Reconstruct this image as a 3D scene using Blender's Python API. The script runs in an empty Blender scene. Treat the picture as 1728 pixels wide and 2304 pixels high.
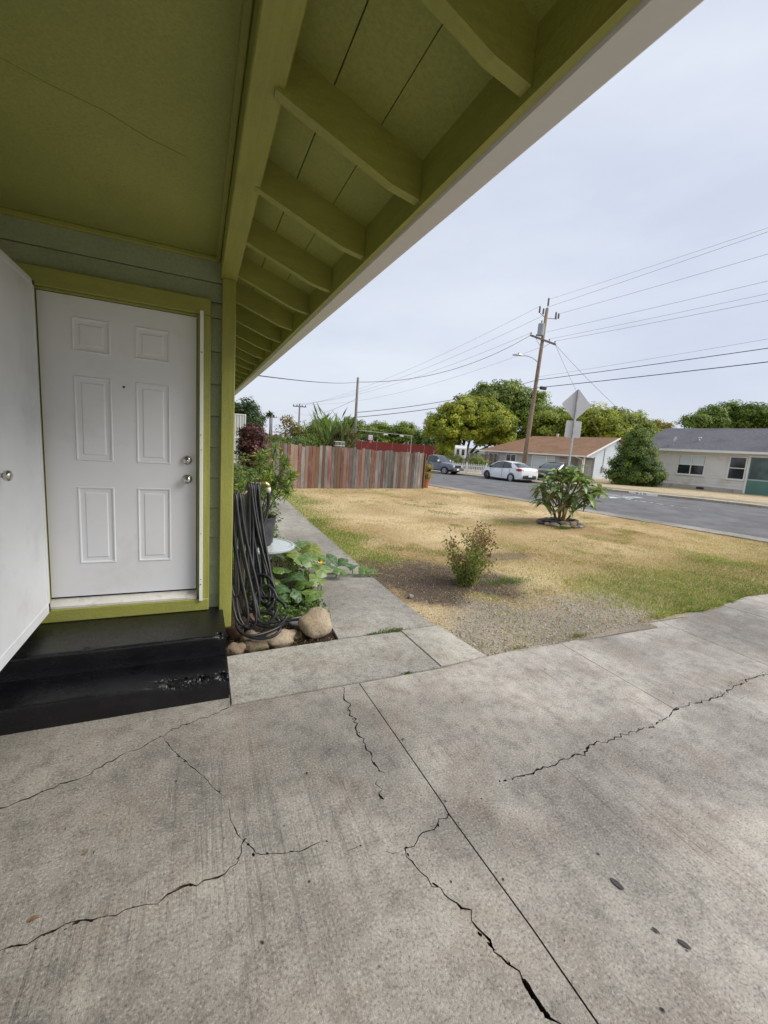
import bpy, bmesh, math, random
import numpy as np
from mathutils import Matrix, Vector
from mathutils.geometry import delaunay_2d_cdt
from mathutils import noise as mnoise

# ------------------------------------------------------------------ camera, sky, sun, exposure
sc = bpy.context.scene
COL = sc.collection
CAM_H = 1.653
cam_d = bpy.data.cameras.new("camera")
cam = bpy.data.objects.new("camera", cam_d)
COL.objects.link(cam)
yaw, pitch, roll = math.radians(24.225), math.radians(8.565), math.radians(4.004)
f = Vector((math.sin(yaw) * math.cos(pitch), math.cos(yaw) * math.cos(pitch), -math.sin(pitch)))
r0 = Vector((math.cos(yaw), -math.sin(yaw), 0))
u0 = r0.cross(f)
r = r0 * math.cos(roll) + u0 * math.sin(roll)
u = u0 * math.cos(roll) - r0 * math.sin(roll)
M = Matrix((r, u, -f)).transposed().to_4x4()
M.translation = Vector((0, 0, CAM_H))
cam.matrix_world = M
cam_d.sensor_fit = 'HORIZONTAL'
cam_d.sensor_width = 36
cam_d.lens = 945 / 1728 * 36
cam_d.clip_start = 0.05
cam_d.clip_end = 6000
sc.camera = cam

SUN_EL, SUN_AZ = math.radians(42), math.radians(118)      # azimuth clockwise from +Y
world = bpy.data.worlds.new("World")
sc.world = world
world.use_nodes = True
nt = world.node_tree
nt.nodes.clear()
N = nt.nodes.new
out = N('ShaderNodeOutputWorld')
bg = N('ShaderNodeBackground')
bgs = N('ShaderNodeBackground')
sky = N('ShaderNodeTexSky')
sky.sky_type = 'NISHITA'
sky.sun_disc = False
sky.sun_elevation = SUN_EL
sky.sun_rotation = SUN_AZ
sky.air_density = 1.2
sky.dust_density = 2.0
tc = N('ShaderNodeTexCoord')
mp = N('ShaderNodeMapping')
mp.inputs['Scale'].default_value = (1.0, 1.0, 3.2)
nz = N('ShaderNodeTexNoise')
nz.inputs['Scale'].default_value = 1.7
nz.inputs['Detail'].default_value = 5
nz.inputs['Roughness'].default_value = 0.5
cr = N('ShaderNodeValToRGB')
cr.color_ramp.elements[0].position = 0.34
cr.color_ramp.elements[0].color = (0.69, 0.745, 0.89, 1)
cr.color_ramp.elements[1].position = 0.66
cr.color_ramp.elements[1].color = (0.85, 0.905, 1.01, 1)
L = nt.links.new
L(tc.outputs['Generated'], mp.inputs['Vector'])
L(mp.outputs[0], nz.inputs['Vector'])
L(nz.outputs['Fac'], cr.inputs[0])
L(sky.outputs[0], bgs.inputs['Color'])
bgs.inputs['Strength'].default_value = 0.05
L(cr.outputs[0], bg.inputs['Color'])
bg.inputs['Strength'].default_value = 0.405
mixw = N('ShaderNodeMixShader')
mixw.inputs[0].default_value = 0.88          # overcast: most of the blue sky is covered by cloud
L(bgs.outputs[0], mixw.inputs[1])
L(bg.outputs[0], mixw.inputs[2])
L(mixw.outputs[0], out.inputs['Surface'])

sun_d = bpy.data.lights.new("sun", 'SUN')
sun_d.energy = 1.5
sun_d.angle = math.radians(40)
sun_d.color = (1.0, 0.955, 0.89)
sun = bpy.data.objects.new("sun", sun_d)
COL.objects.link(sun)
sdir = Vector((math.sin(SUN_AZ) * math.cos(SUN_EL), math.cos(SUN_AZ) * math.cos(SUN_EL), math.sin(SUN_EL)))
sun.rotation_euler = sdir.to_track_quat('Z', 'Y').to_euler()
sun.location = (0, 0, 40)

sc.view_settings.view_transform = 'Standard'
sc.view_settings.look = 'None'
sc.view_settings.gamma = 1.0
sc.view_settings.exposure = 1.28
sc.view_settings.use_curve_mapping = False

# ------------------------------------------------------------------ helpers
rng = np.random.default_rng(7)
random.seed(7)


def tag(o, label=None, cat=None, group=None, kind=None):
    if label: o['label'] = label
    if cat: o['category'] = cat
    if group: o['group'] = group
    if kind: o['kind'] = kind
    return o


def thing(name, label, cat, loc=(0, 0, 0), rz=0.0, group=None):
    o = bpy.data.objects.new(name, None)
    o.empty_display_size = 0.1
    COL.objects.link(o)
    o.location = loc
    o.rotation_euler = (0, 0, rz)
    return tag(o, label, cat, group)


def chain(o):
    m = Matrix.Identity(4)
    while o is not None:
        m = o.matrix_basis @ m
        o = o.parent
    return m


def link(name, mesh, mat=None, parent=None, world=True, smooth=False):
    if mat is not None and len(mesh.materials) == 0:
        mesh.materials.append(mat)
    if smooth:
        mesh.polygons.foreach_set('use_smooth', [True] * len(mesh.polygons))
    o = bpy.data.objects.new(name, mesh)
    COL.objects.link(o)
    if parent is not None:
        o.parent = parent
        if world:
            mesh.transform(chain(parent).inverted())
    return o


class MB:
    """collects simple shapes into one mesh"""
    def __init__(self):
        self.v, self.f = [], []

    def add(self, vs, fs):
        b = len(self.v)
        self.v += [tuple(p) for p in vs]
        self.f += [tuple(i + b for i in q) for q in fs]
        return self

    def box(self, x0, x1, y0, y1, z0, z1):
        vs = [(x, y, z) for z in (z0, z1) for y in (y0, y1) for x in (x0, x1)]
        return self.add(vs, [(0, 2, 3, 1), (4, 5, 7, 6), (0, 1, 5, 4), (2, 6, 7, 3), (0, 4, 6, 2), (1, 3, 7, 5)])

    def bbox(self, x0, x1, y0, y1, z0, z1, b=0.004):
        """box with chamfered edges"""
        bm = bmesh.new()
        bmesh.ops.create_cube(bm, size=1)
        for v in bm.verts:
            v.co = Vector(((x0 + x1) / 2 + v.co.x * (x1 - x0), (y0 + y1) / 2 + v.co.y * (y1 - y0), (z0 + z1) / 2 + v.co.z * (z1 - z0)))
        b = min(b, 0.45 * min(x1 - x0, y1 - y0, z1 - z0))
        bmesh.ops.bevel(bm, geom=bm.edges[:], offset=b, segments=1, affect='EDGES')
        return self.addbm(bm)

    def addbm(self, bm):
        bm.verts.index_update()
        self.add([v.co[:] for v in bm.verts], [[v.index for v in q.verts] for q in bm.faces])
        bm.free()
        return self

    def prism(self, pts, z0, z1):
        """polygon in xy extruded in z"""
        n = len(pts)
        vs = [(p[0], p[1], z0) for p in pts] + [(p[0], p[1], z1) for p in pts]
        fs = [tuple(range(n))[::-1], tuple(range(n, 2 * n))] + [(i, (i + 1) % n, n + (i + 1) % n, n + i) for i in range(n)]
        return self.add(vs, fs)

    def slab(self, pts, axis, a0, a1):
        """polygon in the two other axes extruded along axis (0 = x, 1 = y)"""
        n = len(pts)
        def mk(p, a):
            return (a, p[0], p[1]) if axis == 0 else (p[0], a, p[1])
        vs = [mk(p, a0) for p in pts] + [mk(p, a1) for p in pts]
        fs = [tuple(range(n))[::-1], tuple(range(n, 2 * n))] + [(i, (i + 1) % n, n + (i + 1) % n, n + i) for i in range(n)]
        return self.add(vs, fs)

    def tube(self, path, rad, n=8, cap=True):
        path = [Vector(p) for p in path]
        m = len(path)
        if not hasattr(rad, '__len__'): rad = [rad] * m
        b = len(self.v)
        up = Vector((0.31, 0.17, 0.93)).normalized()
        prev = None
        for i, p in enumerate(path):
            t = (path[min(i + 1, m - 1)] - path[max(i - 1, 0)])
            t = t.normalized() if t.length > 1e-9 else Vector((0, 0, 1))
            if prev is None:
                a = t.cross(up)
                if a.length < 1e-3: a = t.cross(Vector((1, 0, 0)))
                a.normalize()
            else:
                a = prev - t * prev.dot(t)
                a = a.normalized() if a.length > 1e-6 else t.orthogonal().normalized()
            prev = a
            c = t.cross(a)
            for k in range(n):
                w = 2 * math.pi * k / n
                q = p + (a * math.cos(w) + c * math.sin(w)) * rad[i]
                self.v.append(q[:])
        for i in range(m - 1):
            for k in range(n):
                k2 = (k + 1) % n
                self.f.append((b + i * n + k, b + i * n + k2, b + (i + 1) * n + k2, b + (i + 1) * n + k))
        if cap:
            self.f.append(tuple(b + k for k in range(n))[::-1])
            self.f.append(tuple(b + (m - 1) * n + k for k in range(n)))
        return self

    def lathe(self, prof, c=(0, 0, 0), n=24, axis='z', cap=True):
        """prof: list of (radius, height)"""
        b = len(self.v)
        for (rr, h) in prof:
            for k in range(n):
                w = 2 * math.pi * k / n
                x, y = rr * math.cos(w), rr * math.sin(w)
                p = (x, y, h) if axis == 'z' else ((h, x, y) if axis == 'x' else (y, h, x))
                self.v.append((c[0] + p[0], c[1] + p[1], c[2] + p[2]))
        for i in range(len(prof) - 1):
            for k in range(n):
                k2 = (k + 1) % n
                self.f.append((b + i * n + k, b + i * n + k2, b + (i + 1) * n + k2, b + (i + 1) * n + k))
        if cap:
            self.f.append(tuple(b + k for k in range(n))[::-1])
            self.f.append(tuple(b + (len(prof) - 1) * n + k for k in range(n)))
        return self

    def loft(self, rings, cap=True):
        b = len(self.v)
        n = len(rings[0])
        for q in rings: self.v += [tuple(p) for p in q]
        for i in range(len(rings) - 1):
            for k in range(n):
                k2 = (k + 1) % n
                self.f.append((b + i * n + k, b + i * n + k2, b + (i + 1) * n + k2, b + (i + 1) * n + k))
        if cap:
            self.f.append(tuple(b + k for k in range(n))[::-1])
            self.f.append(tuple(b + (len(rings) - 1) * n + k for k in range(n)))
        return self

    def mesh(self, name):
        me = bpy.data.meshes.new(name)
        me.from_pydata(self.v, [], self.f)
        bm = bmesh.new(); bm.from_mesh(me)
        bmesh.ops.recalc_face_normals(bm, faces=bm.faces[:])
        bm.to_mesh(me); bm.free()
        return me

    def build(self, name, mat, parent=None, world=True, smooth=False):
        return link(name, self.mesh(name), mat, parent, world, smooth)


def autosmooth(o, ang=35):
    """smooth shading with sharp edges above an angle"""
    me = o.data
    bm = bmesh.new(); bm.from_mesh(me)
    for e in bm.edges:
        e.smooth = not (len(e.link_faces) == 2 and e.calc_face_angle(0) > math.radians(ang))
    for q in bm.faces: q.smooth = True
    bm.to_mesh(me); bm.free()
    return o


def vnoise(x, y, s=0):
    """smooth 2-D value noise on arrays, 0..1"""
    x = np.asarray(x, float); y = np.asarray(y, float)
    xi = np.floor(x).astype(np.int64); yi = np.floor(y).astype(np.int64)
    fx = x - xi; fy = y - yi
    fx = fx * fx * (3 - 2 * fx); fy = fy * fy * (3 - 2 * fy)
    def h(a, b):
        n = (a * 374761393 + b * 668265263 + s * 974711) & 0x7fffffff
        n = ((n ^ (n >> 13)) * 1274126177) & 0x7fffffff
        return ((n ^ (n >> 16)) & 0xffff) / 65535.0
    return (h(xi, yi) * (1 - fx) + h(xi + 1, yi) * fx) * (1 - fy) + (h(xi, yi + 1) * (1 - fx) + h(xi + 1, yi + 1) * fx) * fy


# ------------------------------------------------------------------ materials
def newmat(name):
    m = bpy.data.materials.new(name)
    m.use_nodes = True
    t = m.node_tree
    b = t.nodes['Principled BSDF']
    return m, t, b


def setc(b, col, rough=0.6, metal=0.0, spec=0.5):
    b.inputs['Base Color'].default_value = (*col, 1)
    b.inputs['Roughness'].default_value = rough
    b.inputs['Metallic'].default_value = metal
    b.inputs['Specular IOR Level'].default_value = spec


def noise_node(t, coord, scale, detail=4, rough=0.55, stretch=None):
    n = t.nodes.new('ShaderNodeTexNoise')
    n.inputs['Scale'].default_value = scale
    n.inputs['Detail'].default_value = detail
    n.inputs['Roughness'].default_value = rough
    if stretch:
        mp = t.nodes.new('ShaderNodeMapping')
        mp.inputs['Scale'].default_value = stretch
        t.links.new(coord, mp.inputs['Vector'])
        t.links.new(mp.outputs[0], n.inputs['Vector'])
    else:
        t.links.new(coord, n.inputs['Vector'])
    return n


def ramp(t, fac, stops):
    c = t.nodes.new('ShaderNodeValToRGB')
    e = c.color_ramp.elements
    while len(e) < len(stops): e.new(0.5)
    for k, (p, col) in enumerate(stops):
        e[k].position = p
        e[k].color = (*col, 1) if len(col) == 3 else col
    t.links.new(fac, c.inputs[0])
    return c


def mixc(t, a, b, fac, mode='MIX'):
    m = t.nodes.new('ShaderNodeMix')
    m.data_type = 'RGBA'
    m.blend_type = mode
    for sock, val in ((m.inputs[6], a), (m.inputs[7], b)):
        if hasattr(val, 'links'): t.links.new(val, sock)
        else: sock.default_value = (*val, 1)
    if hasattr(fac, 'links'): t.links.new(fac, m.inputs[0])
    else: m.inputs[0].default_value = fac
    return m.outputs[2]


def bump(t, b, h, strength=0.3, dist=0.01):
    n = t.nodes.new('ShaderNodeBump')
    n.inputs['Strength'].default_value = strength
    n.inputs['Distance'].default_value = dist
    t.links.new(h, n.inputs['Height'])
    t.links.new(n.outputs[0], b.inputs['Normal'])
    return n


def coordnode(t, kind='Object'):
    if kind == 'World':
        g = t.nodes.new('ShaderNodeNewGeometry')
        return g.outputs['Position']
    return t.nodes.new('ShaderNodeTexCoord').outputs[kind]


def paint(name, col, rough=0.5, var=0.12, scale=3.0, bs=60, bstr=0.08, metal=0.0, spec=0.5, dirt=None, dscale=1.5, coord='World', rvar=0.12, stretch=None, fine=None):
    """painted / plain surface: soft colour drift, fine relief, uneven gloss"""
    m, t, b = newmat(name)
    setc(b, col, rough, metal, spec)
    co = coordnode(t, coord)
    n = noise_node(t, co, scale, 5, 0.6, stretch)
    lo = tuple(c * (1 - var) for c in col); hi = tuple(min(1, c * (1 + var)) for c in col)
    c = ramp(t, n.outputs['Fac'], [(0.3, lo), (0.7, hi)]).outputs[0]
    if fine:
        fn = noise_node(t, co, fine[0], 5, 0.75, fine[2] if len(fine) > 2 else None)
        c = mixc(t, c, mixc(t, c, (0, 0, 0), fine[1]), ramp(t, fn.outputs['Fac'], [(0.30, (1, 1, 1)), (0.62, (0, 0, 0))]).outputs[0])
    if dirt:
        d = noise_node(t, co, dscale, 8, 0.7, stretch)
        dm = ramp(t, d.outputs['Fac'], [(0.52, (0, 0, 0)), (0.72, (1, 1, 1))])
        c = mixc(t, c, dirt, dm.outputs[0])
    t.links.new(c, b.inputs['Base Color'])
    r_ = t.nodes.new('ShaderNodeMapRange')
    r_.inputs[1].default_value = 0.3; r_.inputs[2].default_value = 0.7
    r_.inputs[3].default_value = max(0.02, rough - rvar); r_.inputs[4].default_value = min(1, rough + rvar)
    t.links.new(n.outputs['Fac'], r_.inputs[0])
    t.links.new(r_.outputs[0], b.inputs['Roughness'])
    if bstr > 0:
        h = noise_node(t, co, bs, 4, 0.6, stretch)
        bump(t, b, h.outputs['Fac'], bstr, 0.01)
    return m


def mat_foliage(name, rough=0.5, trans=0.42, spec=0.3):
    m, t, b = newmat(name)
    a = t.nodes.new('ShaderNodeAttribute'); a.attribute_name = 'Col'
    t.links.new(a.outputs['Color'], b.inputs['Base Color'])
    b.inputs['Roughness'].default_value = rough
    b.inputs['Specular IOR Level'].default_value = spec
    tr = t.nodes.new('ShaderNodeBsdfTranslucent')
    t.links.new(mixc(t, a.outputs['Color'], (0.5, 0.6, 0.1), 0.15), tr.inputs['Color'])
    mx = t.nodes.new('ShaderNodeMixShader'); mx.inputs[0].default_value = trans
    t.links.new(b.outputs[0], mx.inputs[1]); t.links.new(tr.outputs[0], mx.inputs[2])
    t.links.new(mx.outputs[0], t.nodes['Material Output'].inputs['Surface'])
    return m


def mat_wood(name, cols, rough=0.85, scale=7.0, vertical='z'):
    """weathered board: long grain, blotches, each board its own shade"""
    m, t, b = newmat(name)
    setc(b, cols[0], rough, 0, 0.25)
    co = coordnode(t, 'World')
    st = (1, 1, 0.06) if vertical == 'z' else (0.06, 1, 1)
    oi = t.nodes.new('ShaderNodeObjectInfo')
    add = t.nodes.new('ShaderNodeVectorMath'); add.operation = 'ADD'
    sc_ = t.nodes.new('ShaderNodeVectorMath'); sc_.operation = 'SCALE'
    cmb = t.nodes.new('ShaderNodeCombineXYZ')
    for k in range(3): t.links.new(oi.outputs['Random'], cmb.inputs[k])
    t.links.new(cmb.outputs[0], sc_.inputs[0]); sc_.inputs['Scale'].default_value = 37.0
    t.links.new(co, add.inputs[0]); t.links.new(sc_.outputs[0], add.inputs[1])
    g = noise_node(t, add.outputs[0], scale * 9, 5, 0.65, st)
    bl = noise_node(t, add.outputs[0], scale * 0.5, 4, 0.6, (1, 1, 0.35))
    c1 = ramp(t, g.outputs['Fac'], [(0.28, cols[0]), (0.72, cols[1])])
    c2 = mixc(t, c1.outputs[0], cols[2], ramp(t, bl.outputs['Fac'], [(0.42, (0, 0, 0)), (0.68, (1, 1, 1))]).outputs[0])
    hv = t.nodes.new('ShaderNodeHueSaturation')
    mr = t.nodes.new('ShaderNodeMapRange'); mr.inputs[3].default_value = 0.7; mr.inputs[4].default_value = 1.25
    t.links.new(oi.outputs['Random'], mr.inputs[0]); t.links.new(mr.outputs[0], hv.inputs['Value'])
    t.links.new(c2, hv.inputs['Color'])
    t.links.new(hv.outputs[0], b.inputs['Base Color'])
    bump(t, b, g.outputs['Fac'], 0.4, 0.006)
    return m


def mat_concrete(name, dark, light, stain, broom=0.5, speck=1.0, seed=0.0):
    m, t, b = newmat(name)
    setc(b, light, 0.85, 0, 0.3)
    g = coordnode(t, 'World')
    mp = t.nodes.new('ShaderNodeMapping'); mp.inputs['Location'].default_value = (seed, seed * 1.7, 0)
    t.links.new(g, mp.inputs['Vector']); co = mp.outputs[0]
    big = noise_node(t, co, 0.85, 6, 0.66)
    huge = noise_node(t, co, 0.42, 3, 0.5)
    warm = noise_node(t, co, 2.2, 5, 0.7)
    mid = noise_node(t, co, 3.6, 7, 0.7)
    fine = noise_node(t, co, 95, 3, 0.75)
    grit = noise_node(t, co, 260, 2, 0.6)
    warp = noise_node(t, co, 1.1, 2, 0.5)
    c = ramp(t, mid.outputs['Fac'], [(0.30, dark), (0.68, light)]).outputs[0]
    c = mixc(t, c, stain, ramp(t, big.outputs['Fac'], [(0.44, (0, 0, 0)), (0.66, (0.9, 0.9, 0.9))]).outputs[0])
    blot = noise_node(t, co, 11, 6, 0.72)
    c = mixc(t, c, mixc(t, c, (0.03, 0.025, 0.02), 0.34), ramp(t, blot.outputs['Fac'], [(0.34, (1, 1, 1)), (0.53, (0, 0, 0))]).outputs[0])
    spots = noise_node(t, co, 26, 4, 0.6)
    c = mixc(t, c, mixc(t, c, (0.03, 0.028, 0.025), 0.6), ramp(t, spots.outputs['Fac'], [(0.24, (1, 1, 1)), (0.33, (0, 0, 0))]).outputs[0])
    pale = noise_node(t, co, 1.6, 5, 0.65, (1.3, 0.7, 1))
    c = mixc(t, c, tuple(min(1, x * 1.22) for x in light), ramp(t, pale.outputs['Fac'], [(0.55, (0, 0, 0)), (0.74, (0.75, 0.75, 0.75))]).outputs[0])
    c = mixc(t, c, mixc(t, c, (0.02, 0.018, 0.015), 0.36), ramp(t, huge.outputs['Fac'], [(0.38, (0, 0, 0)), (0.60, (1, 1, 1))]).outputs[0])
    c = mixc(t, c, mixc(t, c, (0.27, 0.205, 0.155), 0.42), ramp(t, warm.outputs['Fac'], [(0.50, (0, 0, 0)), (0.68, (1, 1, 1))]).outputs[0])
    # sand and small aggregate
    c = mixc(t, c, mixc(t, c, (0, 0, 0), 0.52), ramp(t, fine.outputs['Fac'], [(0.33, (1, 1, 1)), (0.48, (0, 0, 0))]).outputs[0])
    c = mixc(t, c, mixc(t, c, (1, 0.96, 0.9), 0.26), ramp(t, fine.outputs['Fac'], [(0.55, (0, 0, 0)), (0.70, (1, 1, 1))]).outputs[0])
    c = mixc(t, c, (0.06, 0.055, 0.05), ramp(t, grit.outputs['Fac'], [(0.24, (0.55 * speck,) * 3), (0.36, (0, 0, 0))]).outputs[0])
    # sparse pits
    vo = t.nodes.new('ShaderNodeTexVoronoi'); vo.inputs['Scale'].default_value = 7.5
    vo.inputs['Randomness'].default_value = 1.0
    t.links.new(co, vo.inputs['Vector'])
    c = mixc(t, c, (0.05, 0.045, 0.04), ramp(t, vo.outputs['Distance'], [(0.015, (0.8, 0.8, 0.8)), (0.045, (0, 0, 0))]).outputs[0])
    # broom strokes along y, only in worn patches
    br = noise_node(t, co, 34, 3, 0.6, (1.0, 0.035, 1))
    bm_ = ramp(t, warp.outputs['Fac'], [(0.46, (0, 0, 0)), (0.62, (1, 1, 1))])
    brc = ramp(t, br.outputs['Fac'], [(0.35, (0, 0, 0)), (0.5, (1, 1, 1))])
    bf = mixc(t, (1, 1, 1), brc.outputs[0], bm_.outputs[0])
    c = mixc(t, mixc(t, c, (0.05, 0.05, 0.045), 0.30 * broom), c, bf)
    t.links.new(c, b.inputs['Base Color'])
    hsum = t.nodes.new('ShaderNodeMath'); hsum.operation = 'ADD'
    t.links.new(fine.outputs['Fac'], hsum.inputs[0]); t.links.new(grit.outputs['Fac'], hsum.inputs[1])
    h2 = t.nodes.new('ShaderNodeMath'); h2.operation = 'MULTIPLY_ADD'
    t.links.new(bf, h2.inputs[0]); h2.inputs[1].default_value = 0.8 * broom; t.links.new(hsum.outputs[0], h2.inputs[2])
    h3 = t.nodes.new('ShaderNodeMath'); h3.operation = 'MULTIPLY_ADD'
    t.links.new(mid.outputs['Fac'], h3.inputs[0]); h3.inputs[1].default_value = 1.6; t.links.new(h2.outputs[0], h3.inputs[2])
    bump(t, b, h3.outputs[0], 0.55, 0.0045)
    return m


def mat_ground(name, stops, scale=2.0, fine=60, bstr=0.6, dist=0.02, rough=0.95):
    m, t, b = newmat(name)
    setc(b, stops[0][1], rough, 0, 0.15)
    co = coordnode(t, 'World')
    n = noise_node(t, co, scale, 8, 0.7)
    q = noise_node(t, co, fine, 4, 0.7)
    a = t.nodes.new('ShaderNodeMath'); a.operation = 'MULTIPLY_ADD'
    t.links.new(q.outputs['Fac'], a.inputs[0]); a.inputs[1].default_value = 0.6
    t.links.new(n.outputs['Fac'], a.inputs[2])
    s_ = t.nodes.new('ShaderNodeMath'); s_.operation = 'SUBTRACT'
    t.links.new(a.outputs[0], s_.inputs[0]); s_.inputs[1].default_value = 0.3
    c = ramp(t, s_.outputs[0], stops)
    t.links.new(c.outputs[0], b.inputs['Base Color'])
    bump(t, b, a.outputs[0], bstr, dist)
    return m


def mat_shingle(name, c0, c1, rz):
    m, t, b = newmat(name)
    setc(b, c0, 0.9, 0, 0.2)
    co = coordnode(t, 'Object')
    n = noise_node(t, co, 6, 3, 0.6, (1, 2.2, 2.2))
    n2 = noise_node(t, co, 0.5, 4, 0.6)
    c = ramp(t, n.outputs['Fac'], [(0.3, c0), (0.7, c1)]).outputs[0]
    c = mixc(t, c, tuple(x * 0.7 for x in c0), ramp(t, n2.outputs['Fac'], [(0.45, (0, 0, 0)), (0.75, (0.6, 0.6, 0.6))]).outputs[0])
    t.links.new(c, b.inputs['Base Color'])
    w = t.nodes.new('ShaderNodeTexWave'); w.wave_type = 'BANDS'; w.bands_direction = 'Z'
    w.wave_profile = 'SAW'; w.inputs['Scale'].default_value = 5.0; w.inputs['Distortion'].default_value = 0.4
    t.links.new(co, w.inputs['Vector'])
    bump(t, b, w.outputs['Fac'], 0.5, 0.03)
    return m


def mat_glass(name, col=(0.02, 0.025, 0.03), rough=0.06):
    m, t, b = newmat(name)
    setc(b, col, rough, 0, 0.8)
    co = coordnode(t, 'World')
    n = noise_node(t, co, 1.2, 3)
    t.links.new(ramp(t, n.outputs['Fac'], [(0.35, tuple(x * 0.6 for x in col)), (0.65, tuple(min(1, x * 1.5) for x in col))]).outputs[0], b.inputs['Base Color'])
    return m


def olive(name, st):
    return paint(name, (0.345, 0.347, 0.076), 0.45, 0.12, 1.6, 60, 0.35, dirt=(0.27, 0.28, 0.075), dscale=1.8, fine=(42, 0.17, st), stretch=None)
OLIVE = olive('olive_paint', (1, 1, 0.07))
OLIVE_X = olive('olive_rafter_paint', (0.07, 1, 1))
OLIVE_Y = olive('olive_beam_paint', (1, 0.07, 1))
OLIVE_C = paint('olive_ceiling_paint', (0.355, 0.372, 0.092), 0.6, 0.13, 0.8, 170, 0.35, dirt=(0.27, 0.295, 0.085), dscale=0.9, fine=(75, 0.26))
SAGE = paint('sage_siding_paint', (0.36, 0.41, 0.26), 0.6, 0.10, 2.0, 120, 0.2, dirt=(0.28, 0.31, 0.19), dscale=1.5, fine=(60, 0.25))
DOORW = paint('door_white_paint', (0.755, 0.757, 0.775), 0.38, 0.03, 1.2, 220, 0.05, rvar=0.08, dirt=(0.69, 0.685, 0.68), dscale=2.5)
SCRW = paint('security_door_white', (0.70, 0.71, 0.73), 0.45, 0.07, 1.8, 90, 0.06, dirt=(0.58, 0.585, 0.60), dscale=1.6)
WHITE = paint('white_paint', (0.78, 0.78, 0.76), 0.5, 0.05, 2.0, 80, 0.06)
GUTTER = paint('gutter_paint', (0.76, 0.74, 0.72), 0.45, 0.05, 1.0, 60, 0.04)
THRESH = paint('threshold_paint', (0.62, 0.60, 0.56), 0.45, 0.10, 8, 60, 0.05, dirt=(0.35, 0.33, 0.28), dscale=9)
CHROME = paint('satin_nickel', (0.62, 0.59, 0.55), 0.22, 0.05, 6, 80, 0.0, metal=1.0, rvar=0.06)
GALV = paint('galvanised_metal', (0.48, 0.49, 0.50), 0.5, 0.12, 6, 50, 0.05, metal=0.7)
ALU = paint('sign_aluminium', (0.50, 0.50, 0.51), 0.55, 0.07, 2.5, 40, 0.03, metal=0.25)
DARKGAP = paint('weatherstrip_black', (0.012, 0.012, 0.012), 0.8, 0.1)
CONC = mat_concrete('driveway_concrete', (0.37, 0.339, 0.296), (0.545, 0.506, 0.445), (0.265, 0.243, 0.212), 0.85, 1.0, 3.1)
CONC2 = mat_concrete('walkway_concrete', (0.37, 0.35, 0.305), (0.48, 0.455, 0.40), (0.32, 0.303, 0.268), 0.12, 0.7, 11.0)
CONC3 = mat_concrete('patch_concrete', (0.52, 0.485, 0.41), (0.66, 0.62, 0.535), (0.47, 0.435, 0.37), 0.1, 0.8, 21.0)
CONCK = mat_concrete('kerb_concrete', (0.28, 0.265, 0.23), (0.39, 0.37, 0.32), (0.25, 0.235, 0.20), 0.0, 0.6, 31.0)
SOIL = mat_ground('dark_soil', [(0.3, (0.030, 0.022, 0.016)), (0.55, (0.075, 0.055, 0.040)), (0.8, (0.14, 0.11, 0.08))], 5, 45, 0.9, 0.03)
DIRT = mat_ground('dry_dirt', [(0.3, (0.075, 0.055, 0.043)), (0.55, (0.15, 0.115, 0.09)), (0.8, (0.27, 0.22, 0.17))], 4, 55, 0.9, 0.025)
GRAVELM = mat_ground('gravel_bed', [(0.3, (0.13, 0.115, 0.095)), (0.5, (0.25, 0.225, 0.185)), (0.75, (0.40, 0.36, 0.30))], 6, 70, 0.9, 0.03)
STRAWG = mat_ground('dry_lawn', [(0.28, (0.26, 0.19, 0.11)), (0.5, (0.46, 0.37, 0.23)), (0.75, (0.60, 0.50, 0.33))], 2.6, 38, 0.9, 0.03)
EARTH = mat_ground('far_ground', [(0.3, (0.10, 0.09, 0.055)), (0.55, (0.20, 0.17, 0.10)), (0.8, (0.30, 0.25, 0.15))], 0.3, 8, 0.5, 0.03)
FOL = mat_foliage('leaf_material')
GLOSSLEAF = mat_foliage('glossy_leaf_material', 0.35, 0.22, 0.5)
GRASSM = mat_foliage('grass_blade_material', 0.7, 0.25, 0.15)
GLASS = mat_glass('window_glass')


def mat_bark(name, c0, c1):
    m, t, b = newmat(name)
    setc(b, c0, 0.9, 0, 0.2)
    co = coordnode(t, 'World')
    n = noise_node(t, co, 9, 6, 0.7, (1, 1, 0.2))
    t.links.new(ramp(t, n.outputs['Fac'], [(0.3, c0), (0.7, c1)]).outputs[0], b.inputs['Base Color'])
    bump(t, b, n.outputs['Fac'], 0.7, 0.03)
    return m


BARK = mat_bark('bark', (0.045, 0.035, 0.027), (0.13, 0.105, 0.08))
POLEW = mat_bark('pole_wood', (0.17, 0.115, 0.075), (0.33, 0.25, 0.18))
POLEG = mat_bark('pole_wood_grey', (0.13, 0.115, 0.10), (0.27, 0.24, 0.21))


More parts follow.
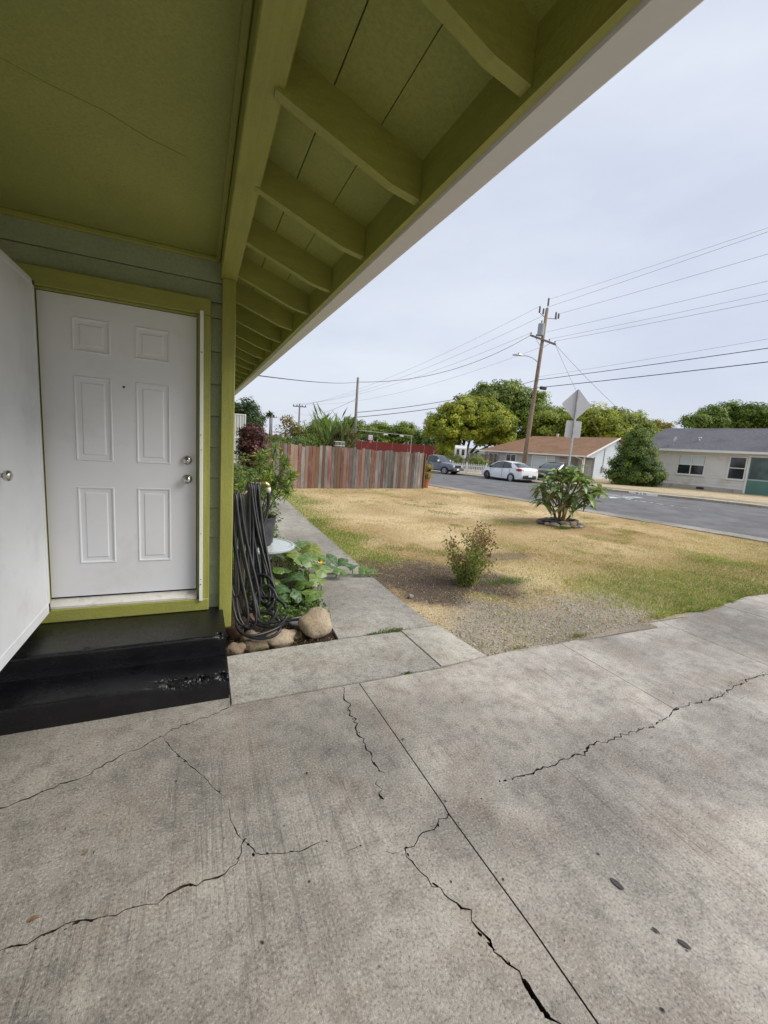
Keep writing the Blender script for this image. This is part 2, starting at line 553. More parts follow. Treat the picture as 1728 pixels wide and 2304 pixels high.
# ------------------------------------------------------------------ foliage meshes
def leaf_mesh(name, c, a, n, l, w, col, fold=0.12):
    """one folded diamond leaf per row; arrays (N,3), (N,3), (N,3), (N,), (N,), (N,3)"""
    k = len(c)
    a = a / np.maximum(np.linalg.norm(a, axis=1, keepdims=True), 1e-9)
    b = np.cross(n, a); b /= np.maximum(np.linalg.norm(b, axis=1, keepdims=True), 1e-9)
    nn = np.cross(a, b)
    l = np.asarray(l)[:, None]; w = np.asarray(w)[:, None]
    v = np.empty((k, 4, 3), np.float32)
    v[:, 0] = c - a * l * 0.5
    v[:, 1] = c + b * w * 0.5 + nn * w * fold
    v[:, 2] = c + a * l * 0.5
    v[:, 3] = c - b * w * 0.5 + nn * w * fold
    me = bpy.data.meshes.new(name)
    me.vertices.add(4 * k); me.loops.add(4 * k); me.polygons.add(k)
    me.vertices.foreach_set('co', v.reshape(-1))
    me.loops.foreach_set('vertex_index', np.arange(4 * k, dtype=np.int32))
    me.polygons.foreach_set('loop_start', np.arange(0, 4 * k, 4, dtype=np.int32))
    me.polygons.foreach_set('loop_total', np.full(k, 4, np.int32))
    at = me.attributes.new('Col', 'FLOAT_COLOR', 'POINT')
    cc = np.ones((k, 4, 4), np.float32); cc[:, :, :3] = np.asarray(col)[:, None, :]
    at.data.foreach_set('color', cc.reshape(-1))
    me.update(calc_edges=True)
    return me


def unit(v):
    return v / np.maximum(np.linalg.norm(v, axis=1, keepdims=True), 1e-9)


def crown_arrays(lobes, nleaf, leaf, cols, seed, clump=0.9, aspect=0.6, inner=0.16, droop=0.0, low=False):
    """leaves gathered in clumps over the shells of several ellipsoid lobes"""
    g = np.random.default_rng(seed)
    lobes = np.array(lobes, float)
    area = (lobes[:, 3] * lobes[:, 4] + lobes[:, 3] * lobes[:, 5] + lobes[:, 4] * lobes[:, 5])
    ncl = np.maximum(6, (area / (clump * clump) * 3.2)).astype(int)
    cc, cd, cs = [], [], []
    for i, lo in enumerate(lobes):
        d = unit(g.normal(size=(ncl[i], 3)))
        if not low: d[:, 2] = np.where(d[:, 2] < -0.6, -d[:, 2] * 0.5, d[:, 2])
        rr = g.uniform(0.72, 1.06, (ncl[i], 1))
        p = lo[:3] + d * lo[3:6] * rr
        keep = np.ones(len(p), bool)
        for j, l2 in enumerate(lobes):
            if j != i:
                keep &= (((p - l2[:3]) / (l2[3:6] * 0.72)) ** 2).sum(1) > 1
        cc.append(p[keep]); cd.append(d[keep])
    cc = np.concatenate(cc); cd = np.concatenate(cd)
    k = len(cc)
    csz = clump * g.uniform(0.55, 1.25, k)
    ctone = g.random(k)
    w = csz ** 2; w /= w.sum()
    no = int(nleaf * (1 - inner))
    idx = g.choice(k, no, p=w)
    off = unit(g.normal(size=(no, 3))) * (g.random((no, 1)) ** 0.45)
    off[:, 2] *= 0.62
    c = cc[idx] + off * csz[idx][:, None]
    nrm = unit(unit(cd[idx] + off * 0.9 + np.array([0, 0, 0.5])) + g.normal(size=(no, 3)) * 0.28)
    tone = ctone[idx]
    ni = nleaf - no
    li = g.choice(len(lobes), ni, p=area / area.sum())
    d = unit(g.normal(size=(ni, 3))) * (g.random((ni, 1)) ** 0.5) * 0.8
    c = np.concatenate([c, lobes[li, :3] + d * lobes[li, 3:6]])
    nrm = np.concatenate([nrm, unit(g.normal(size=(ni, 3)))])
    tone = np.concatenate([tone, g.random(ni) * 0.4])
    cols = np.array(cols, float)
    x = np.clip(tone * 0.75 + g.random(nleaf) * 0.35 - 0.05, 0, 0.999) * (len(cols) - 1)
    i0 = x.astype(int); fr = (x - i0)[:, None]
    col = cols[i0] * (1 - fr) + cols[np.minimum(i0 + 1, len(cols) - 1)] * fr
    col *= g.uniform(0.8, 1.2, (nleaf, 1))
    a = np.cross(nrm, unit(g.normal(size=(nleaf, 3))))
    a[:, 2] -= droop
    l = leaf * g.uniform(0.6, 1.35, nleaf)
    return c, a, nrm, l, l * aspect, np.clip(col, 0, 1)


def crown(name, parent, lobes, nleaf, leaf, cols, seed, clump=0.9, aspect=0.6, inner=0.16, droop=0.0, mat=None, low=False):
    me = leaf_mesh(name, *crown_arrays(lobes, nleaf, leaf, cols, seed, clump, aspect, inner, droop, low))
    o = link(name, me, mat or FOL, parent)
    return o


def limbs(mb, base, lobes, r, seed, split=0.3):
    """tapered trunk that splits into a limb for each lobe"""
    g = random.Random(seed)
    base = Vector(base)
    top = Vector((np.mean([l[0] for l in lobes]), np.mean([l[1] for l in lobes]), min(l[2] for l in lobes)))
    fork = base.lerp(top, split)
    fork.x = base.x * 0.7 + fork.x * 0.3; fork.y = base.y * 0.7 + fork.y * 0.3
    mb.tube([base - Vector((0, 0, 0.15)), base + Vector((0, 0, 0.15)), base.lerp(fork, 0.55) + Vector((g.uniform(-.1, .1) * r * 4, 0, 0)), fork], [r * 1.35, r * 1.08, r * 0.92, r * 0.8], 9)
    for lo in lobes:
        e = Vector(lo[:3])
        m1 = fork.lerp(e, 0.4) + Vector((g.uniform(-1, 1), g.uniform(-1, 1), g.uniform(0, 1))) * (e - fork).length * 0.08
        mb.tube([fork - Vector((0, 0, r * .4)), m1, e], [r * 0.6, r * 0.42, r * 0.16], 7)
        for k in range(3):
            d = Vector((g.uniform(-1, 1), g.uniform(-1, 1), g.uniform(0.0, 1))).normalized()
            e2 = e + Vector((d.x * lo[3], d.y * lo[4], d.z * lo[5])) * 0.75
            s = fork.lerp(e, g.uniform(0.55, 0.9))
            mb.tube([s, s.lerp(e2, 0.5) + Vector((0, 0, 0.05 * lo[5])), e2], [r * 0.26, r * 0.17, r * 0.05], 5)
    return mb


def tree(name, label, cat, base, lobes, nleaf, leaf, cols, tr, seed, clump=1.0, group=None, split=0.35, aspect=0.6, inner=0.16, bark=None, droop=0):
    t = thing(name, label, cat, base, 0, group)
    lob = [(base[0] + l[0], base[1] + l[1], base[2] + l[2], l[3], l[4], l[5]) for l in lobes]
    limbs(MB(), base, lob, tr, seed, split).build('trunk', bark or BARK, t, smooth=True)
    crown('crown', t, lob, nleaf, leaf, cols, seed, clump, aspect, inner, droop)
    return t

# ------------------------------------------------------------------ the setting: terrain, road, kerbs
def sst(a, b, x):
    q = np.clip((x - a) / (b - a), 0, 1)
    return q * q * (3 - 2 * q)


def hz(x, y):
    """height of the street and the far side: it rises gently towards the right of the picture"""
    x = np.asarray(x, float); y = np.asarray(y, float)
    return np.clip((27 - y) * 0.0135, -0.22, 0.2) * sst(13, 23, x + 0.2 * y)


def hzf(x, y): return float(hz(x, y))


TV, NV = Vector((-0.196, 0.981, 0)), Vector((0.981, 0.196, 0))     # along the street, across it
OFF_N, OFF_F = 14.81, 25.31                                         # near and far edge of the asphalt


def stp(s, off, dz=0.0):
    p = TV * s + NV * off
    return (p.x, p.y, hzf(p.x, p.y) + dz)


def strip(name, offs, s0, s1, mat, ns=40, kind='structure', parent=None):
    """long strip along the street; offs = list of (offset across, dz)"""
    vs, fs = [], []
    m = len(offs)
    for i in range(ns + 1):
        s = s0 + (s1 - s0) * i / ns
        for (o_, dz) in offs: vs.append(stp(s, o_, dz))
    for i in range(ns):
        for k in range(m - 1):
            fs.append((i * m + k, i * m + k + 1, (i + 1) * m + k + 1, (i + 1) * m + k))
    o = MB().add(vs, fs).build(name, mat, parent)
    for q in o.data.polygons:
        pass
    if kind: o['kind'] = kind
    return o


# ground sheet: fine near, coarse to the horizon
gx = sorted(set([-3000, -800, -250, -80] + list(range(-40, 141, 6)) + [200, 400, 1000, 3500]))
gy = sorted(set([-2500, -600, -150, -60] + list(range(-30, 151, 6)) + [220, 500, 1200, 4000]))
vs = [(x, y, hzf(x, y) - 0.20) for y in gy for x in gx]
nx = len(gx)
fs = [(j * nx + i, j * nx + i + 1, (j + 1) * nx + i + 1, (j + 1) * nx + i) for j in range(len(gy) - 1) for i in range(nx - 1)]
MB().add(vs, fs).build('ground', EARTH)['kind'] = 'structure'

ASPH = mat_ground('asphalt', [(0.3, (0.105, 0.104, 0.105)), (0.5, (0.15, 0.149, 0.15)), (0.75, (0.215, 0.212, 0.208))], 0.9, 90, 0.5, 0.012, 0.9)
road = strip('road', [(OFF_N - .02, -0.036), (OFF_N + 2.5, -0.015), (20.06, -0.005), (OFF_F - 2.5, -0.035), (OFF_F + .02, -0.085)], -60, 150, ASPH, 120)
strip('near_gutter', [(OFF_N - 0.95, -0.16), (OFF_N - 0.95, 0.006), (OFF_N - 0.82, 0.005), (OFF_N - 0.35, -0.018), (OFF_N, -0.030)], -60, 150, CONCK, 120)
strip('far_kerb', [(OFF_F, -0.078), (OFF_F + 0.30, -0.070), (OFF_F + 0.34, 0.045), (OFF_F + 0.50, 0.05), (OFF_F + 0.50, -0.15)], -60, 150, CONCK, 120)
strip('far_verge', [(OFF_F + 0.50, 0.042), (OFF_F + 1.3, 0.06)], -60, 150, STRAWG, 120)
strip('far_sidewalk', [(OFF_F + 1.3, -0.1), (OFF_F + 1.3, 0.07), (OFF_F + 2.6, 0.08), (OFF_F + 2.6, -0.1)], -60, 150, CONCK, 120)
strip('far_yard', [(OFF_F + 2.6, 0.065), (OFF_F + 8, 0.09), (OFF_F + 26, 0.10)], -60, 150, STRAWG, 120)

# worn white paint on the road
def mat_worn(name):
    m, t, b = newmat(name)
    setc(b, (0.72, 0.72, 0.70), 0.7, 0, 0.3)
    co = coordnode(t, 'World')
    n = noise_node(t, co, 5.0, 6, 0.75)
    tr = t.nodes.new('ShaderNodeBsdfTransparent')
    mx = t.nodes.new('ShaderNodeMixShader')
    t.links.new(ramp(t, n.outputs['Fac'], [(0.38, (0, 0, 0)), (0.55, (1, 1, 1))]).outputs[0], mx.inputs[0])
    t.links.new(tr.outputs[0], mx.inputs[1]); t.links.new(b.outputs[0], mx.inputs[2])
    t.links.new(mx.outputs[0], t.nodes['Material Output'].inputs['Surface'])
    return m


WORN = mat_worn('worn_road_paint')


def roadz(o_): 
    return np.interp(o_, [OFF_N, OFF_N + 2.5, 20.06, OFF_F - 2.5, OFF_F], [-0.036, -0.015, -0.005, -0.035, -0.085])


def rmark(mb, s0, s1, o0, o1):
    pts = [stp(s, o_, float(roadz(o_)) + 0.006) for (s, o_) in ((s0, o0), (s0, o1), (s1, o1), (s1, o0))]
    mb.add(pts, [(0, 1, 2, 3)])


legend = tag(bpy.data.objects.new('road_legend', None), kind='structure')
COL.objects.link(legend)
for (o0, o1, s0, s1) in ((19.35, 19.52, 9.6, 13.4), (19.95, 20.10, 9.4, 13.6), (20.35, 20.5, 9.2, 12.8), (21.0, 21.17, 9.3, 13.2), (21.5, 21.66, 9.2, 13.5), (22.1, 22.28, 9.4, 13.6)):
    m = MB(); rmark(m, s0, s1, o0, o1); m.build('painted_stroke', WORN, legend)
for (o0, o1, s0, s1) in ((19.52, 19.95, 9.5, 9.85), (19.52, 19.95, 11.4, 11.7), (20.5, 21.0, 9.25, 9.6), (21.66, 22.1, 9.4, 9.75), (21.66, 22.1, 13.2, 13.55)):
    m = MB(); rmark(m, s0, s1, o0, o1); m.build('painted_stroke', WORN, legend)
for k, (s, l_, w_) in enumerate(((8.9, .3, .16), (8.6, .12, .1), (8.25, .22, .12), (7.95, .1, .14), (7.5, .26, .1), (7.1, .12, .08), (6.6, .2, .08), (6.1, .1, .06))):
    m = MB(); rmark(m, s, s + l_, 19.8 - 0.05 * k, 19.8 - 0.05 * k + w_); m.build('painted_dash', WORN, legend)

# house number painted on the far kerb
def text_mesh(s, size, depth=0.002):
    cu = bpy.data.curves.new('t', 'FONT'); cu.body = s; cu.size = size; cu.extrude = depth
    cu.align_x = 'CENTER'; cu.align_y = 'CENTER'
    o = bpy.data.objects.new('t', cu); COL.objects.link(o)
    dg = bpy.context.evaluated_depsgraph_get()
    me = bpy.data.meshes.new_from_object(o.evaluated_get(dg))
    bpy.data.objects.remove(o); bpy.data.curves.remove(cu)
    return me


BLACKP = paint('black_lettering', (0.03, 0.03, 0.03), 0.7)
p0 = Vector(stp(10.9, OFF_F + 0.30, -0.012))
kn = thing('kerb_number', 'white painted house number 910 in black digits on the far kerb', 'house number', p0[:], math.atan2(-TV.y, -TV.x))
MB().bbox(-0.75, 0.75, -0.012, 0.03, -0.056, 0.055, 0.002).build('white_panel', WHITE, kn, world=False)
for k_, ch_ in enumerate('910'):
    tm = text_mesh(ch_, 0.135)
    tm.transform(Matrix.Translation((-0.31 + 0.21 * k_, -0.016, 0.0)) @ Matrix.Scale(2.6, 4, (1, 0, 0)) @ Matrix.Rotation(math.pi / 2, 4, 'X'))
    link('digit', tm, BLACKP, kn, world=False)

# ------------------------------------------------------------------ driveway: slabs cut by joints and cracks
DEDGE = [(1.73, 2.564), (2.198, 2.618), (2.594, 2.643), (2.99, 2.628), (3.364, 2.655), (4.143, 2.719), (4.622, 2.772), (5.145, 2.833), (5.563, 2.813), (6.069, 2.883), (6.863, 3.01), (7.333, 2.99), (9.5, 3.05), (13.9, 3.1)]
CR = {
 'A': ([(0.183, 2.549), (0.101, 2.496), (0.012, 2.485), (-0.121, 2.42), (-0.17, 2.38), (-0.271, 2.327), (-0.415, 2.253), (-0.497, 2.182), (-0.647, 2.145), (-0.778, 2.092), (-1.4, 1.9), (-2.62, 1.55)], .0056, 1),
 'A2': ([(-0.17, 2.38), (-0.13, 2.271), (-0.083, 2.183), (-0.032, 2.106), (0.031, 2.012), (0.081, 1.904), (0.132, 1.823)], .0032, 0),
 'A3': ([(0.128, 1.784), (0.14, 1.71), (0.162, 1.63), (0.173, 1.598), (0.202, 1.56), (0.215, 1.513), (0.293, 1.489), (0.383, 1.467), (0.492, 1.472), (0.518, 1.457)], .0032, 0),
 'A4': ([(0.569, 1.394), (0.633, 1.404)], .003, 0),
 'B': ([(0.173, 1.598), (0.168, 1.54), (0.143, 1.498), (0.074, 1.471), (0.001, 1.475), (-0.069, 1.47), (-0.128, 1.457), (-0.193, 1.461), (-0.228, 1.458), (-0.282, 1.451), (-0.37, 1.465), (-0.434, 1.467), (-0.498, 1.456), (-0.569, 1.46), (-1.2, 1.44), (-2.62, 1.42)], .006, 1),
 'C': ([(0.931, 2.60), (0.876, 2.258), (0.87, 2.056), (0.872, 1.896), (0.864, 1.809), (0.884, 1.734)], .0072, 0),
 'C2': ([(0.841, 1.708), (0.821, 1.646), (0.8, 1.581)], .0075, 0),
 'E': ([(1.075, 1.41), (1.016, 1.391), (0.934, 1.364), (0.838, 1.335), (0.803, 1.325), (0.794, 1.291), (0.812, 1.213), (0.841, 1.155), (0.865, 1.109), (0.905, 1.021), (0.91, 0.945), (0.927, 0.89), (0.952, 0.849), (0.959, 0.813), (0.962, 0.781), (0.962, 0.746), (0.968, 0.701), (0.993, 0.666), (1.03, 0.55), (1.06, 0.3), (1.02, 0.0)], .0065, 0),
 'E2': ([(0.715, 1.336), (0.742, 1.315), (0.803, 1.325)], .005, 0),
 'F': ([(1.50, 1.478), (1.569, 1.473), (1.727, 1.487), (1.803, 1.479), (1.91, 1.498), (2.076, 1.5), (2.134, 1.541), (2.281, 1.524), (2.575, 1.539), (2.674, 1.53), (2.915, 1.564), (3.047, 1.615), (3.195, 1.61), (3.366, 1.599), (3.581, 1.608), (3.934, 1.662), (4.28, 1.683), (4.413, 1.68), (5.2, 1.72), (6.5, 1.76), (8, 1.8), (13.95, 1.9)], .0074, 1),
 'D': ([(1.05, 2.60), (1.061, 2.139), (1.075, 1.456), (1.070, 1.412), (1.096, 0.897), (1.099, 0.625), (1.11, -1), (1.12, -3.2)], 0.0065, 2),
 'J3': ([(3.05, 1.605), (3.047, 1.73), (3.048, 2.2), (3.055, 2.75)], 0.0057, 2),
 'J4': ([(4.60, 1.695), (4.62, 2.2), (4.63, 2.85)], 0.0057, 2),
 'J6': ([(6.18, 1.74), (6.12, 2.4), (6.04, 2.95)], 0.0065, 2),
}


def crack_poly(pts, wid, kind, seed):
    g = random.Random(seed)
    P = [Vector((p[0], p[1])) for p in pts]
    # subdivide
    step = 0.30 if kind == 2 else 0.022
    Q = []
    for a, b in zip(P[:-1], P[1:]):
        k = max(1, int((b - a).length / step))
        k = min(k, 40)
        for i in range(k): Q.append(a.lerp(b, i / k))
    Q.append(P[-1])
    n = len(Q)
    left, right = [], []
    jit = 0 if kind == 2 else wid * 1.1
    for i, p in enumerate(Q):
        t = (Q[min(i + 1, n - 1)] - Q[max(i - 1, 0)]).normalized()
        nn = Vector((-t.y, t.x))
        p = p + nn * g.gauss(0, jit)
        w = wid * (1 if kind == 2 else g.choice([0.45, 0.6, 0.8, 1.0, 1.2, 1.7]))
        if kind == 0: w *= min(1, 0.25 + min(i, n - 1 - i) * 0.25)
        left.append(p + nn * w * 0.5); right.append(p - nn * w * 0.5)
    return left + right[::-1]


polys = []
outer = [(-2.6, -3.0), (13.9, -3.0)] + DEDGE[::-1] + [(1.05, 2.556), (0.192, 2.549), (0.192, 3.42), (-2.6, 3.42)]
allp = [Vector(p) for p in outer]
faces_in = [list(range(len(outer)))]
for si, (k, (pts, wid, kd)) in enumerate(CR.items()):
    cp = crack_poly(pts, wid, kd, 100 + si)
    faces_in.append(list(range(len(allp), len(allp) + len(cp))))
    allp += cp
# the broken-out hole where crack E opens up, and spalls beside the cracks
def blob(cx, cy, rx, ry, rot, n, seed):
    g = random.Random(seed)
    o = []
    for i in range(n):
        a = 2 * math.pi * i / n
        q = g.uniform(0.72, 1.2)
        x, y = rx * q * math.cos(a), ry * q * math.sin(a)
        o.append(Vector((cx + x * math.cos(rot) - y * math.sin(rot), cy + x * math.sin(rot) + y * math.cos(rot))))
    return o


for bl in [blob(0.962, 0.752, 0.010, 0.052, 0.03, 16, 1), blob(0.966, 0.712, 0.007, 0.026, 0.25, 12, 2), blob(0.921, 0.905, 0.005, 0.018, 0.3, 9, 3), blob(-0.37, 1.47, 0.014, 0.006, 0.1, 10, 4), blob(-0.435, 1.466, 0.012, 0.004, 0, 9, 5), blob(-0.05, 1.476, 0.02, 0.005, 0, 10, 6), blob(-0.545, 1.46, 0.010, 0.004, 0, 9, 12),
           blob(1.46, 1.483, 0.014, 0.007, 0, 9, 7), blob(1.43, 1.49, 0.010, 0.004, 1, 8, 8), blob(1.27, 1.43, 0.005, 0.004, 0, 8, 9), blob(2.105, 1.52, 0.02, 0.006, 0.4, 9, 10), blob(0.81, 1.60, 0.006, 0.02, 0.3, 9, 11), blob(3.05, 1.60, 0.05, 0.008, 0, 10, 13), blob(0.846, 1.150, 0.005, 0.014, 0.6, 9, 14)]:
    faces_in.append(list(range(len(allp), len(allp) + len(bl))))
    allp += bl
# crumbled bits along the cracks
gs_ = random.Random(404)
for (pts, wid, kd) in CR.values():
    if kd == 2: continue
    for (ax, ay), (bx, by) in zip(pts[:-1], pts[1:]):
        L_ = math.hypot(bx - ax, by - ay)
        if max(ax, bx) > 5: continue
        for q in range(max(1, int(L_ / 0.09))):
            if gs_.random() < 0.55:
                w_ = gs_.random()
                bl = blob(ax + (bx - ax) * w_ + gs_.gauss(0, .004), ay + (by - ay) * w_ + gs_.gauss(0, .004), gs_.uniform(.003, .011), gs_.uniform(.0025, .006), math.atan2(by - ay, bx - ax) + gs_.gauss(0, .4), 7, gs_.random())
                faces_in.append(list(range(len(allp), len(allp) + len(bl))))
                allp += bl
poly_edges = [(fl[i], fl[(i + 1) % len(fl)]) for fl in faces_in for i in range(len(fl))]
pass
vo, eo, fo, ov, oe, of = delaunay_2d_cdt(allp, poly_edges, [], 0, 1e-5)


def in_poly(pts, poly):
    px, py = pts[:, 0], pts[:, 1]
    res = np.zeros(len(pts), bool)
    for (ax, ay), (bx, by) in zip(poly, np.roll(poly, -1, 0)):
        if ay == by: continue
        res ^= ((ay > py) != (by > py)) & (px < (bx - ax) * (py - ay) / (by - ay) + ax)
    return res


fo = [list(q) for q in fo]
va = np.array([v[:] for v in vo])
cen = np.array([va[q].mean(0) for q in fo])
pin = np.array([p[:] for p in allp])
ok_ = in_poly(cen, pin[faces_in[0]])
for fl in faces_in[1:]: ok_ &= ~in_poly(cen, pin[fl])
keep = [q for q, k in zip(fo, ok_) if k]
# connected pieces
par = {}
def find(a):
    while par[a] != a:
        par[a] = par[par[a]]; a = par[a]
    return a
edge = {}
for i, q in enumerate(keep):
    par[i] = i
    for a, b in zip(q, q[1:] + q[:1]): edge.setdefault((min(a, b), max(a, b)), []).append(i)
for fl in edge.values():
    for x in fl[1:]: par[find(x)] = find(fl[0])
comp = {}
for i in range(len(keep)): comp.setdefault(find(i), []).append(i)
drive = tag(bpy.data.objects.new('driveway', None), kind='structure')
COL.objects.link(drive)
for ci, fl in enumerate(comp.values()):
    ar = 0
    for i in fl:
        p = [vo[k] for k in keep[i]]
        ar += abs((p[1] - p[0]).cross(p[2] - p[0])) / 2
    if ar < 2e-4: continue
    dz = 0.0 if ci == 0 else random.uniform(-0.0008, 0.0008)
    vm, vs, fs = {}, [], []
    def gv(k, z):
        if (k, z) not in vm:
            vm[(k, z)] = len(vs); vs.append((vo[k].x, vo[k].y, z + dz if z == 0 else z))
        return vm[(k, z)]
    fset = set(fl)
    for i in fl:
        q = keep[i]
        fs.append(tuple(gv(k, 0) for k in q))
        for a, b in zip(q, q[1:] + q[:1]):
            if len(edge[(min(a, b), max(a, b))]) == 1:
                fs.append((gv(a, 0), gv(a, -0.06), gv(b, -0.06), gv(b, 0)))
    me = bpy.data.meshes.new('concrete_slab'); me.from_pydata(vs, [], fs)
    me.materials.append(CONC); me.materials.append(SOIL)
    for q_ in me.polygons:
        if abs(q_.normal.z) < 0.5: q_.material_index = 1        # dirt on the broken faces of the cracks
    o = link('concrete_slab', me, None, drive)
MB().add([(-2.6, -3, -.035), (13.9, -3, -.035), (13.9, 3.2, -.035), (-2.6, 3.3, -.035)], [(0, 1, 2, 3)]).build('crack_soil', SOIL, drive)

# ------------------------------------------------------------------ walkway slabs
walk = tag(bpy.data.objects.new('walkway', None), kind='structure')
COL.objects.link(walk)


def flat_slab(pts, z, parent, mat, name='concrete_slab', th=0.09, b=0.004):
    bm = bmesh.new()
    vs = [bm.verts.new((p[0], p[1], z)) for p in pts]
    fc = bm.faces.new(vs)
    if fc.normal.z < 0 or fc.calc_area() and (fc.normal_update() or fc.normal.z < 0): bmesh.ops.reverse_faces(bm, faces=[fc])
    ex = bmesh.ops.extrude_face_region(bm, geom=[fc])
    for v in [g_ for g_ in ex['geom'] if isinstance(g_, bmesh.types.BMVert)]: v.co.z -= th
    bmesh.ops.recalc_face_normals(bm, faces=bm.faces[:])
    te = [e for e in bm.edges if all(abs(v.co.z - z) < 1e-6 for v in e.verts)]
    bmesh.ops.bevel(bm, geom=te, offset=b, segments=2, affect='EDGES')
    me = bpy.data.meshes.new(name); bm.to_mesh(me); bm.free()
    return link(name, me, mat, parent)


flat_slab([(0.197, 2.556), (1.0, 2.562), (1.740, 2.572), (1.714, 3.246), (1.09, 3.238), (0.578, 3.215), (0.205, 3.19)], 0.006, walk, CONC2)
flat_slab([(1.745, 2.582), (2.205, 2.622), (2.129, 3.268), (1.719, 3.262)], 0.008, walk, CONC3)
flat_slab([(1.115, 3.254), (2.09, 3.283), (2.068, 4.18), (2.085, 5.36), (1.20, 5.36), (1.165, 4.2)], 0.004, walk, CONC2)
flat_slab([(1.205, 5.372), (2.09, 5.372), (2.14, 6.55), (2.16, 7.85), (1.24, 7.85)], 0.007, walk, CONC2)
flat_slab([(1.245, 7.862), (2.165, 7.862), (2.24, 10.35), (1.29, 10.35)], 0.003, walk, CONC2)
flat_slab([(1.295, 10.362), (2.245, 10.362), (2.40, 13.9), (1.35, 13.9)], 0.006, walk, CONC2)

# ------------------------------------------------------------------ lawn, bed, dirt and gravel sheets
def fence_y(x): return 15.19 + 0.2244 * (x - 3.17)


def walk_r(y): return np.interp(y, [2.5, 3.3, 4.2, 5.4, 7, 8.35, 14], [2.16, 2.10, 2.075, 2.10, 2.17, 2.20, 2.42])


def kerb_x(y): return 15.1 - 0.2 * y - 0.97


def drive_y(x): return np.interp(x, [p[0] for p in DEDGE], [p[1] for p in DEDGE])


def lawn_h(x, y):
    x = np.asarray(x, float); y = np.asarray(y, float)
    return 0.030 * (vnoise(x * 0.7, y * 0.7, 3) - 0.5) + 0.022 * (vnoise(x * 2.6, y * 2.6, 4) - 0.5) - 0.008


def dirt_w(x, y):
    """bare earth around the rose"""
    d = np.hypot((x - 2.85) / 1.25, (y - 4.65) / 1.0) + 0.55 * (vnoise(x * 2.3, y * 2.3, 9) - 0.5)
    d2 = np.hypot((x - 4.55) / 0.75, (y - 5.45) / 0.30) + 0.5 * (vnoise(x * 3, y * 3, 19) - 0.5)
    return np.maximum(1 - sst(0.75, 1.1, d), 0.7 * (1 - sst(0.7, 1.1, d2)))


def gravel_w(x, y):
    inside = sst(1.95, 2.05, x) * (1 - sst(4.3, 5.3, x + 0.8 * (vnoise(x * 2, y * 2, 5) - 0.5)))
    top = 3.45 + 0.3 * sst(2.1, 2.9, x) * (1 - sst(3.7, 5.0, x)) + 0.7 * (vnoise(x * 1.7, y * 1.7, 6) - 0.5) + 0.35 * (vnoise(x * 5, y * 5, 7) - 0.5)
    return inside * (1 - sst(top - 0.45, top + 0.30, y))


def sheet(name, x0, x1, y0, y1, st, fn, mat, kind='structure', inside=None):
    xs = np.arange(x0, x1 + st * .5, st); ys = np.arange(y0, y1 + st * .5, st)
    X, Y = np.meshgrid(xs, ys)
    Z = fn(X, Y)
    vs = np.stack([X, Y, Z], -1).reshape(-1, 3)
    nx_ = len(xs)
    fs = []
    ins = inside(X, Y) if inside is not None else np.ones_like(X, bool)
    for j in range(len(ys) - 1):
        for i in range(nx_ - 1):
            if ins[j, i] or ins[j + 1, i] or ins[j, i + 1] or ins[j + 1, i + 1]:
                fs.append((j * nx_ + i, j * nx_ + i + 1, (j + 1) * nx_ + i + 1, (j + 1) * nx_ + i))
    me = bpy.data.meshes.new(name); me.from_pydata(vs.tolist(), [], fs)
    o = link(name, me, mat, smooth=True)
    o['kind'] = kind
    return o


def lawn_mask(X, Y):
    return (X > walk_r(Y) - 0.02) & (X < kerb_x(Y) + 0.02) & (Y > drive_y(X) + 0.0) & ((Y < fence_y(X) + 0.6) | (X > 9.2))


def mat_lawn():
    m, t, b = newmat('lawn_ground')
    setc(b, (0.4, 0.3, 0.13), 0.95, 0, 0.1)
    a = t.nodes.new('ShaderNodeAttribute'); a.attribute_name = 'Col'
    co = coordnode(t, 'World')
    q = noise_node(t, co, 42, 5, 0.75)
    k = mixc(t, a.outputs['Color'], mixc(t, a.outputs['Color'], (0.06, 0.04, 0.025), 0.6), ramp(t, q.outputs['Fac'], [(0.36, (1, 1, 1)), (0.52, (0, 0, 0))]).outputs[0])
    q2 = noise_node(t, co, 130, 3, 0.75)
    k = mixc(t, k, mixc(t, k, (0.9, 0.8, 0.6), 0.45), ramp(t, q2.outputs['Fac'], [(0.56, (0, 0, 0)), (0.7, (1, 1, 1))]).outputs[0])
    t.links.new(k, b.inputs['Base Color'])
    bump(t, b, q.outputs['Fac'], 0.9, 0.03)
    return m


STRAW = np.array([[0.46, 0.315, 0.15], [0.67, 0.495, 0.26], [0.84, 0.68, 0.41]])
GREEN = np.array([[0.13, 0.21, 0.04], [0.26, 0.35, 0.06], [0.44, 0.48, 0.13]])


def green_w(x, y):
    """where the lawn is still green: along the path, near the drive, in patches"""
    nz1 = vnoise(x * 1.1, y * 1.1, 21); nz2 = vnoise(x * 3.1, y * 3.1, 22)
    edge_ = 1 - sst(0.25, 1.15, (x - walk_r(y)) + 1.1 * (nz1 - 0.5))
    edge_ = edge_ * sst(4.6, 5.4, y)
    front = (1 - sst(0.6, 2.4, (y - drive_y(x)) + 1.6 * (nz1 - 0.5))) * sst(3.6, 4.8, x + 1.0 * (nz2 - .5))
    mid = sst(2.6, 3.4, x) * (1 - sst(5.4, 6.6, y + 1.5 * (nz1 - .5))) * 0.24
    patch = sst(0.60, 0.8, nz1 * 0.6 + nz2 * 0.45) * 0.5
    return np.clip(np.maximum.reduce([edge_ * 0.95, front * 0.85, mid, patch]), 0, 1)


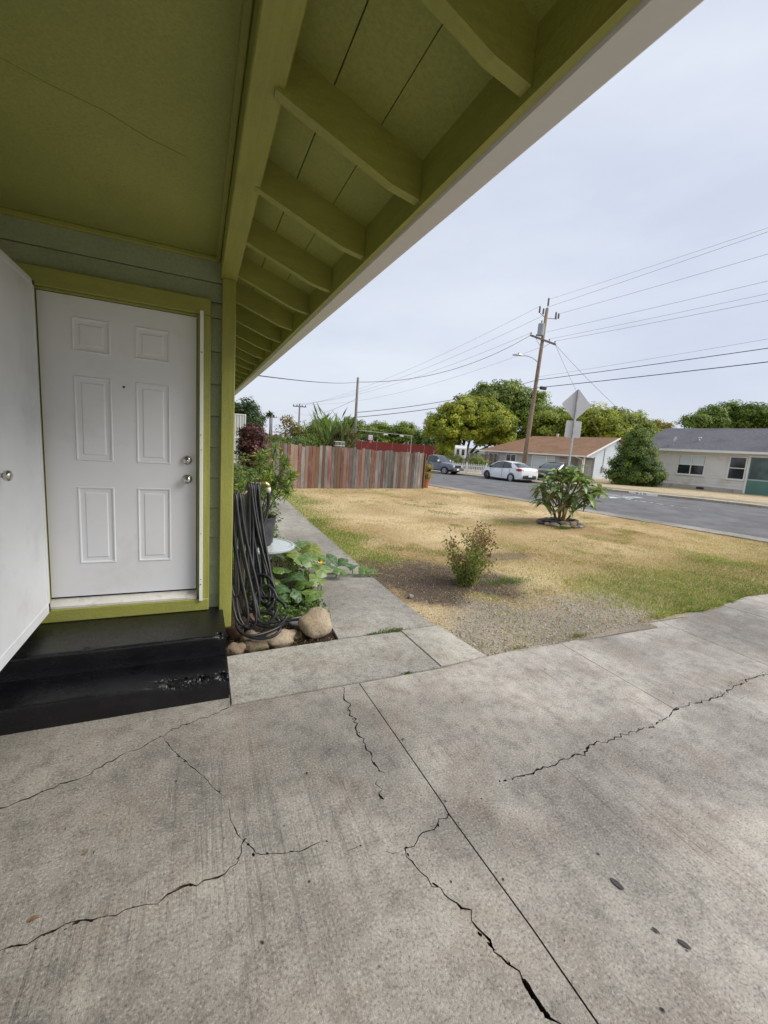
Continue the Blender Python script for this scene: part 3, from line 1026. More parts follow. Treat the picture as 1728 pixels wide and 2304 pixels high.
LAWNM = mat_lawn()
lawn = sheet('lawn', 1.9, 14.8, 2.5, 26, 0.12, lawn_h, LAWNM, 'structure', lawn_mask)
co = np.empty(len(lawn.data.vertices) * 3); lawn.data.vertices.foreach_get('co', co); co = co.reshape(-1, 3)
gw = green_w(co[:, 0], co[:, 1])[:, None]; dw = dirt_w(co[:, 0], co[:, 1])[:, None]; vw = gravel_w(co[:, 0], co[:, 1])[:, None]
br = vnoise(co[:, 0] * 0.9, co[:, 1] * 0.9, 31)[:, None]
base = (STRAW[0] * (1 - br) + STRAW[2] * br) * 0.86
cl = base * (1 - gw * 0.8) + np.array([0.34, 0.31, 0.14]) * gw * 0.8
cl = cl * (1 - vw) + (np.array([0.36, 0.315, 0.25]) * (0.7 + 0.6 * vnoise(co[:, 0] * 3, co[:, 1] * 3, 66)[:, None])) * vw
cl = cl * (1 - dw) + np.array([0.125, 0.092, 0.070]) * dw
at = lawn.data.attributes.new('Col', 'FLOAT_COLOR', 'POINT')
at.data.foreach_set('color', np.concatenate([cl, np.ones((len(cl), 1))], 1).astype(np.float32).reshape(-1))

def bed_h(x, y):
    return 0.03 * (vnoise(x * 5, y * 5, 41) - 0.5) + 0.02 * (vnoise(x * 17, y * 17, 42) - 0.5) - 0.022
sheet('planting_bed', 0.20, 1.36, 3.19, 14.0, 0.06, bed_h, SOIL)

# grass blades
def blades(name, n, x0, x1, y0, y1, hgt, label, seed, dens, colfn, wid=0.006, lean=0.8):
    g = np.random.default_rng(seed)
    x = g.uniform(x0, x1, n); y = g.uniform(y0, y1, n)
    k = g.random(n) < dens(x, y)
    x, y = x[k], y[k]
    n = len(x)
    h = hgt(x, y) * g.uniform(0.55, 1.35, n)
    a = np.stack([g.normal(0, lean, n), g.normal(0, lean, n), np.ones(n)], 1); a = unit(a)
    c = np.stack([x, y, lawn_h(x, y)], 1) + a * (h * 0.45)[:, None]
    nn = unit(g.normal(size=(n, 3)) + np.array([0, -0.4, 0.6]))
    me = leaf_mesh(name, c, a, nn, h, wid * g.uniform(0.7, 1.5, n), colfn(x, y, g), 0.1)
    return tag(link(name, me, GRASSM), label, 'grass', kind='stuff')


def grass_col(x, y, g):
    n = len(x)
    gw = green_w(x, y)
    isg = g.random(n) < gw * 0.85
    t_ = np.clip(vnoise(x * 1.3, y * 1.3, 33) * 0.7 + g.random(n) * 0.6 - 0.15, 0, 1)[:, None] * 2
    def mix3(C): return np.where(t_ < 1, C[0] * (1 - t_) + C[1] * t_, C[1] * (2 - t_) + C[2] * (t_ - 1))
    c = np.where(isg[:, None], mix3(GREEN), mix3(STRAW))
    return c * g.uniform(0.75, 1.2, (n, 1))


def d_near(x, y):
    m_ = lawn_mask(x, y)
    gw = green_w(x, y); dw = dirt_w(x, y); vw = gravel_w(x, y)
    return np.where(m_, (0.30 + 0.6 * gw + 0.25 * (vnoise(x * 4, y * 4, 58) > .5)) * (1 - 0.9 * dw) * (1 - 0.72 * vw), 0)


blades('grass', 420000, 2.0, 13.2, 2.6, 9.0, lambda x, y: (0.020 + 0.030 * green_w(x, y)) * (0.6 + 0.9 * vnoise(x * 6, y * 6, 59)), 'short mown lawn of straw and green grass beside the path', 51, d_near, grass_col, 0.0055)
blades('grass', 150000, 2.0, 13.0, 9.0, 22.0, lambda x, y: 0.028 + 0.02 * green_w(x, y), 'dry straw lawn in front of the plank fence', 52, d_near, grass_col, 0.010)
# long tangled straw on the bare earth
def straw_d(x, y):
    return np.clip(np.where(lawn_mask(x, y), 0.55 * dirt_w(x, y) * sst(0.45, 0.7, vnoise(x * 4, y * 4, 61)) + 0.25 * gravel_w(x, y) * sst(0.6, 0.75, vnoise(x * 3, y * 3, 62)), 0), 0, 1)
def straw_c(x, y, g):
    return (np.array([0.55, 0.42, 0.20]) * g.uniform(0.6, 1.2, (len(x), 1)))
blades('straw', 9000, 2.0, 5.6, 2.6, 6.4, lambda x, y: 0.09 + 0 * x, 'loose dead straw lying on the bare earth by the rose', 53, straw_d, straw_c, 0.004, 4.0)

# ragged grass hanging over the edge of the drive
def edge_d(x, y):
    return np.clip(np.where(lawn_mask(x, y) & (y < drive_y(x) + .07), sst(4.2, 4.8, x + .5 * (vnoise(x * 5, y * 5, 68) - .5)) * (vnoise(x * 7, y * 2, 69) > .3), 0), 0, 1)
blades('edge_grass', 90000, 4.2, 13.4, 2.7, 3.2, lambda x, y: 0.035 + 0.05 * vnoise(x * 4, y * 4, 67), 'ragged grass fringe hanging over the driveway edge', 54, edge_d, grass_col, 0.006, 1.0)

# gravel: small stones pressed into the earth at the edge of the drive
def pebbles(name, n, seed, x0, x1, y0, y1, dens, smin, smax, cols, label, zfn, mat):
    g = np.random.default_rng(seed)
    x = g.uniform(x0, x1, n); y = g.uniform(y0, y1, n)
    k = g.random(n) < dens(x, y); x, y = x[k], y[k]; n = len(x)
    s = smin + (smax - smin) * g.random(n) ** 2.5
    oct_ = np.array([[1, 0, 0], [0, 1, 0], [-1, 0, 0], [0, -1, 0], [0, 0, 0.75], [0, 0, -0.6]], float)
    fc = np.array([[0, 1, 4], [1, 2, 4], [2, 3, 4], [3, 0, 4], [1, 0, 5], [2, 1, 5], [3, 2, 5], [0, 3, 5]])
    ang = g.uniform(0, 6.28, n)
    V = oct_[None] * g.uniform(0.6, 1.2, (n, 6, 1)) * s[:, None, None]
    ca, sa = np.cos(ang)[:, None], np.sin(ang)[:, None]
    X = V[:, :, 0] * ca - V[:, :, 1] * sa + x[:, None]; Y = V[:, :, 0] * sa + V[:, :, 1] * ca + y[:, None]
    Z = V[:, :, 2] + (zfn(x, y) + s * 0.15)[:, None]
    v = np.stack([X, Y, Z], -1).reshape(-1, 3).astype(np.float32)
    F = (fc[None] + (np.arange(n) * 6)[:, None, None]).reshape(-1).astype(np.int32)
    me = bpy.data.meshes.new(name)
    me.vertices.add(n * 6); me.loops.add(n * 24); me.polygons.add(n * 8)
    me.vertices.foreach_set('co', v.reshape(-1)); me.loops.foreach_set('vertex_index', F)
    me.polygons.foreach_set('loop_start', np.arange(0, n * 24, 3, dtype=np.int32)); me.polygons.foreach_set('loop_total', np.full(n * 8, 3, np.int32))
    cols = np.array(cols); cc = np.ones((n, 6, 4), np.float32)
    cc[:, :, :3] = (cols[g.integers(0, len(cols), n)] * g.uniform(0.75, 1.2, (n, 1)))[:, None]
    at = me.attributes.new('Col', 'FLOAT_COLOR', 'POINT'); at.data.foreach_set('color', cc.reshape(-1))
    me.update(calc_edges=True)
    return tag(link(name, me, mat), label, 'gravel', kind='stuff')


def mat_vcol(name, rough=0.9):
    m, t, b = newmat(name)
    a = t.nodes.new('ShaderNodeAttribute'); a.attribute_name = 'Col'
    t.links.new(a.outputs['Color'], b.inputs['Base Color']); b.inputs['Roughness'].default_value = rough
    b.inputs['Specular IOR Level'].default_value = 0.25
    return m


PEB = mat_vcol('pebble_material')
pebbles('gravel', 16000, 71, 2.1, 5.6, 2.6, 4.3, lambda x, y: gravel_w(x, y) * (y > drive_y(x) + 0.01) * 0.95, 0.003, 0.013, [(0.46, 0.425, 0.36), (0.34, 0.31, 0.26), (0.58, 0.53, 0.44), (0.22, 0.195, 0.165)], 'grey brown gravel between lawn and driveway', lawn_h, PEB)
pebbles('soil_clods', 5000, 72, 2.0, 4.4, 3.7, 6.0, lambda x, y: dirt_w(x, y) * 0.8, 0.003, 0.016, [(0.15, 0.11, 0.085), (0.10, 0.075, 0.06), (0.22, 0.17, 0.13)], 'crumbly brown earth around the rose bush', lawn_h, PEB)

def flecks(n, seed):
    g = np.random.default_rng(seed)
    x = g.uniform(-.9, 6.5, n); y = g.uniform(.55, 2.5, n)
    a = unit(np.stack([g.normal(size=n), g.normal(size=n), np.zeros(n)], 1))
    l = .004 + .016 * g.random(n) ** 3
    cols = np.array([(.05, .045, .04), (.09, .07, .05), (.16, .12, .08), (.03, .03, .03)])
    me = leaf_mesh('debris_flecks', np.stack([x, y, np.full(n, .0022)], 1), a, np.tile([0, 0, 1.], (n, 1)) + g.normal(0, .08, (n, 3)), l, l * g.uniform(.2, .7, n), cols[g.integers(0, 4, n)])
    return tag(link('debris_flecks', me, PEB), 'tiny leaf crumbs and grit scattered over the driveway', 'debris', kind='stuff')
flecks(420, 75)

# ------------------------------------------------------------------ the house with the porch
HX, WY = 0.245, 3.48          # outer corner of the wall, plane of the front door
house = thing('house', 'sage green house with olive trim, open porch eave and white front door', 'house', (0, WY, 0))


def part(mb, name, mat, parent=house, smooth=False): return mb.build(name, mat, parent, True, smooth)


def ez(y): return 0.018 * (y - 1.0)          # the eave climbs a little along the house


# walls
part(MB().box(-4.0, -1.0, WY + .03, WY + .18, 0.1, 3.1).box(0.075, HX - .03, WY + .03, WY + .18, 0.1, 3.1).box(-1.0, 0.075, WY + .03, WY + .18, 2.56, 3.1).box(-1.0, .075, WY + .03, WY + .18, 0.1, 0.37), 'porch_wall', SAGE)
part(MB().box(HX - 0.14, HX - 0.03, WY + .18, 12.6, -0.05, 2.95), 'side_wall', SAGE)
part(MB().box(-4, HX - 0.03, 12.6, 12.75, -0.05, 2.95), 'end_wall', SAGE)
# bevelled siding boards on the porch wall
zj = [2.99, 2.748, 2.507, 2.27, 2.038, 1.805, 1.572, 1.339, 1.106, 0.873, 0.64, 0.407, 0.20]
for k in range(len(zj) - 1):
    zt, zb = zj[k], zj[k + 1]
    spans = [(-4.0, 0.158)] if zb > 2.60 else ([(-4.0, -1.0), (0.083, 0.158)])
    if zb < 2.60 < zt and k == 1:
        spans = [(-4.0, 0.158)]
    for (x0, x1) in spans:
        z0 = max(zb, 2.615) if (k == 1 and x1 - x0 > 2) else zb
        # top edge thinner than the butt edge, with a shadow gap below
        part(MB().slab([(WY + .03, zt - .003), (WY + .014, zt - .003), (WY + .002, z0 + .006), (WY + .002, z0 + .002), (WY + .03, z0 + .002)], 0, x0, x1), 'siding_board', SAGE)
    if k == 1:
        part(MB().slab([(WY + .03, zt - .003 - .14), (WY + .014, zt - .143), (WY + .002, zb + .006), (WY + .002, zb + .002), (WY + .03, zb + .002)], 0, 0.083, 0.158), 'siding_board', SAGE)
# side wall siding (seen from the lawn)
for k in range(len(zj)):
    zt = zj[k] - 0.16
    zb = (zj[k + 1] - 0.16) if k + 1 < len(zj) else -0.02
    part(MB().slab([(HX - .03, zt - .003), (HX - .016, zt - .003), (HX - .003, zb + .006), (HX - .003, zb + .002), (HX - .03, zb + .002)], 1, WY + .10, 12.6), 'siding_board', SAGE)
part(MB().bbox(0.158, 0.250, WY - .065, WY + .028, 0.142, 2.772, .004), 'corner_board', OLIVE)
part(MB().bbox(0.200, 0.256, WY - .0, WY + .10, 0.10, 2.60, .004), 'corner_board', OLIVE)

# door casing, sill, threshold
part(MB().bbox(-1.052, -0.945, WY - .045, WY + .03, 0.375, 2.505, .004), 'door_casing', OLIVE)
part(MB().bbox(0.024, 0.084, WY - .045, WY + .03, 0.375, 2.505, .004), 'door_casing', OLIVE)
part(MB().bbox(-1.052, 0.084, WY - .047, WY + .03, 2.507, 2.618, .004), 'door_head', OLIVE_X)
part(MB().bbox(-0.945, -0.938, WY - .02, WY + .12, 0.40, 2.505, .001), 'door_jamb', OLIVE)
part(MB().bbox(-0.005, 0.022, WY - .018, WY + .12, 0.40, 2.505, .002), 'door_jamb', OLIVE)
part(MB().bbox(-0.938, -0.005, WY - .018, WY + .12, 2.493, 2.506, .002), 'head_jamb', OLIVE)
part(MB().bbox(-1.05, 0.082, WY - .052, WY + .03, 0.297, 0.392, .006), 'door_sill', OLIVE_X)
part(MB().slab([(WY - .045, .394), (WY - .045, .410), (WY + .02, .446), (WY + .12, .446), (WY + .12, .394)], 0, -0.936, -0.004), 'threshold', THRESH)
part(MB().box(-0.936, -0.004, WY + .024, WY + .05, 0.444, 0.462), 'door_sweep', DARKGAP)
part(MB().box(-0.938, -0.005, WY + .062, WY + .10, 0.44, 2.50), 'door_backing', DARKGAP)

# front door: slab with six raised panels
DX0, DX1, DZ0, DZ1 = -0.932, -0.010, 0.462, 2.489
pan = [(-0.757, -0.538, 2.146, 2.364), (-0.397, -0.181, 2.146, 2.364), (-0.757, -0.540, 1.428, 1.993), (-0.398, -0.182, 1.430, 1.993), (-0.760, -0.543, 0.699, 1.250), (-0.401, -0.183, 0.700, 1.250)]
xs_ = sorted({DX0, DX1} | {-0.758, -0.540, -0.399, -0.182})
zs_ = sorted({DZ0, DZ1} | {2.364, 2.146, 1.993, 1.429, 1.250, 0.700})
md = MB()
YF = WY + .005
for i in range(len(xs_) - 1):
    for j in range(len(zs_) - 1):
        hole = i in (1, 3) and j in (1, 3, 5)
        if hole: continue
        md.add([(xs_[i], YF, zs_[j]), (xs_[i + 1], YF, zs_[j]), (xs_[i + 1], YF, zs_[j + 1]), (xs_[i], YF, zs_[j + 1])], [(0, 1, 2, 3)])
md.box(DX0, DX1, YF + .004, YF + .045, DZ0, DZ1)
md.add([(DX0, YF, DZ0), (DX0, YF + .01, DZ0), (DX0, YF + .01, DZ1), (DX0, YF, DZ1)], [(0, 1, 2, 3)])
md.add([(DX1, YF, DZ0), (DX1, YF + .01, DZ0), (DX1, YF + .01, DZ1), (DX1, YF, DZ1)], [(0, 1, 2, 3)])
md.add([(DX0, YF, DZ0), (DX1, YF, DZ0), (DX1, YF + .01, DZ0), (DX0, YF + .01, DZ0)], [(0, 1, 2, 3)])
door = part(md, 'front_door', DOORW)
for i in (1, 3):
    for j in (1, 3, 5):
        x0, x1, z0, z1 = xs_[i], xs_[i + 1], zs_[j], zs_[j + 1]
        mp_ = MB()
        prof = [(0.0, 0.0), (0.005, -0.005), (0.011, -0.004), (0.019, 0.012), (0.027, 0.013), (0.048, -0.0005)]
        loops = [[(x0 + d, YF + h, z0 + d), (x1 - d, YF + h, z0 + d), (x1 - d, YF + h, z1 - d), (x0 + d, YF + h, z1 - d)] for d, h in prof]
        b0 = len(mp_.v)
        for lp in loops: mp_.v += lp
        for q in range(len(loops) - 1):
            for k in range(4):
                mp_.f.append((q * 4 + k, q * 4 + (k + 1) % 4, (q + 1) * 4 + (k + 1) % 4, (q + 1) * 4 + k))
        mp_.f.append(tuple((len(loops) - 1) * 4 + k for k in range(4)))
        part(mp_, 'door_panel', DOORW, door)
part(MB().lathe([(0.0, -.030), (.016, -.030), (.030, -.022), (.034, -.006), (.034, 0)], (-0.072, YF, 1.466), 24, 'y').lathe([(0, -.034), (.009, -.034), (.009, -.028)], (-0.072, YF, 1.466), 16, 'y'), 'deadbolt', CHROME, door, True)
part(MB().lathe([(0, -.062), (.014, -.062), (.024, -.056), (.028, -.046), (.026, -.034), (.014, -.026), (.011, -.014), (.022, -.010), (.034, -.006), (.035, 0)], (-0.072, YF, 1.323), 28, 'y'), 'door_knob', CHROME, door, True)
part(MB().lathe([(0, -.004), (.007, -.004), (.0075, 0)], (-0.469, YF, 1.949), 14, 'y'), 'peephole', BLACKP, door, True)

# white strike plate strip of the security door frame
st_ = part(MB().bbox(0.012, 0.036, WY - .075, WY - .046, 0.384, 2.522, .002), 'strike_strip', WHITE)
for z in (2.24, 1.66, 0.52): part(MB().lathe([(0, -.004), (.005, -.004), (.006, 0)], (0.024, WY - .075, z), 10, 'y'), 'screw', CHROME, st_)
for z in (0.92, 0.56, 1.55): part(MB().lathe([(0, -.001), (.0035, -.001), (.0035, 0)], (0.024, WY - .0752, z), 8, 'y'), 'screw_hole', BLACKP, st_)

# open security door leaf at the left
sx0, sx1 = -0.962, -0.930
sdoor = part(MB().bbox(sx0, sx1, 2.44, WY - .05, 0.384, 2.526, .003), 'security_door', SCRW)
for (y0, y1, z0, z1) in ((2.44, 2.475, .384, 2.526), (WY - .082, WY - .05, .384, 2.526), (2.44, WY - .05, 2.494, 2.527), (2.44, WY - .05, .383, .45)):
    part(MB().bbox(sx1 - .002, sx1 + .0035, y0, y1, z0, z1, .0015), 'edge_trim', SCRW, sdoor)
part(MB().lathe([(.033, 0), (.033, .006), (.022, .012), (.012, .016), (.012, .030), (.024, .036), (.029, .048), (.026, .060), (.014, .066), (0, .067)], (sx1, 2.715, 1.385), 24, 'x'), 'door_knob', CHROME, sdoor, True)
part(MB().bbox(-0.968, -0.940, WY - .06, WY - .046, .39, 2.52, .002), 'hinge_strip', SCRW, sdoor)

# porch ceiling, beam, eave
part(MB().box(-4.0, 0.146, -2.4, WY + .028, 2.918, 2.94), 'porch_ceiling', OLIVE_C)
part(MB().bbox(-4.0, 0.143, WY - .018, WY + .026, 2.885, 2.919, .006), 'ceiling_trim', OLIVE)
part(MB().bbox(0.118, 0.145, -2.4, WY - .02, 2.888, 2.919, .006), 'ceiling_trim', OLIVE)
part(MB().bbox(0.146, 0.256, -2.4, WY + .03, 2.772, 2.965, .005), 'porch_beam', OLIVE_Y)
mcr = MB()
pc = [(-0.92, 2.06), (-0.72, 2.10), (-0.52, 2.19), (-0.35, 2.24), (-0.2, 2.33), (-0.05, 2.38)]
part(MB().tube([(x, y, 2.9178) for x, y in pc], [.0004, .0007, .0008, .001, .0012, .0008], 5), 'ceiling_crack', paint('crack_shadow', (.10, .10, .03), .9))
xt, xb = 0.768, 0.25
# sheathing boards with open joints
def sz(x): return 2.888 - (x - 0.25) * 0.335
for (x0, x1) in ((0.12, 0.413), (0.4175, 0.590), (0.5935, 0.775)):
    m = MB()
    ys = [-2.4, 12.9]
    for y in ys:
        pass
    vs = [(x, y, sz(x) + ez(y) + dz) for dz in (0, .02) for y in ys for x in (x0, x1)]
    m.add(vs, [(0, 2, 3, 1), (4, 5, 7, 6), (0, 1, 5, 4), (2, 6, 7, 3), (0, 4, 6, 2), (1, 3, 7, 5)])
    part(m, 'soffit_board', OLIVE_C)
rafter_proto = None
RY = [1.0 + 0.592 * k for k in range(-5, 20)]
for k, y in enumerate(RY):
    pr = [(0.225, 2.752), (0.645, 2.600), (0.765, 2.578), (0.765, 2.7165), (0.225, 2.8955)]
    e = ez(y)
    th = 0.021
    m = MB()
    vs = [(x, yy, z + e) for yy in (y - th, y + th) for (x, z) in pr]
    m.add(vs, [(0, 1, 2, 3, 4), (9, 8, 7, 6, 5)] + [(i, (i + 1) % 5, 5 + (i + 1) % 5, 5 + i) for i in range(5)])
    part(m, 'rafter', OLIVE_X)
nails = []
for y in RY:
    if y > 6: continue
    for (x, z) in ((0.30, 2.80), (0.70, 2.64)):
        part(MB().lathe([(0, -.0012), (.0042, -.0012), (.0048, 0)], (x, y - .021, z + ez(y)), 8, 'y'), 'nail_head', OLIVE)
# blocking above the side wall between rafters
m = MB()
vs = [(x, y, z + ez(y)) for (x, z) in ((0.20, 2.60), (0.236, 2.60), (0.236, 2.89), (0.20, 2.89)) for y in (WY + .1, 12.7)]
m.add(vs, [(0, 1, 3, 2), (2, 3, 5, 4), (4, 5, 7, 6), (6, 7, 1, 0), (0, 2, 4, 6), (1, 7, 5, 3)])
part(m, 'frieze_board', OLIVE)


def along(prof, y0, y1, name, mat):
    n = len(prof)
    vs = [(x, y, z + ez(y)) for y in (y0, y1) for (x, z) in prof]
    fs = [tuple(range(n)), tuple(range(2 * n - 1, n - 1, -1))] + [(i, (i + 1) % n, n + (i + 1) % n, n + i) for i in range(n)]
    return part(MB().add(vs, fs), name, mat)


along([(0.766, 2.556), (0.790, 2.556), (0.790, 2.735), (0.766, 2.728)], -2.4, 12.9, 'fascia_board', OLIVE_Y)
along([(0.7925, 2.566), (0.800, 2.550), (0.880, 2.546), (0.896, 2.560), (0.905, 2.60), (0.915, 2.672), (0.905, 2.672), (0.890, 2.60), (0.80, 2.565), (0.80, 2.66), (0.7925, 2.66)], -2.4, 13.0, 'gutter', GUTTER)
SHG = mat_shingle('roof_shingle_brown', (0.09, 0.075, 0.06), (0.16, 0.13, 0.10), 0)
along([(-4.2, 4.30), (0.88, 2.70), (0.88, 2.735), (-4.2, 4.35)], -2.4, 13.0, 'roof', SHG)
along([(-4.2, 4.22), (0.10, 2.97), (0.10, 2.99), (-4.2, 4.26)], -2.4, -2.3, 'gable_board', OLIVE)
part(MB().box(-4.0, -3.9, -2.4, WY, 0, 2.94), 'porch_side_wall', SAGE)

# ------------------------------------------------------------------ black painted steps
def mat_blackpaint():
    m, t, b = newmat('black_gloss_paint')
    setc(b, (0.012, 0.012, 0.015), 0.34, 0, 0.5)
    co = coordnode(t, 'World')
    n = noise_node(t, co, 2.6, 6, 0.7)
    t.links.new(ramp(t, n.outputs['Fac'], [(0.35, (0.0022, 0.0022, 0.0036)), (0.75, (0.010, 0.0095, 0.012))]).outputs[0], b.inputs['Base Color'])
    rr = t.nodes.new('ShaderNodeMapRange'); rr.inputs[1].default_value = .3; rr.inputs[2].default_value = .7; rr.inputs[3].default_value = .16; rr.inputs[4].default_value = .36
    t.links.new(n.outputs['Fac'], rr.inputs[0]); t.links.new(rr.outputs[0], b.inputs['Roughness'])
    h = noise_node(t, co, 70, 5, 0.7)
    bump(t, b, h.outputs['Fac'], 0.45, 0.007)
    return m


BLK = mat_blackpaint()
steps = thing('front_steps', 'two black painted concrete steps in front of the white door', 'steps', (-0.4, 2.9, 0))


def step_mesh(x0, x1, y0, y1, z0, z1, chip):
    """profile along y/z (front face, worn nose, tread), swept in x with chips on the nose"""
    nx_ = int((x1 - x0) / 0.006)
    prof = [(y0, z0)] + [(y0 + 0.002, z0 + (z1 - z0) * q) for q in (0.2, 0.35, 0.5, 0.6, 0.68, 0.76, .84, .9)] + [(y0 + .004, z1 - .010), (y0 + .010, z1 - .003), (y0 + .018, z1)] + [(y0 + q, z1) for q in (.026, .034, .042, .05, .058, .066, .075, 0.09, 0.12)] + [(y1, z1), (y1, z0)]
    vs, fs = [], []
    n = len(prof)
    for i in range(nx_ + 1):
        x = x0 + (x1 - x0) * i / nx_
        for k, (y, z) in enumerate(prof):
            w = mnoise.noise(Vector((x * 7, y * 7, z * 9))) * 0.003
            c = 0.0
            if 3 <= k <= 20:
                cc = chip(x)
                if cc > 0:
                    q3 = Vector((x * 38, y * 46, z * 46))
                    ed = 0.5 + 0.9 * mnoise.noise(Vector((x * 16, k * .22, 5)))
                    nn = abs(mnoise.noise(q3)) * 1.6 + abs(mnoise.noise(q3 * 2.3 + Vector((9, 3, 1)))) * 1.1
                    band = math.exp(-((k - 12.5) / 5.2) ** 2)
                    c = cc * band * max(0.0, ed) * (0.2 + nn) * 0.036
            yy, zz = y, z
            if k < n - 2 and k > 0:
                yy += c * 0.8 + w * 0.5; zz -= max(0, c) * 0.75 if z > z0 + .02 else 0
                if y > y0 + .01: zz += w * 0.6
            vs.append((x, yy, zz))
    for i in range(nx_):
        for k in range(n):
            k2 = (k + 1) % n
            fs.append((i * n + k, i * n + k2, (i + 1) * n + k2, (i + 1) * n + k))
    fs.append(tuple(range(n))[::-1]); fs.append(tuple(nx_ * n + k for k in range(n)))
    return MB().add(vs, fs)


def chip_low(x): return float(sst(-0.30, -0.16, x) * (0.75 + 0.5 * mnoise.noise(Vector((x * 13, 3, 1)))))
def chip_top(x): return max(0.0, 0.55 * math.exp(-((x - 0.15) / 0.05) ** 2) + 0.35 * math.exp(-((x + 0.62) / 0.025) ** 2)) + 0.05
autosmooth(part(step_mesh(-1.75, 0.188, 2.640, WY - .0, -0.04, 0.152, chip_low), 'step', BLK, steps), 22)
autosmooth(part(step_mesh(-1.75, 0.186, 2.932, WY + .02, 0.153, 0.2965, chip_top), 'step', BLK, steps), 50)

# ------------------------------------------------------------------ near yard: hose, tap, table, pots, rocks, plants
strip('near_yard', [(-40, -0.05), (OFF_N - 0.94, -0.035)], 19, 150, EARTH, 40)


def mat_rubber():
    m, t, b = newmat('black_rubber_hose')
    setc(b, (0.02, 0.02, 0.022), 0.42, 0, 0.5)
    co = coordnode(t, 'World')
    n = noise_node(t, co, 14, 5, 0.7)
    t.links.new(ramp(t, n.outputs['Fac'], [(0.35, (0.008, 0.008, 0.010)), (0.72, (0.032, 0.031, 0.033))]).outputs[0], b.inputs['Base Color'])
    return m


RUB = mat_rubber()
hose = thing('garden_hose', 'long black rubber garden hose looped over a wall tap beside the corner post', 'garden hose', (0.45, 3.8, 0))


def hose_run(loops, n=26):
    """loops: list of (top, bottom, width, yaw skew)"""
    pts = []
    lat = Vector((0.93, -0.36, 0))
    for i, (T, B, w, sk) in enumerate(loops):
        T2, B2, w2, sk2 = loops[min(i + 1, len(loops) - 1)]
        for k in range(n):
            q = k / n
            th = 2 * math.pi * q
            s_ = (1 - math.cos(th)) / 2
            tt = Vector(T).lerp(Vector(T2), q); bb = Vector(B).lerp(Vector(B2), q)
            ww = w * (1 - q) + w2 * q
            c = tt.lerp(bb, s_); hq = s_ ** 2.0; c.x = tt.x * (1 - hq) + bb.x * hq
            c.y += 0.05 * math.sin(math.pi * s_)
            sn = math.copysign(abs(math.sin(th)) ** 0.7, math.sin(th))
            c += lat * (sn * ww * (0.10 + 0.95 * s_ ** 2.2) + sk * s_ * (1 - s_))
            pts.append(c)
    # gentle smoothing
    for _ in range(2):
        pts = [pts[0]] + [(pts[i - 1] + pts[i] * 2 + pts[i + 1]) / 4 for i in range(1, len(pts) - 1)] + [pts[-1]]
    for p in pts: p.z = max(p.z, 0.022)
    return pts


g1 = [(tp_, b, w, sk) for (tp_, b, w, sk) in [
    ((0.258, 3.745, 1.200), (0.285, 3.56, 0.50), .030, 0.0), ((0.268, 3.75, 1.212), (0.31, 3.44, 0.20), .075, -.06), ((0.290, 3.745, 1.206), (0.40, 3.34, 0.06), .155, .03), ((0.305, 3.75, 1.215), (0.38, 3.40, 0.16), .11, -.10),
    ((0.325, 3.745, 1.205), (0.50, 3.38, 0.12), .150, .02), ((0.338, 3.75, 1.21), (0.36, 3.62, 0.36), .06, .12)]]
g2 = [(tp_, b, w, sk) for (tp_, b, w, sk) in [
    ((0.425, 4.0, 1.268), (0.45, 3.74, 0.46), .045, 0), ((0.442, 4.0, 1.272), (0.55, 3.60, 0.22), .11, .02), ((0.462, 4.0, 1.268), (0.66, 3.56, 0.13), .13, .0), ((0.485, 4.0, 1.274), (0.52, 3.68, 0.36), .075, -.12),
    ((0.505, 4.0, 1.268), (0.60, 3.50, 0.10), .15, .0), ((0.522, 4.0, 1.270), (0.50, 3.70, 0.30), .08, -.05)]]
p1 = hose_run(g1); p2 = hose_run(g2)
bridge = [p1[-1].lerp(p2[0], q) + Vector((0, 0, -0.55 * math.sin(math.pi * q))) for q in (0.15, 0.3, 0.45, 0.6, 0.75, 0.88)]
MB().tube(p1 + bridge + p2, 0.0128, 8).build('hose_loops', RUB, hose, smooth=True)
lead = [(0.607, 4.0, 1.085), (0.604, 4.0, 1.02), (0.585, 3.97, 0.93), (0.53, 3.93, 0.82), (0.49, 3.88, 0.68), (0.47, 3.84, 0.5), (0.49, 3.78, 0.33), (0.55, 3.68, 0.2), (0.62, 3.58, 0.13), (0.70, 3.5, 0.10), (0.66, 3.4, 0.11), (0.52, 3.32, 0.10), (0.38, 3.28, 0.10), (0.30, 3.36, 0.12), (0.36, 3.5, 0.10), (0.55, 3.53, 0.09), (0.74, 3.52, 0.10), (0.86, 3.50, 0.11)]
def smooth_path(p, k=3):
    p = [Vector(q) for q in p]
    for _ in range(k):
        o = [p[0]]
        for a, b in zip(p[:-1], p[1:]): o += [a.lerp(b, .25), a.lerp(b, .75)]
        p = o + [p[-1]]
    return p
MB().tube(smooth_path(lead), 0.0128, 8).build('hose_lead', RUB, hose, smooth=True)
rings = []
for (cx, cy, cz, a_, b_, tl) in ((0.50, 3.62, 0.33, .13, .17, .2), (0.55, 3.52, 0.2, .17, .14, .6), (0.46, 3.36, 0.16, .18, .13, 1.0), (0.52, 3.44, 0.30, .10, .16, .3)):
    rings = [Vector((cx, cy, cz)) + Vector((0.93, -.36, 0)) * a_ * math.cos(q) + Vector((0.1, .25 + tl, .8)).normalized() * b_ * math.sin(q) for q in np.linspace(0.3, 6.1, 40)]
    for p in rings: p.z = max(p.z, .03)
    MB().tube(rings, 0.0128, 8).build('hose_coil', RUB, hose, smooth=True)

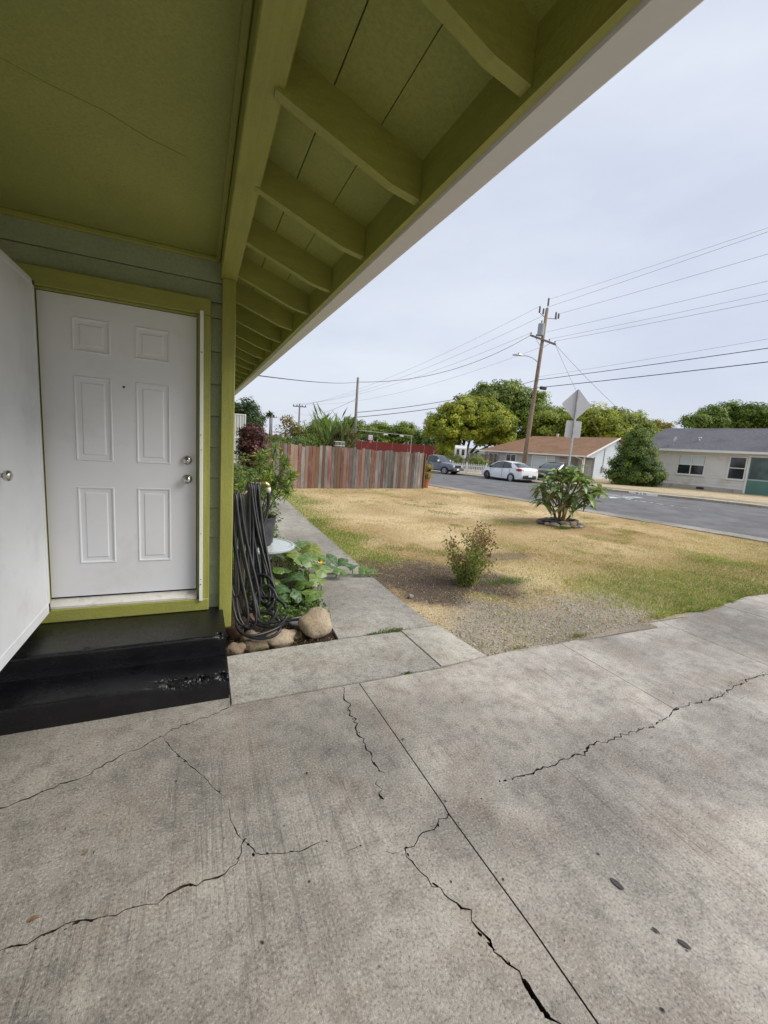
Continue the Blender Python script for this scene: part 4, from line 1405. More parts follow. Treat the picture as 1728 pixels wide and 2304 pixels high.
PIPE = paint('old_pipe', (0.28, 0.24, 0.16), 0.6, 0.25, 9, 60, 0.1, dirt=(0.16, 0.10, 0.06), dscale=12)
TAPE = paint('white_tape', (0.72, 0.71, 0.68), 0.5, 0.12, 30, 90, 0.2)
tap = thing('garden_tap', 'old pipe tap with white taped fitting behind the hose loops', 'tap', (0.4, 4.02, 0))
MB().tube([(0.40, 4.03, -.02), (0.40, 4.03, 1.20), (0.405, 4.025, 1.235), (0.43, 4.01, 1.252), (0.56, 4.0, 1.252)], .0125, 10).build('standpipe', PIPE, tap, smooth=True)
MB().tube([(0.24, 3.745, 1.19), (0.37, 3.745, 1.19), (0.385, 3.745, 1.215)], .009, 8).build('hanger_bar', PIPE, tap, smooth=True)
MB().tube([(0.545, 4.0, 1.254), (0.575, 4.0, 1.258), (0.597, 4.0, 1.245), (0.605, 4.0, 1.215)], [.018, .020, .020, .018], 12).build('elbow', paint('brass', (0.55, 0.42, 0.20), 0.35, .15, 12, 50, .05, metal=.9), tap, smooth=True)
MB().tube([(0.604, 4.0, 1.222), (0.606, 4.0, 1.20), (0.607, 4.0, 1.175)], [.019, .022, .019], 12).build('tape_wrap', TAPE, tap, smooth=True)
MB().lathe([(0.0165, 0), (.0185, .006), (.0165, .012), (.0185, .018), (.0165, .024), (.0185, .030), (.0165, .036), (.0185, .042), (.0165, .048), (.0185, .054), (.0165, .06), (.0185, .066), (.0165, .072), (.0165, .09)], (0.607, 4.0, 1.086), 12).build('hose_sleeve', RUB, tap, smooth=True)
MB().lathe([(.004, 0), (.004, .03), (.02, .032), (.02, .04), (0, .04)], (0.50, 4.03, 1.262), 12).build('valve_handle', PIPE, tap, smooth=True)

# round side table
TB = (0.665, 4.64, 0.0)
table = thing('side_table', 'round glass topped metal side table under the black plant pot', 'side table', TB)
TMET = paint('table_pale_metal', (0.42, 0.46, 0.50), 0.45, 0.12, 8, 60, 0.06, dirt=(0.3, 0.28, 0.24), dscale=14)
TGL = paint('frosted_table_glass', (0.50, 0.56, 0.55), 0.25, 0.12, 5, 60, 0.02, dirt=(0.38, 0.40, 0.36), dscale=8)
MB().lathe([(0, .513), (.300, .513), (.300, .520), (0, .520)], TB, 48).build('glass_top', TGL, table)
autosmooth(MB().lathe([(.300, .492), (.330, .492), (.336, .500), (.334, .520), (.324, .528), (.302, .524), (.300, .520)], TB, 48, cap=False).build('rim', TMET, table))
MB().lathe([(.16, .470), (.168, .478), (.16, .486), (.152, .478), (.16, .470)], TB, 32, cap=False).build('collar_ring', TMET, table, smooth=True)
for k in range(3):
    a = 2.2 + k * 2.094
    c, s = math.cos(a), math.sin(a)
    path = [(TB[0] + c * rr, TB[1] + s * rr, z) for rr, z in ((.22, .492), (.15, .44), (.07, .36), (.045, .28), (.06, .2), (.12, .12), (.19, .06), (.24, .015), (.26, .0))]
    MB().tube(smooth_path(path, 2), .012, 8).build('leg', TMET, table, smooth=True)
    h = [(TB[0] + c * .33 + -s * w, TB[1] + s * .33 + c * w, .505 + dz) for w, dz in ((-.03, 0), (-.02, -.03), (.02, -.03), (.03, 0))]
# wire loop on the table edge towards the path
lp = [(TB[0] + .33, TB[1] - .08, .51), (TB[0] + .375, TB[1] - .10, .49), (TB[0] + .395, TB[1] - .10, .475), (TB[0] + .365, TB[1] - .06, .485), (TB[0] + .33, TB[1] - .03, .51)]
MB().tube(smooth_path(lp, 2), .0035, 6).build('wire_loop', TMET, table, smooth=True)

# pot with a narrow-leaved shrub
PT = (0.60, 4.66, 0.5285)
potp = thing('potted_shrub', 'narrow leaved green shrub in a black plastic pot on the round table', 'potted plant', PT)
POTM = paint('black_plastic_pot', (0.045, 0.045, 0.052), 0.5, 0.25, 6, 60, 0.08, dirt=(0.10, 0.10, 0.11), dscale=5)
autosmooth(MB().lathe([(.001, .0), (.150, .0), (.152, .018), (.164, .020), (.190, .285), (.197, .287), (.199, .305), (.190, .307), (.182, .300), (.176, .27)], PT, 40, cap=False).build('pot', POTM, potp))
MB().lathe([(0, .268), (.177, .262)], PT, 24, cap=False).build('potting_soil', SOIL, potp)
stems = MB()
g = random.Random(5)
tips = []
for k, (dx, dy, h, bend) in enumerate(((.02, .0, .80, .15), (.05, -.02, .62, .22), (-.03, .03, .70, .05), (.06, .03, .52, .3), (.0, -.05, .45, .18), (-.06, 0, .40, -.1))):
    base_ = Vector(PT) + Vector((dx, dy, .25))
    tip = base_ + Vector((bend, g.uniform(-.12, .12), h))
    mid = base_.lerp(tip, .5) + Vector((g.uniform(-.03, .03), g.uniform(-.03, .03), .05))
    stems.tube(smooth_path([base_, mid, tip], 2), [.008 - .005 * i / 8 for i in range(9)][:len(smooth_path([base_, mid, tip], 2))] if False else .006, 6)
    for j in range(3):
        s0 = base_.lerp(tip, g.uniform(.45, .85)); e0 = s0 + Vector((g.uniform(-.16, .2), g.uniform(-.16, .16), g.uniform(.02, .16)))
        stems.tube([s0, s0.lerp(e0, .5) + Vector((0, 0, .02)), e0], .0035, 5)
        tips.append(e0)
    tips += [tip, base_.lerp(tip, .85), base_.lerp(tip, .7)]
stems.tube([(PT[0] + .08, PT[1] - .04, PT[2] + .26), (PT[0] + .14, PT[1] - .06, PT[2] + .30), (PT[0] + .19, PT[1] - .07, PT[2] + .335), (PT[0] + .215, PT[1] - .08, PT[2] + .33)], [.008, .008, .006, .003], 6)
stems.build('stems', BARK, potp, smooth=True)
ga = np.random.default_rng(15)
tips = [t_ for t_ in tips if t_.z > PT[2] + .52]
T_ = np.array([t[:] for t in tips])
nL = 1500
ii = ga.integers(0, len(T_), nL)
dd = unit(ga.normal(size=(nL, 3)) + np.array([0, 0, 0.35]))
lc = T_[ii] + dd * ga.uniform(.02, .075, (nL, 1))
lcol = np.array([0.16, 0.27, 0.05]) * ga.uniform(.6, 1.5, (nL, 1)) + (ga.random((nL, 1)) < .12) * np.array([0.22, 0.10, -0.01])
link('foliage', leaf_mesh('foliage', lc, dd + np.array([0, 0, -.15]), unit(ga.normal(size=(nL, 3)) + np.array([0, 0, 1.])), ga.uniform(.05, .10, nL), ga.uniform(.010, .017, nL), np.clip(lcol, 0.01, 1)), GLOSSLEAF, potp)

# ------------------------------------------------------------------ rocks
def mat_rock(name, c0, c1, c2):
    m, t, b = newmat(name)
    setc(b, c0, 0.88, 0, 0.25)
    co = coordnode(t, 'World')
    n = noise_node(t, co, 9, 7, 0.7); n2 = noise_node(t, co, 42, 5, 0.75)
    c = ramp(t, n.outputs['Fac'], [(0.3, c0), (0.7, c1)]).outputs[0]
    c = mixc(t, c, c2, ramp(t, n2.outputs['Fac'], [(0.32, (1, 1, 1)), (0.46, (0, 0, 0))]).outputs[0])
    t.links.new(c, b.inputs['Base Color'])
    bump(t, b, n2.outputs['Fac'], 1.0, 0.02)
    return m


ROCKT = mat_rock('tan_stone', (0.36, 0.275, 0.18), (0.52, 0.43, 0.31), (0.20, 0.14, 0.09))
ROCKB = mat_rock('brown_stone', (0.21, 0.155, 0.105), (0.34, 0.26, 0.18), (0.11, 0.08, 0.06))
ROCKG = mat_rock('grey_stone', (0.22, 0.21, 0.20), (0.38, 0.37, 0.35), (0.10, 0.10, 0.10))
ROCKR = mat_rock('red_stone', (0.25, 0.13, 0.085), (0.36, 0.22, 0.15), (0.12, 0.07, 0.05))
ROCKD = mat_rock('dark_slate', (0.06, 0.062, 0.065), (0.13, 0.13, 0.13), (0.03, 0.03, 0.03))


def rock_mesh(name, rx, ry, rz, seed, rough=0.22, sub=3, flat=0.0):
    bm = bmesh.new()
    bmesh.ops.create_icosphere(bm, subdivisions=sub, radius=1)
    for v in bm.verts:
        p = v.co.normalized()
        k = 1 + rough * mnoise.noise(p * 1.1 + Vector((seed * 3.1, seed, 0))) + rough * .45 * mnoise.noise(p * 2.7 + Vector((seed, 0, seed))) + .03 * mnoise.noise(p * 8 + Vector((0, seed, 0)))
        if flat and p.z > 0: p = Vector((p.x, p.y, p.z * (1 - flat * p.z)))
        v.co = Vector((p.x * rx * k, p.y * ry * k, p.z * rz * k))
    me = bpy.data.meshes.new(name); bm.to_mesh(me); bm.free()
    return me


def rock(label, x, y, z, rx, ry, rz, rot, seed, mat, name='rock', group='stones edging the planting bed', rough=.36, cat='rock'):
    o = link(name, rock_mesh(name, rx, ry, rz, seed, rough), mat, smooth=True)
    o.location = (x, y, z + rz * .72); o.rotation_euler = (0, 0, rot)
    return tag(o, label, cat, group)


rock('largest tan boulder at the path corner where the hose ends', 0.955, 3.40, 0, .155, .125, .128, .3, 1, ROCKT, rough=.34)
rock('flat speckled yellow tan rock lying under the hose loops', 0.625, 3.345, -.035, .155, .095, .075, .25, 2, ROCKT)
rock('brown rock beside the black step, leftmost of the edging stones', 0.285, 3.285, -.035, .08, .065, .055, .4, 3, ROCKB)
rock('rounded brown rock between the leftmost stone and the yellow tan rock', 0.425, 3.29, -.035, .10, .065, .062, -.2, 4, ROCKB)
rock('small pale tan rock resting behind the two brown rocks', 0.40, 3.43, -.02, .085, .065, .06, .1, 5, ROCKT)
rock('grey flat stone lying behind the large boulder', 0.86, 3.62, -.01, .12, .07, .055, .1, 6, ROCKG)
rock('dark slate stone wedged beside the yellow tan rock', 0.505, 3.38, -.01, .05, .045, .05, .1, 7, ROCKD)
rock('reddish rock at the foot of the corner post', 0.30, 3.56, -.01, .07, .06, .075, .5, 8, ROCKR)
rock('reddish rock half hidden behind the hose coil', 0.42, 3.66, -.01, .08, .07, .085, .9, 9, ROCKR)
rock('small grey pebble on the bare earth at the edge of the path', 2.215, 4.02, 0, .030, .026, .026, .2, 10, ROCKG, 'pebble', None, cat='pebble')

# ------------------------------------------------------------------ big-leaved squash plant
def leaf_disc(name, r_, cols, seed, notch=0.55, cup=0.22, lobes_=5, lob=0.10):
    """rounded heart-shaped leaf, stalk at the notch, veins lighter"""
    g = random.Random(seed)
    n = 35
    vs = [(0, 0, 0)]; cl = [cols[2]]
    rings_ = (0.35, 0.7, 1.0)
    for q in rings_:
        for k in range(n):
            a = 2 * math.pi * k / n - math.pi / 2
            d = abs(math.atan2(math.sin(a + math.pi / 2), math.cos(a + math.pi / 2)))      # angle from the notch
            rad = r_ * (1 - notch * math.exp(-(d / 0.33) ** 2)) * (1 + lob * math.cos(lobes_ * (a + math.pi / 2)))
            rad *= 1 + 0.03 * g.uniform(-1, 1) * q
            x, y = rad * q * math.cos(a), rad * q * math.sin(a)
            z = cup * r_ * (q ** 2) * (0.35 * math.cos(2 * a + seed) + 0.1 * math.sin(5 * a)) - 0.18 * r_ * q ** 2 + 0.015 * g.uniform(-1, 1) * q
            vs.append((x, y, z))
            vein = abs(math.cos((lobes_ + 2) * (a + math.pi / 2) / 2)) > 0.93
            c = cols[2] if vein and q < 1 else (cols[0] if q < 1 else cols[1])
            cl.append(tuple(min(1, max(0, x_ * g.uniform(.85, 1.15))) for x_ in c))
    fs = []
    for k in range(n):
        fs.append((0, 1 + k, 1 + (k + 1) % n))
        for q in range(len(rings_) - 1):
            b0 = 1 + q * n
            fs.append((b0 + k, b0 + n + k, b0 + n + (k + 1) % n, b0 + (k + 1) % n))
    me = bpy.data.meshes.new(name); me.from_pydata(vs, [], fs)
    at = me.attributes.new('Col', 'FLOAT_COLOR', 'POINT')
    for i, c in enumerate(cl): at.data[i].color = (*c, 1)
    me.materials.append(GLOSSLEAF)
    me.polygons.foreach_set('use_smooth', [True] * len(me.polygons))
    return me


sq_meshes = [leaf_disc('squash_leaf', 1.0, [(0.085, 0.165, 0.03), (0.12, 0.20, 0.04), (0.20, 0.28, 0.08)], 1),
             leaf_disc('squash_leaf', 1.0, [(0.12, 0.20, 0.035), (0.19, 0.25, 0.05), (0.25, 0.32, 0.09)], 2, .5, .35),
             leaf_disc('squash_leaf', 1.0, [(0.060, 0.125, 0.04), (0.075, 0.15, 0.045), (0.15, 0.22, 0.09)], 3, .55, .4, 5, .16),
             leaf_disc('squash_leaf', 1.0, [(0.17, 0.21, 0.03), (0.27, 0.26, 0.04), (0.28, 0.32, 0.08)], 4, .45, .5)]
squash = thing('squash_plant', 'sprawling squash plant with large green leaves trailing across the path', 'squash plant', (0.95, 4.6, 0))
squash.update_tag()
g = random.Random(31)
spots = [(1.12, 4.10, .13, .135, 1), (1.13, 4.42, .40, .12, 0), (1.02, 4.48, .42, .13, 1), (1.20, 4.65, .45, .12, 3), (1.02, 4.80, .44, .13, 1), (.88, 4.78, .36, .13, 0), (1.28, 4.42, .28, .12, 1), (1.36, 4.58, .24, .11, 2),
         (1.22, 4.98, .42, .12, 2), (1.36, 5.0, .34, .11, 2), (1.45, 4.85, .26, .10, 2), (1.56, 4.98, .22, .10, 2), (1.70, 4.95, .18, .09, 2), (1.83, 4.92, .14, .085, 2), (1.96, 4.85, .10, .08, 0), (2.08, 4.86, .08, .06, 0),
         (.75, 4.5, .26, .11, 2), (.93, 4.28, .25, .12, 2), (1.04, 4.25, .18, .10, 0), (.82, 4.18, .16, .10, 2), (.72, 4.32, .2, .09, 0), (1.10, 5.15, .38, .12, 0), (.98, 5.2, .36, .12, 3), (1.28, 5.25, .30, .11, 2), (.9, 5.0, .36, .11, 1),
         (1.30, 4.75, .34, .11, 1), (1.15, 4.86, .48, .10, 0), (.84, 4.42, .3, .11, 0), (1.05, 5.4, .3, .11, 0), (1.48, 5.15, .2, .10, 2), (1.62, 4.80, .12, .09, 0), (1.0, 4.62, .38, .10, 3), (1.19, 4.27, .2, .10, 1), (.78, 4.08, .1, .08, 2), (.95, 4.1, .12, .09, 2)]
vine = MB()
for k, (x, y, z, r_, mi) in enumerate(spots):
    o = bpy.data.objects.new('leaf', sq_meshes[mi]); COL.objects.link(o); o.parent = squash
    o.location = Vector((x, y, z)) - squash.location
    o.scale = (r_, r_ * g.uniform(.85, 1.05), r_)
    o.rotation_euler = (g.uniform(.05, .65), g.uniform(-.35, .35), g.uniform(-.9, .9) + .3)
    bx_ = x + g.uniform(-.1, .04); by_ = y + g.uniform(-.02, .14)
    vine.tube([(bx_, by_, 0.0), (bx_ * .6 + x * .4, by_ * .5 + y * .5, z * .6), (x, y - r_ * .3, z - .01)], [.006, .005, .004], 5)
vine.tube(smooth_path([(.8, 4.7, .05), (1.1, 4.85, .08), (1.4, 4.92, .06), (1.7, 4.88, .05), (1.95, 4.82, .045), (2.2, 4.80, .05)], 2), .008, 6)
vine.build('vine_stems', paint('green_stem', (0.16, 0.22, 0.06), .6, .2, 10, 60, .05), squash, smooth=True)
FLW = paint('squash_flower_yellow', (0.85, 0.42, 0.02), .5, .15, 20, 60, .03)
for (x, y, z) in ((1.03, 4.60, .37), (1.27, 4.44, .32)):
    vs, fs = [(0, 0, 0)], []
    for k in range(10):
        a = 2 * math.pi * k / 10
        rr = .05 if k % 2 == 0 else .03
        vs.append((rr * math.cos(a), rr * math.sin(a), .035 if k % 2 == 0 else .02))
    fs = [(0, 1 + k, 1 + (k + 1) % 10) for k in range(10)]
    o = MB().add([(x + p[0], y + p[1] - .3 * p[2], z + p[2]) for p in vs], fs).build('flower', FLW, squash)

# weeds in front of it
def leafpatch(name, label, cat, n, x0, x1, y0, y1, hfn, lf, cols, seed, dens=None, mat=FOL, kind='stuff', aspect=.55):
    g = np.random.default_rng(seed)
    x = g.uniform(x0, x1, n); y = g.uniform(y0, y1, n)
    if dens is not None:
        k = g.random(n) < dens(x, y); x, y = x[k], y[k]; n = len(x)
    h = hfn(x, y)
    z = h * g.random(n) ** 0.7
    nn = unit(g.normal(size=(n, 3)) * .6 + np.array([0, -.2, 1.]))
    a = np.cross(nn, unit(g.normal(size=(n, 3))))
    cols = np.array(cols)
    c = cols[g.integers(0, len(cols), n)] * g.uniform(.7, 1.25, (n, 1))
    l = lf * g.uniform(.6, 1.4, n)
    me = leaf_mesh(name, np.stack([x, y, z + .005], 1), a, nn, l, l * aspect, np.clip(c, 0, 1))
    return tag(link(name, me, mat), label, cat, kind=kind)


leafpatch('weeds', 'low bright green weeds between the squash leaves and the rocks', 'weeds', 2600, .50, 1.16, 3.62, 4.35, lambda x, y: .03 + .15 * vnoise(x * 7, y * 7, 81) * sst(3.55, 3.9, y), .034, [(.11, .20, .04), (.16, .27, .055), (.08, .15, .035)], 82, lambda x, y: .35 + .65 * (vnoise(x * 6, y * 6, 83) > .4))
leafpatch('bed_plants', 'mixed low green plants growing in the bed along the house wall', 'plants', 3800, .30, 1.25, 4.3, 9.2, lambda x, y: .05 + .28 * vnoise(x * 4, y * 4, 84), .05, [(.07, .14, .03), (.12, .20, .045), (.16, .22, .06)], 85, lambda x, y: .3 + .7 * (vnoise(x * 3, y * 3, 86) > .35))
leafpatch('leaf_litter', 'brown leaf litter on the soil between the rocks', 'leaf litter', 900, .24, 1.1, 3.22, 3.8, lambda x, y: .012 + 0 * x, .022, [(.16, .10, .06), (.25, .17, .10), (.09, .06, .04)], 87)


def tuft(label, x, y, n, h, spread, seed, cols=((.10, .17, .03), (.17, .24, .05)), sx=1.0, name='weed_tuft', cat='weed', z0=0.0):
    g = np.random.default_rng(seed)
    ox = g.normal(0, spread * sx, n); oy = g.normal(0, spread * .25, n)
    a = unit(np.stack([g.normal(0, .6, n), g.normal(0, .6, n), np.ones(n)], 1))
    l = h * g.uniform(.5, 1.3, n)
    c = np.stack([x + ox, y + oy, np.full(n, z0)], 1) + a * (l * .45)[:, None]
    cols = np.array(cols)
    me = leaf_mesh(name, c, a, unit(g.normal(size=(n, 3))), l, np.full(n, .005), np.clip(cols[g.integers(0, len(cols), n)] * g.uniform(.7, 1.3, (n, 1)), 0, 1))
    return tag(link(name, me, GRASSM), label, cat)


tuft('grass tuft sprouting from the joint behind the front path slab', 1.66, 3.268, 260, .035, .085, 1)
tuft('small grass tuft in the same joint nearer the boulder', 1.46, 3.257, 90, .03, .04, 2)
tuft('tiny tuft of grass in the seam between driveway and path slab', 1.44, 2.57, 70, .022, .02, 3)
tuft('dry grass tuft at the driveway edge by the gravel, nearest the pale slab', 2.58, 2.66, 80, .03, .05, 4, ((.3, .25, .1), (.2, .22, .06)))
tuft('yellow green tuft at the driveway edge in the middle of the gravel', 3.35, 2.69, 120, .04, .06, 5, ((.35, .28, .1), (.2, .24, .06)))
tuft('grass tuft at the driveway edge where gravel meets green lawn', 4.6, 2.80, 160, .04, .10, 6, ((.3, .25, .1), (.16, .22, .05)))
tuft('little weed growing at the front of the bed below the hose', 0.47, 3.235, 60, .06, .025, 7, ((.12, .24, .05), (.18, .3, .06)))
tuft('dry weed between the boulder and the yellow tan rock', .79, 3.34, 40, .06, .02, 8, ((.4, .33, .2), (.3, .25, .14)))

for k_, (x_, y_) in enumerate(((3.6, 1.62), (3.95, 1.668), (4.2, 1.68), (4.5, 1.69))):
    tuft('tiny weeds rooted in the long crack, ' + ['nearest the slab corner', 'second from the slab corner', 'third from the slab corner', 'nearest the right edge'][k_], x_, y_, 40, .014, .06, 200 + k_, ((.20, .2, .06), (.12, .16, .04)), z0=-.004)
# leaves and twigs lying on the drive; dark stains built as leaf shapes
LEAFSTAIN = paint('dark_leaf_stain', (0.055, 0.052, 0.05), .8, .3, 30, 60, .2)
LEAFB = paint('dry_brown_leaf', (0.20, 0.12, 0.06), .8, .3, 30, 60, .2)
def litter(label, x, y, l, w, rot, mat=LEAFSTAIN):
    vs, fs = [], []
    for i in range(7):
        q = i / 6
        hw = w * .5 * math.sin(math.pi * min(1, q * .94 + .03)) ** .8
        for s in (-1, 0, 1):
            px, py = (q - .5) * l, s * hw
            vs.append((x + px * math.cos(rot) - py * math.sin(rot), y + px * math.sin(rot) + py * math.cos(rot), .0025 + .0012 * abs(s) + .001 * math.sin(q * 3)))
    for i in range(6):
        for s in range(2): fs.append((i * 3 + s, i * 3 + s + 1, i * 3 + 4 + s, i * 3 + 3 + s))
    return tag(MB().add(vs, fs).build('leaf_or_stain', mat), label, 'leaf', 'dead leaves on the driveway')
litter('dark pointed leaf shaped stain alone on the right slab, right of the long joint', 1.535, .897, .055, .024, 1.75)
litter('dark leaf shaped stain nearest the bottom right corner of the drive', 1.572, .662, .042, .018, 2.0)
litter('small dark leaf shaped stain just behind the larger one on the drive', 1.518, .728, .026, .012, 1.9)
litter('brown leaf at the left edge of the drive below the crack', -.505, 1.53, .03, .02, .3, LEAFB)
litter('small brown leaf chip left of the middle on the drive', -.40, 1.74, .025, .012, .9, LEAFB)
litter('dark leaf shaped mark near the slab joint by the path', 1.09, 1.93, .022, .012, .2)

# ------------------------------------------------------------------ shrubs by the house
DKG = [(.045, .085, .025), (.09, .155, .035), (.18, .25, .06), (.32, .36, .10)]
t = thing('green_shrub', 'dense dark green shrub with yellow green tips beside the corner post', 'shrub', (0.80, 7.35, 0))
limbs(MB(), (0.80, 7.35, 0), [(.72, 7.35, .75, .42, .42, .5), (1.0, 7.3, .7, .3, .35, .5)], .03, 3).build('trunk', BARK, t, smooth=True)
crown('crown', t, [(.68, 7.35, .72, .42, .45, .60), (1.0, 7.30, .66, .30, .36, .58), (.86, 7.4, .3, .4, .4, .35)], 5200, .055, DKG, 41, .14, .5, low=True)
PUR = [(.045, .018, .022), (.095, .034, .040), (.17, .065, .068), (.26, .13, .12)]
t = thing('purple_topiary', 'round clipped purple leaved topiary shrub in front of the fence end', 'shrub', (1.10, 9.72, 0))
limbs(MB(), (1.10, 9.72, 0), [(1.10, 9.72, 1.3, .2, .2, .3)], .035, 4).build('trunk', BARK, t, smooth=True)
crown('crown', t, [(1.10, 9.72, 1.72, .28, .28, .28), (1.09, 9.72, 1.48, .29, .29, .30), (1.10, 9.72, 1.22, .28, .28, .28), (1.12, 9.72, 1.02, .22, .22, .2)], 8000, .058, PUR, 43, .10, .7, .35, low=True)
t = thing('bed_shrub', 'pale green leafy shrub under the purple topiary', 'shrub', (0.9, 10.6, 0))
limbs(MB(), (.9, 10.6, 0), [(.9, 10.6, .5, .3, .3, .3)], .02, 5).build('trunk', BARK, t, smooth=True)
crown('crown', t, [(.8, 10.6, .55, .4, .4, .5), (1.25, 11, .45, .35, .4, .45)], 2500, .06, [(.08, .13, .04), (.15, .22, .06), (.2, .26, .09)], 44, .15)

# white window guard swung open beyond the topiary
gt = thing('window_guard', 'white barred metal window guard standing open behind the purple topiary', 'window guard', (0.82, 11.5, 1.0))
m = MB()
for x in (.80, 1.115): m.bbox(x - .012, x + .012, 11.49, 11.51, 1.02, 2.27, .002)
for z in (1.03, 1.66, 2.255): m.bbox(.79, 1.125, 11.488, 11.512, z - .012, z + .012, .002)
m.build('frame', WHITE, gt)
for k in range(4):
    x = .863 + k * .063
    MB().bbox(x - .007, x + .007, 11.494, 11.506, 1.03, 2.25, .001).build('bar', WHITE, gt)
MB().tube([(.80, 11.5, 0), (.80, 11.5, 1.05)], .012, 6).build('post', GALV, gt)
MB().tube([(1.10, 11.5, 0), (1.10, 11.5, 1.05)], .012, 6).build('post', GALV, gt)
MB().box(.79, 1.12, 11.505, 11.509, 1.03, 2.25).build('mesh_panel', paint('guard_mesh_grey', (.52, .54, .55), .6, .06, 30, 80, .1), gt)

# ------------------------------------------------------------------ plank fence
FW = {'r': mat_wood('fence_red_board', [(.11, .040, .030), (.23, .10, .075), (.27, .165, .135)]),
      'g': mat_wood('fence_grey_board', [(.105, .095, .088), (.21, .195, .18), (.27, .25, .235)]),
      'b': mat_wood('fence_brown_board', [(.12, .062, .034), (.235, .135, .08), (.16, .12, .095)]),
      'd': mat_wood('fence_dark_board', [(.060, .050, .045), (.125, .105, .095), (.16, .14, .125)]),
      't': mat_wood('fence_tan_board', [(.19, .12, .08), (.32, .22, .155), (.26, .21, .175)])}
FDIR = Vector((.9757, .219, 0))
F0 = Vector((.55, fence_y(.55), 0))
flen = (9.25 - .55) / .9757
fence = thing('plank_fence', 'weathered wooden plank fence of red, grey and brown boards across the lawn', 'fence', (F0.x, F0.y, 0), math.atan2(FDIR.y, FDIR.x))
seq = 'ggdgggggggdggrgrtrgtrbgbgrgbrtrdgrtdgbggrrtdgbdb'
g = random.Random(77)
x = 0.0
k = 0
nb = 0
widths = []
while x < flen - .08:
    w = g.choice([.118, .13, .142, .15, .155])
    if x + w > flen: w = flen - x
    c = seq[int(k / (flen / .157) * len(seq)) % len(seq)] if k >= 14 else seq[k]
    if g.random() < .12: c = g.choice('rgbdt')
    h = 1.575 + g.gauss(0, .022)
    lean = g.uniform(-.006, .006)
    gap = g.choice([.004, .008, .012, .02])
    y0 = g.uniform(-.004, .004)
    m = MB()
    a, b = x + gap / 2, x + w - gap / 2
    dog = g.choice([0, .006, -.006])
    vs = [(a, y0 - .0095, 0.005), (b, y0 - .0095, 0.005), (b, y0 + .0095, 0.005), (a, y0 + .0095, 0.005), (a + lean, y0 - .0095, h + dog), (b + lean, y0 - .0095, h - dog), (b + lean, y0 + .0095, h - dog), (a + lean, y0 + .0095, h + dog)]
    m.add(vs, [(3, 2, 1, 0), (4, 5, 6, 7), (0, 1, 5, 4), (1, 2, 6, 5), (2, 3, 7, 6), (3, 0, 4, 7)])
    m.build('board', FW[c], fence, world=False)
    x += w; k += 1
for z in (.22, 1.32): MB().box(0, flen, .012, .05, z - .04, z + .045).build('rail', FW['b'], fence, world=False)
for q in np.linspace(.1, flen - .06, 5): MB().box(q - .045, q + .045, .051, .14, -.05, 1.45).build('post', FW['d'], fence, world=False)
MB().bbox(flen + .005, flen + .055, -.05, .12, -.02, 1.56, .004).build('end_post', FW['b'], fence, world=False)

# terracotta pot with a yellowing plant at the fence end
tp = (9.62, 16.95, 0)
tpo = thing('terracotta_plant', 'yellowing plant in a terracotta pot at the street end of the plank fence', 'potted plant', tp)
autosmooth(MB().lathe([(0, 0), (.14, 0), (.19, .34), (.215, .34), (.22, .41), (.20, .41), (.18, .36)], tp, 24, cap=False).build('pot', paint('terracotta', (.40, .15, .075), .8, .15, 6, 50, .2), tpo))
limbs(MB(), (tp[0], tp[1], .35), [(tp[0], tp[1], .75, .2, .2, .3)], .015, 9).build('stem', BARK, tpo, smooth=True)
crown('foliage', tpo, [(tp[0], tp[1], .80, .25, .25, .48), (tp[0] - .05, tp[1], .55, .28, .28, .25)], 1500, .075, [(.24, .15, .03), (.40, .28, .06), (.22, .24, .05)], 45, .16)

# ------------------------------------------------------------------ big-leaved bush in a ring of stones
LQ = (8.74, 8.08, 0.0)
loq = thing('big_leaf_bush', 'bush with large drooping glossy leaves in a ring of stones by the street', 'bush', LQ)


def long_leaf(name, l, w, droop, cols, seed):
    g = random.Random(seed)
    n = 7
    vs, cl, fs = [], [], []
    for i in range(n + 1):
        q = i / n
        x = l * (q - .25 * droop * q * q)
        z = -droop * l * q * q * .8 + .10 * l * math.sin(math.pi * q) * (1 - droop)
        hw = w * .5 * (math.sin(math.pi * min(1, .04 + q * .96) ** .8) ** .75 + .02)
        for s in (-1, 0, 1):
            vs.append((x, s * hw, z + abs(s) * hw * .35 + .004 * g.uniform(-1, 1)))
            c = cols[1] if s == 0 else cols[0]
            cl.append(tuple(x_ * g.uniform(.88, 1.12) for x_ in c))
    for i in range(n):
        for s in range(2): fs.append((i * 3 + s, i * 3 + s + 1, i * 3 + 4 + s, i * 3 + 3 + s))
    me = bpy.data.meshes.new(name); me.from_pydata(vs, [], fs)
    at = me.attributes.new('Col', 'FLOAT_COLOR', 'POINT')
    for i, c in enumerate(cl): at.data[i].color = (*c, 1)
    me.materials.append(GLOSSLEAF)
    me.polygons.foreach_set('use_smooth', [True] * len(me.polygons))
    return me


